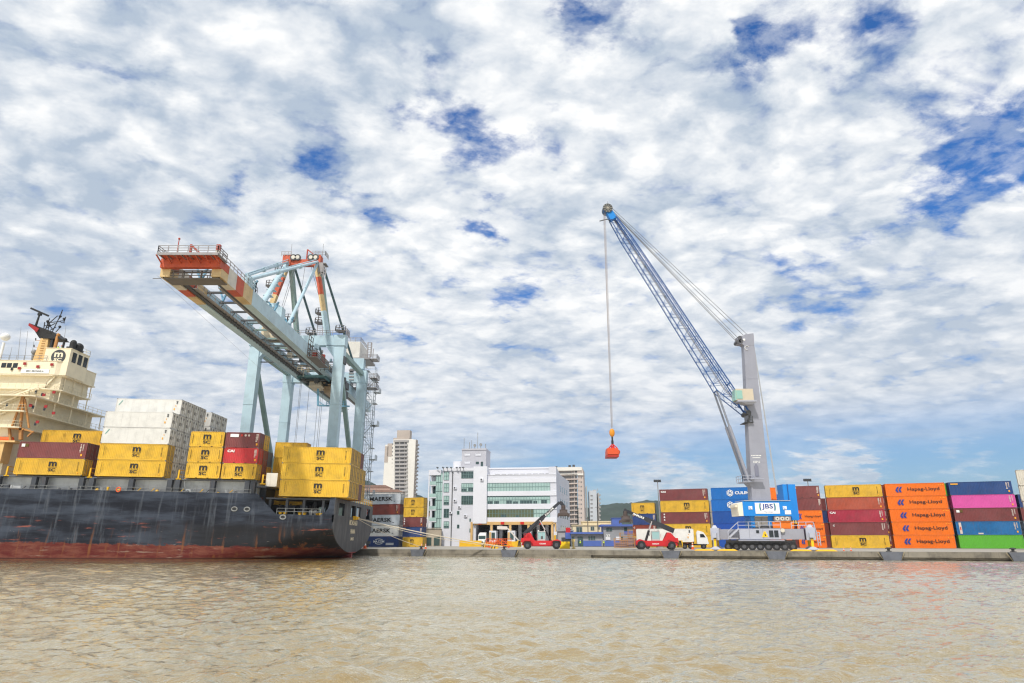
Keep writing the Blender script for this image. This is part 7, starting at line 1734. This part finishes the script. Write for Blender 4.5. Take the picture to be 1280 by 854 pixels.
q = MB(); tb(q, 496.5, 538, 511.8, 552, 1.5, 8, 0); tb(q, 491.8, 547.5, 511, 553, .5, 8.5, 0); tb(q, 484.5, 554.5, 489.5, 570.5, 1.3, 8, 0); tb(q, 481.3, 558, 484.6, 578, 1.3, 8, 0); T.part(q, 'taupe_crown', taupe)
q = MB(); u0, z0, u1, z1 = T.rect(511.5, 549.5, 513.5, 700, 0); q.box(u1, -.5, 0, u1+.2, 6.5, z1); T.part(q, 'side_wall', taupe)
nf = 26
for i in range(nf):
    py = 555.5+4.75*i; q = MB(); tb(q, 493.2, py, 509.2, py+1.9, -1.9, .1, 0); u0, z0, u1, z1 = T.rect(493.2, py-2.6, 509.2, py, 0)
    q.box(u0+.2, -.03, z0, u0+(u1-u0)*.36, .05, z1, 1); q.box(u0+(u1-u0)*.44, -.03, z0, u1-(u1-u0)*.24, .05, z1, 1); q.box(u1-(u1-u0)*.18, -.03, z0, u1-.5, .05, z1, 1)
    T.part(q, 'balcony', [balg, wdk])
    q = MB(); tb(q, 490.0-.0*i, py-1.2, 491.4, py+.6, 1.40, 1.6, 0); T.part(q, 'window', wdk)
    u0, z0, u1, z1 = T.rect(512, py-2.4, 513.4, py+.5, 0); q = MB(); uu = T.rect(511.5, 549.5, 513.5, 700, 0)[2]+.2; q.box(uu, 1, z0, uu+1.0, 3.6, z0+1.2); q.box(uu, 5, z0, uu+1.0, 7.6, z0+1.2); T.part(q, 'side_balcony', balg)
q = MB(); tb(q, 492.5, 550, 510.5, 552.2, -1.6, .2, 0); T.part(q, 'top_cornice', balg)
A2 = Face(732, 480, 9, 'apartment_block', 'pinkish apartment block with dark balconies behind the white offices', 'building')
q = MB(); tb(q, 697, 587, 722, 700, 1, 20, 0, A2); tb(q, 721.5, 587, 732.3, 700, 0, 20, 0, A2); A2.part(q, 'wall', pinkt)
q = MB(); tb(q, 696, 584.2, 727.5, 588, -.6, 20, 0, A2); tb(q, 700, 592.2, 729, 594, -1, .5, 0, A2); A2.part(q, 'roof_slab', conw)
for i in range(16):
    py = 589.5+5.55*i; q = MB(); tb(q, 699, py, 714, py+3.4, .85, 1.05, 1, A2); tb(q, 714.8, py, 721.3, py+3.2, .3, 1.05, 1, A2); tb(q, 699, py+3.5, 721.8, py+4.6, -1.0, 1.0, 0, A2); tb(q, 717.5, py, 718.3, py+3.5, -.8, .3, 0, A2)
    A2.part(q, 'balcony', [pinkt, wdk]); 
    q = MB(); tb(q, 725.7, py+1.2, 727.4, py+3, -.1, .05, 0, A2); tb(q, 723.2, py+1.2, 724.2, py+2.6, -.1, .05, 0, A2); A2.part(q, 'window', wdk)
for px, h in ((695, 583), (712, 581.5), (717, 581)): q = MB(); u, z = A2.uz(px, h, 6); q.box(u-.9, 6, z-2.5, u+.9, 8, z); A2.part(q, 'roof_tank', galvD)
A3 = Face(750, 600, 4, 'apartment_slab', 'narrow pale grey apartment slab right of the pinkish block', 'building')
q = MB(); tb(q, 736.5, 613.3, 748.8, 700, 0, 24, 0, A3); tb(q, 748.8, 616, 750.2, 700, 1, 20, 1, A3); A3.part(q, 'wall', [gryt, balg])
q = MB(); tb(q, 732.6, 607.5, 736.6, 700, 5, 24, 0, A3); A3.part(q, 'stair_shaft', mat('tower_greenish', C(160,164,162), .8, dirt=.12, dscale=.06))
for i in range(13):
    py = 619+5.05*i; q = MB(); tb(q, 738, py, 741, py+1.6, -.1, .05, 0, A3); A3.part(q, 'window', wdk); q = MB(); tb(q, 748.5, py-1, 750.8, py+1, -.5, 3, 0, A3); A3.part(q, 'balcony', balg)
q = MB(); u, z = A3.uz(747, 611.5, 4); q.box(u-.2, 4, z-2, u+.2, 4.4, z+.5); q.box(u-4, 6, z-2, u-1, 9, z-.4); A3.part(q, 'roof_tank', balg)
# ---- houses on the slope left of the tower
for (px, Y, py0, w_, col, lab) in ((462, 430, 606.5, 22, C(206,176,160), 'pinkish hillside house behind the grey containers'), (474, 420, 612, 26, C(190,186,182), 'low pale building with dark windows behind the grey containers'), (488, 300, 631, 14, C(206,198,190), 'pale building hidden low behind the yellow short stack'),
        (541, 290, 640, 8, C(226,224,220), 'white balcony house left of the office glass wing')):
    z1 = W(px, py0, Y).z; x = GX(px, Y); r = empty('hillside_house', (x, Y, GZ), lab, 'house', 'pale houses beyond the quay'); q = MB(); q.box(x-w_/2, Y, GZ, x+w_/2, Y+10, z1-1.6); q.build('wall', mat('house_%d' % int(px), col, .8, dirt=.15, dscale=.1), r)
    q = MB(); q.prism([(x-w_/2-.6, z1-1.6), (x+w_/2+.6, z1-1.6), (x+w_/2-3, z1), (x-w_/2+3, z1)], Y-.5, Y+10.5); q.build('roof', mat('roof_brown', C(140,112,100), .85, dirt=.2), r)
    for k in range(4):
        for j in range(3): q = MB(); xx = x-w_/2+w_*(k+.5)/4; zz = z1-4.6-3.2*j; q.box(xx-.8, Y-.06, zz, xx+.8, Y+.02, zz+1.6); q.build('window', wdk, r)
q = MB()   # grey glazed balconies below the wing (lower terrace wall)
p = at(543, 214); q.box(p.x-3.6, 214, GZ, p.x+2.0, 216, GZ+5.2, 0); q.box(p.x-3.2, 213.9, GZ+.2, p.x-1.0, 214, GZ+2.6, 1); q.box(p.x-.2, 213.9, GZ+.2, p.x+1.6, 214, GZ+2.8, 1); q.bar((p.x-3.6, 213.8, GZ+5.4), (p.x+2, 213.8, GZ+5.4), .2)
tag(q.build('yard_wall', [mat('yard_wall_tan', C(170,158,140), .85, dirt=.4, dscale=.4), gdark], None, loc=(p.x, 214, GZ)), 'stained tan yard wall left of the office corner', 'wall')
# ---- light masts and thin poles
def mast_(px, Y, pyt, lab, heads=4):
    x = GX(px, Y); zt_ = W(px, pyt, Y).z; r = empty('light_mast', (x, Y, GZ), lab, 'light mast', 'floodlight masts over the yard'); q = MB(); q.tube((x, Y, GZ), (x, Y, zt_), .28, 10, r2=.14); q.build('pole', galv, r)
    q = MB(); q.bar((x-1.3, Y, zt_), (x+1.3, Y, zt_), .2); 
    for k in range(heads): q.box(x-1.3+k*2.6/heads, Y-.4, zt_+.05, x-1.3+(k+.75)*2.6/heads, Y+.3, zt_+.75)
    q.build('lamp_head', galvD, r)
mast_(827, 235, 602.5, 'floodlight mast above the maroon and yellow stack'); mast_(1020, 225, 601.5, 'floodlight mast above the orange short stack')
for px, Y, py, lab in ((735.6, 245, 646, 'thin dark utility pole before the cream building'), (748.2, 240, 632, 'tallest thin dark pole before the cream building')):
    x = GX(px, Y); q = MB(); q.tube((x, Y, GZ), (x, Y, W(px, py, Y).z), .2, 8, r2=.12); q.bar((x-.8, Y, W(px, py, Y).z-.6), (x+.8, Y, W(px, py, Y).z-.6), .12); tag(q.build('utility_pole', mat('pole_dark', C(92,88,86), .8), None, loc=(x, Y, GZ)), lab, 'pole', 'thin poles beyond the quay')
# ---- thin sea air over the far ground
hz = MB(); hz.box(-6300, -3300, -30, 6300, 6300, 190)
hm = bpy.data.materials.new('thin_haze'); hm.use_nodes = True; hm.node_tree.nodes.clear(); t = NT(hm.node_tree); oo = t.n('ShaderNodeOutputMaterial'); pv = t.n('ShaderNodeVolumePrincipled'); pv.inputs['Color'].default_value = (.78, .86, .95, 1); pv.inputs['Density'].default_value = .00010; pv.inputs['Anisotropy'].default_value = .2
hm.node_tree.links.new(pv.outputs[0], oo.inputs['Volume'])

hm.node_tree.links  # keep the tree
o = hz.build('haze', hm); tag(o, 'thin pale sea air', 'haze', kind='stuff')
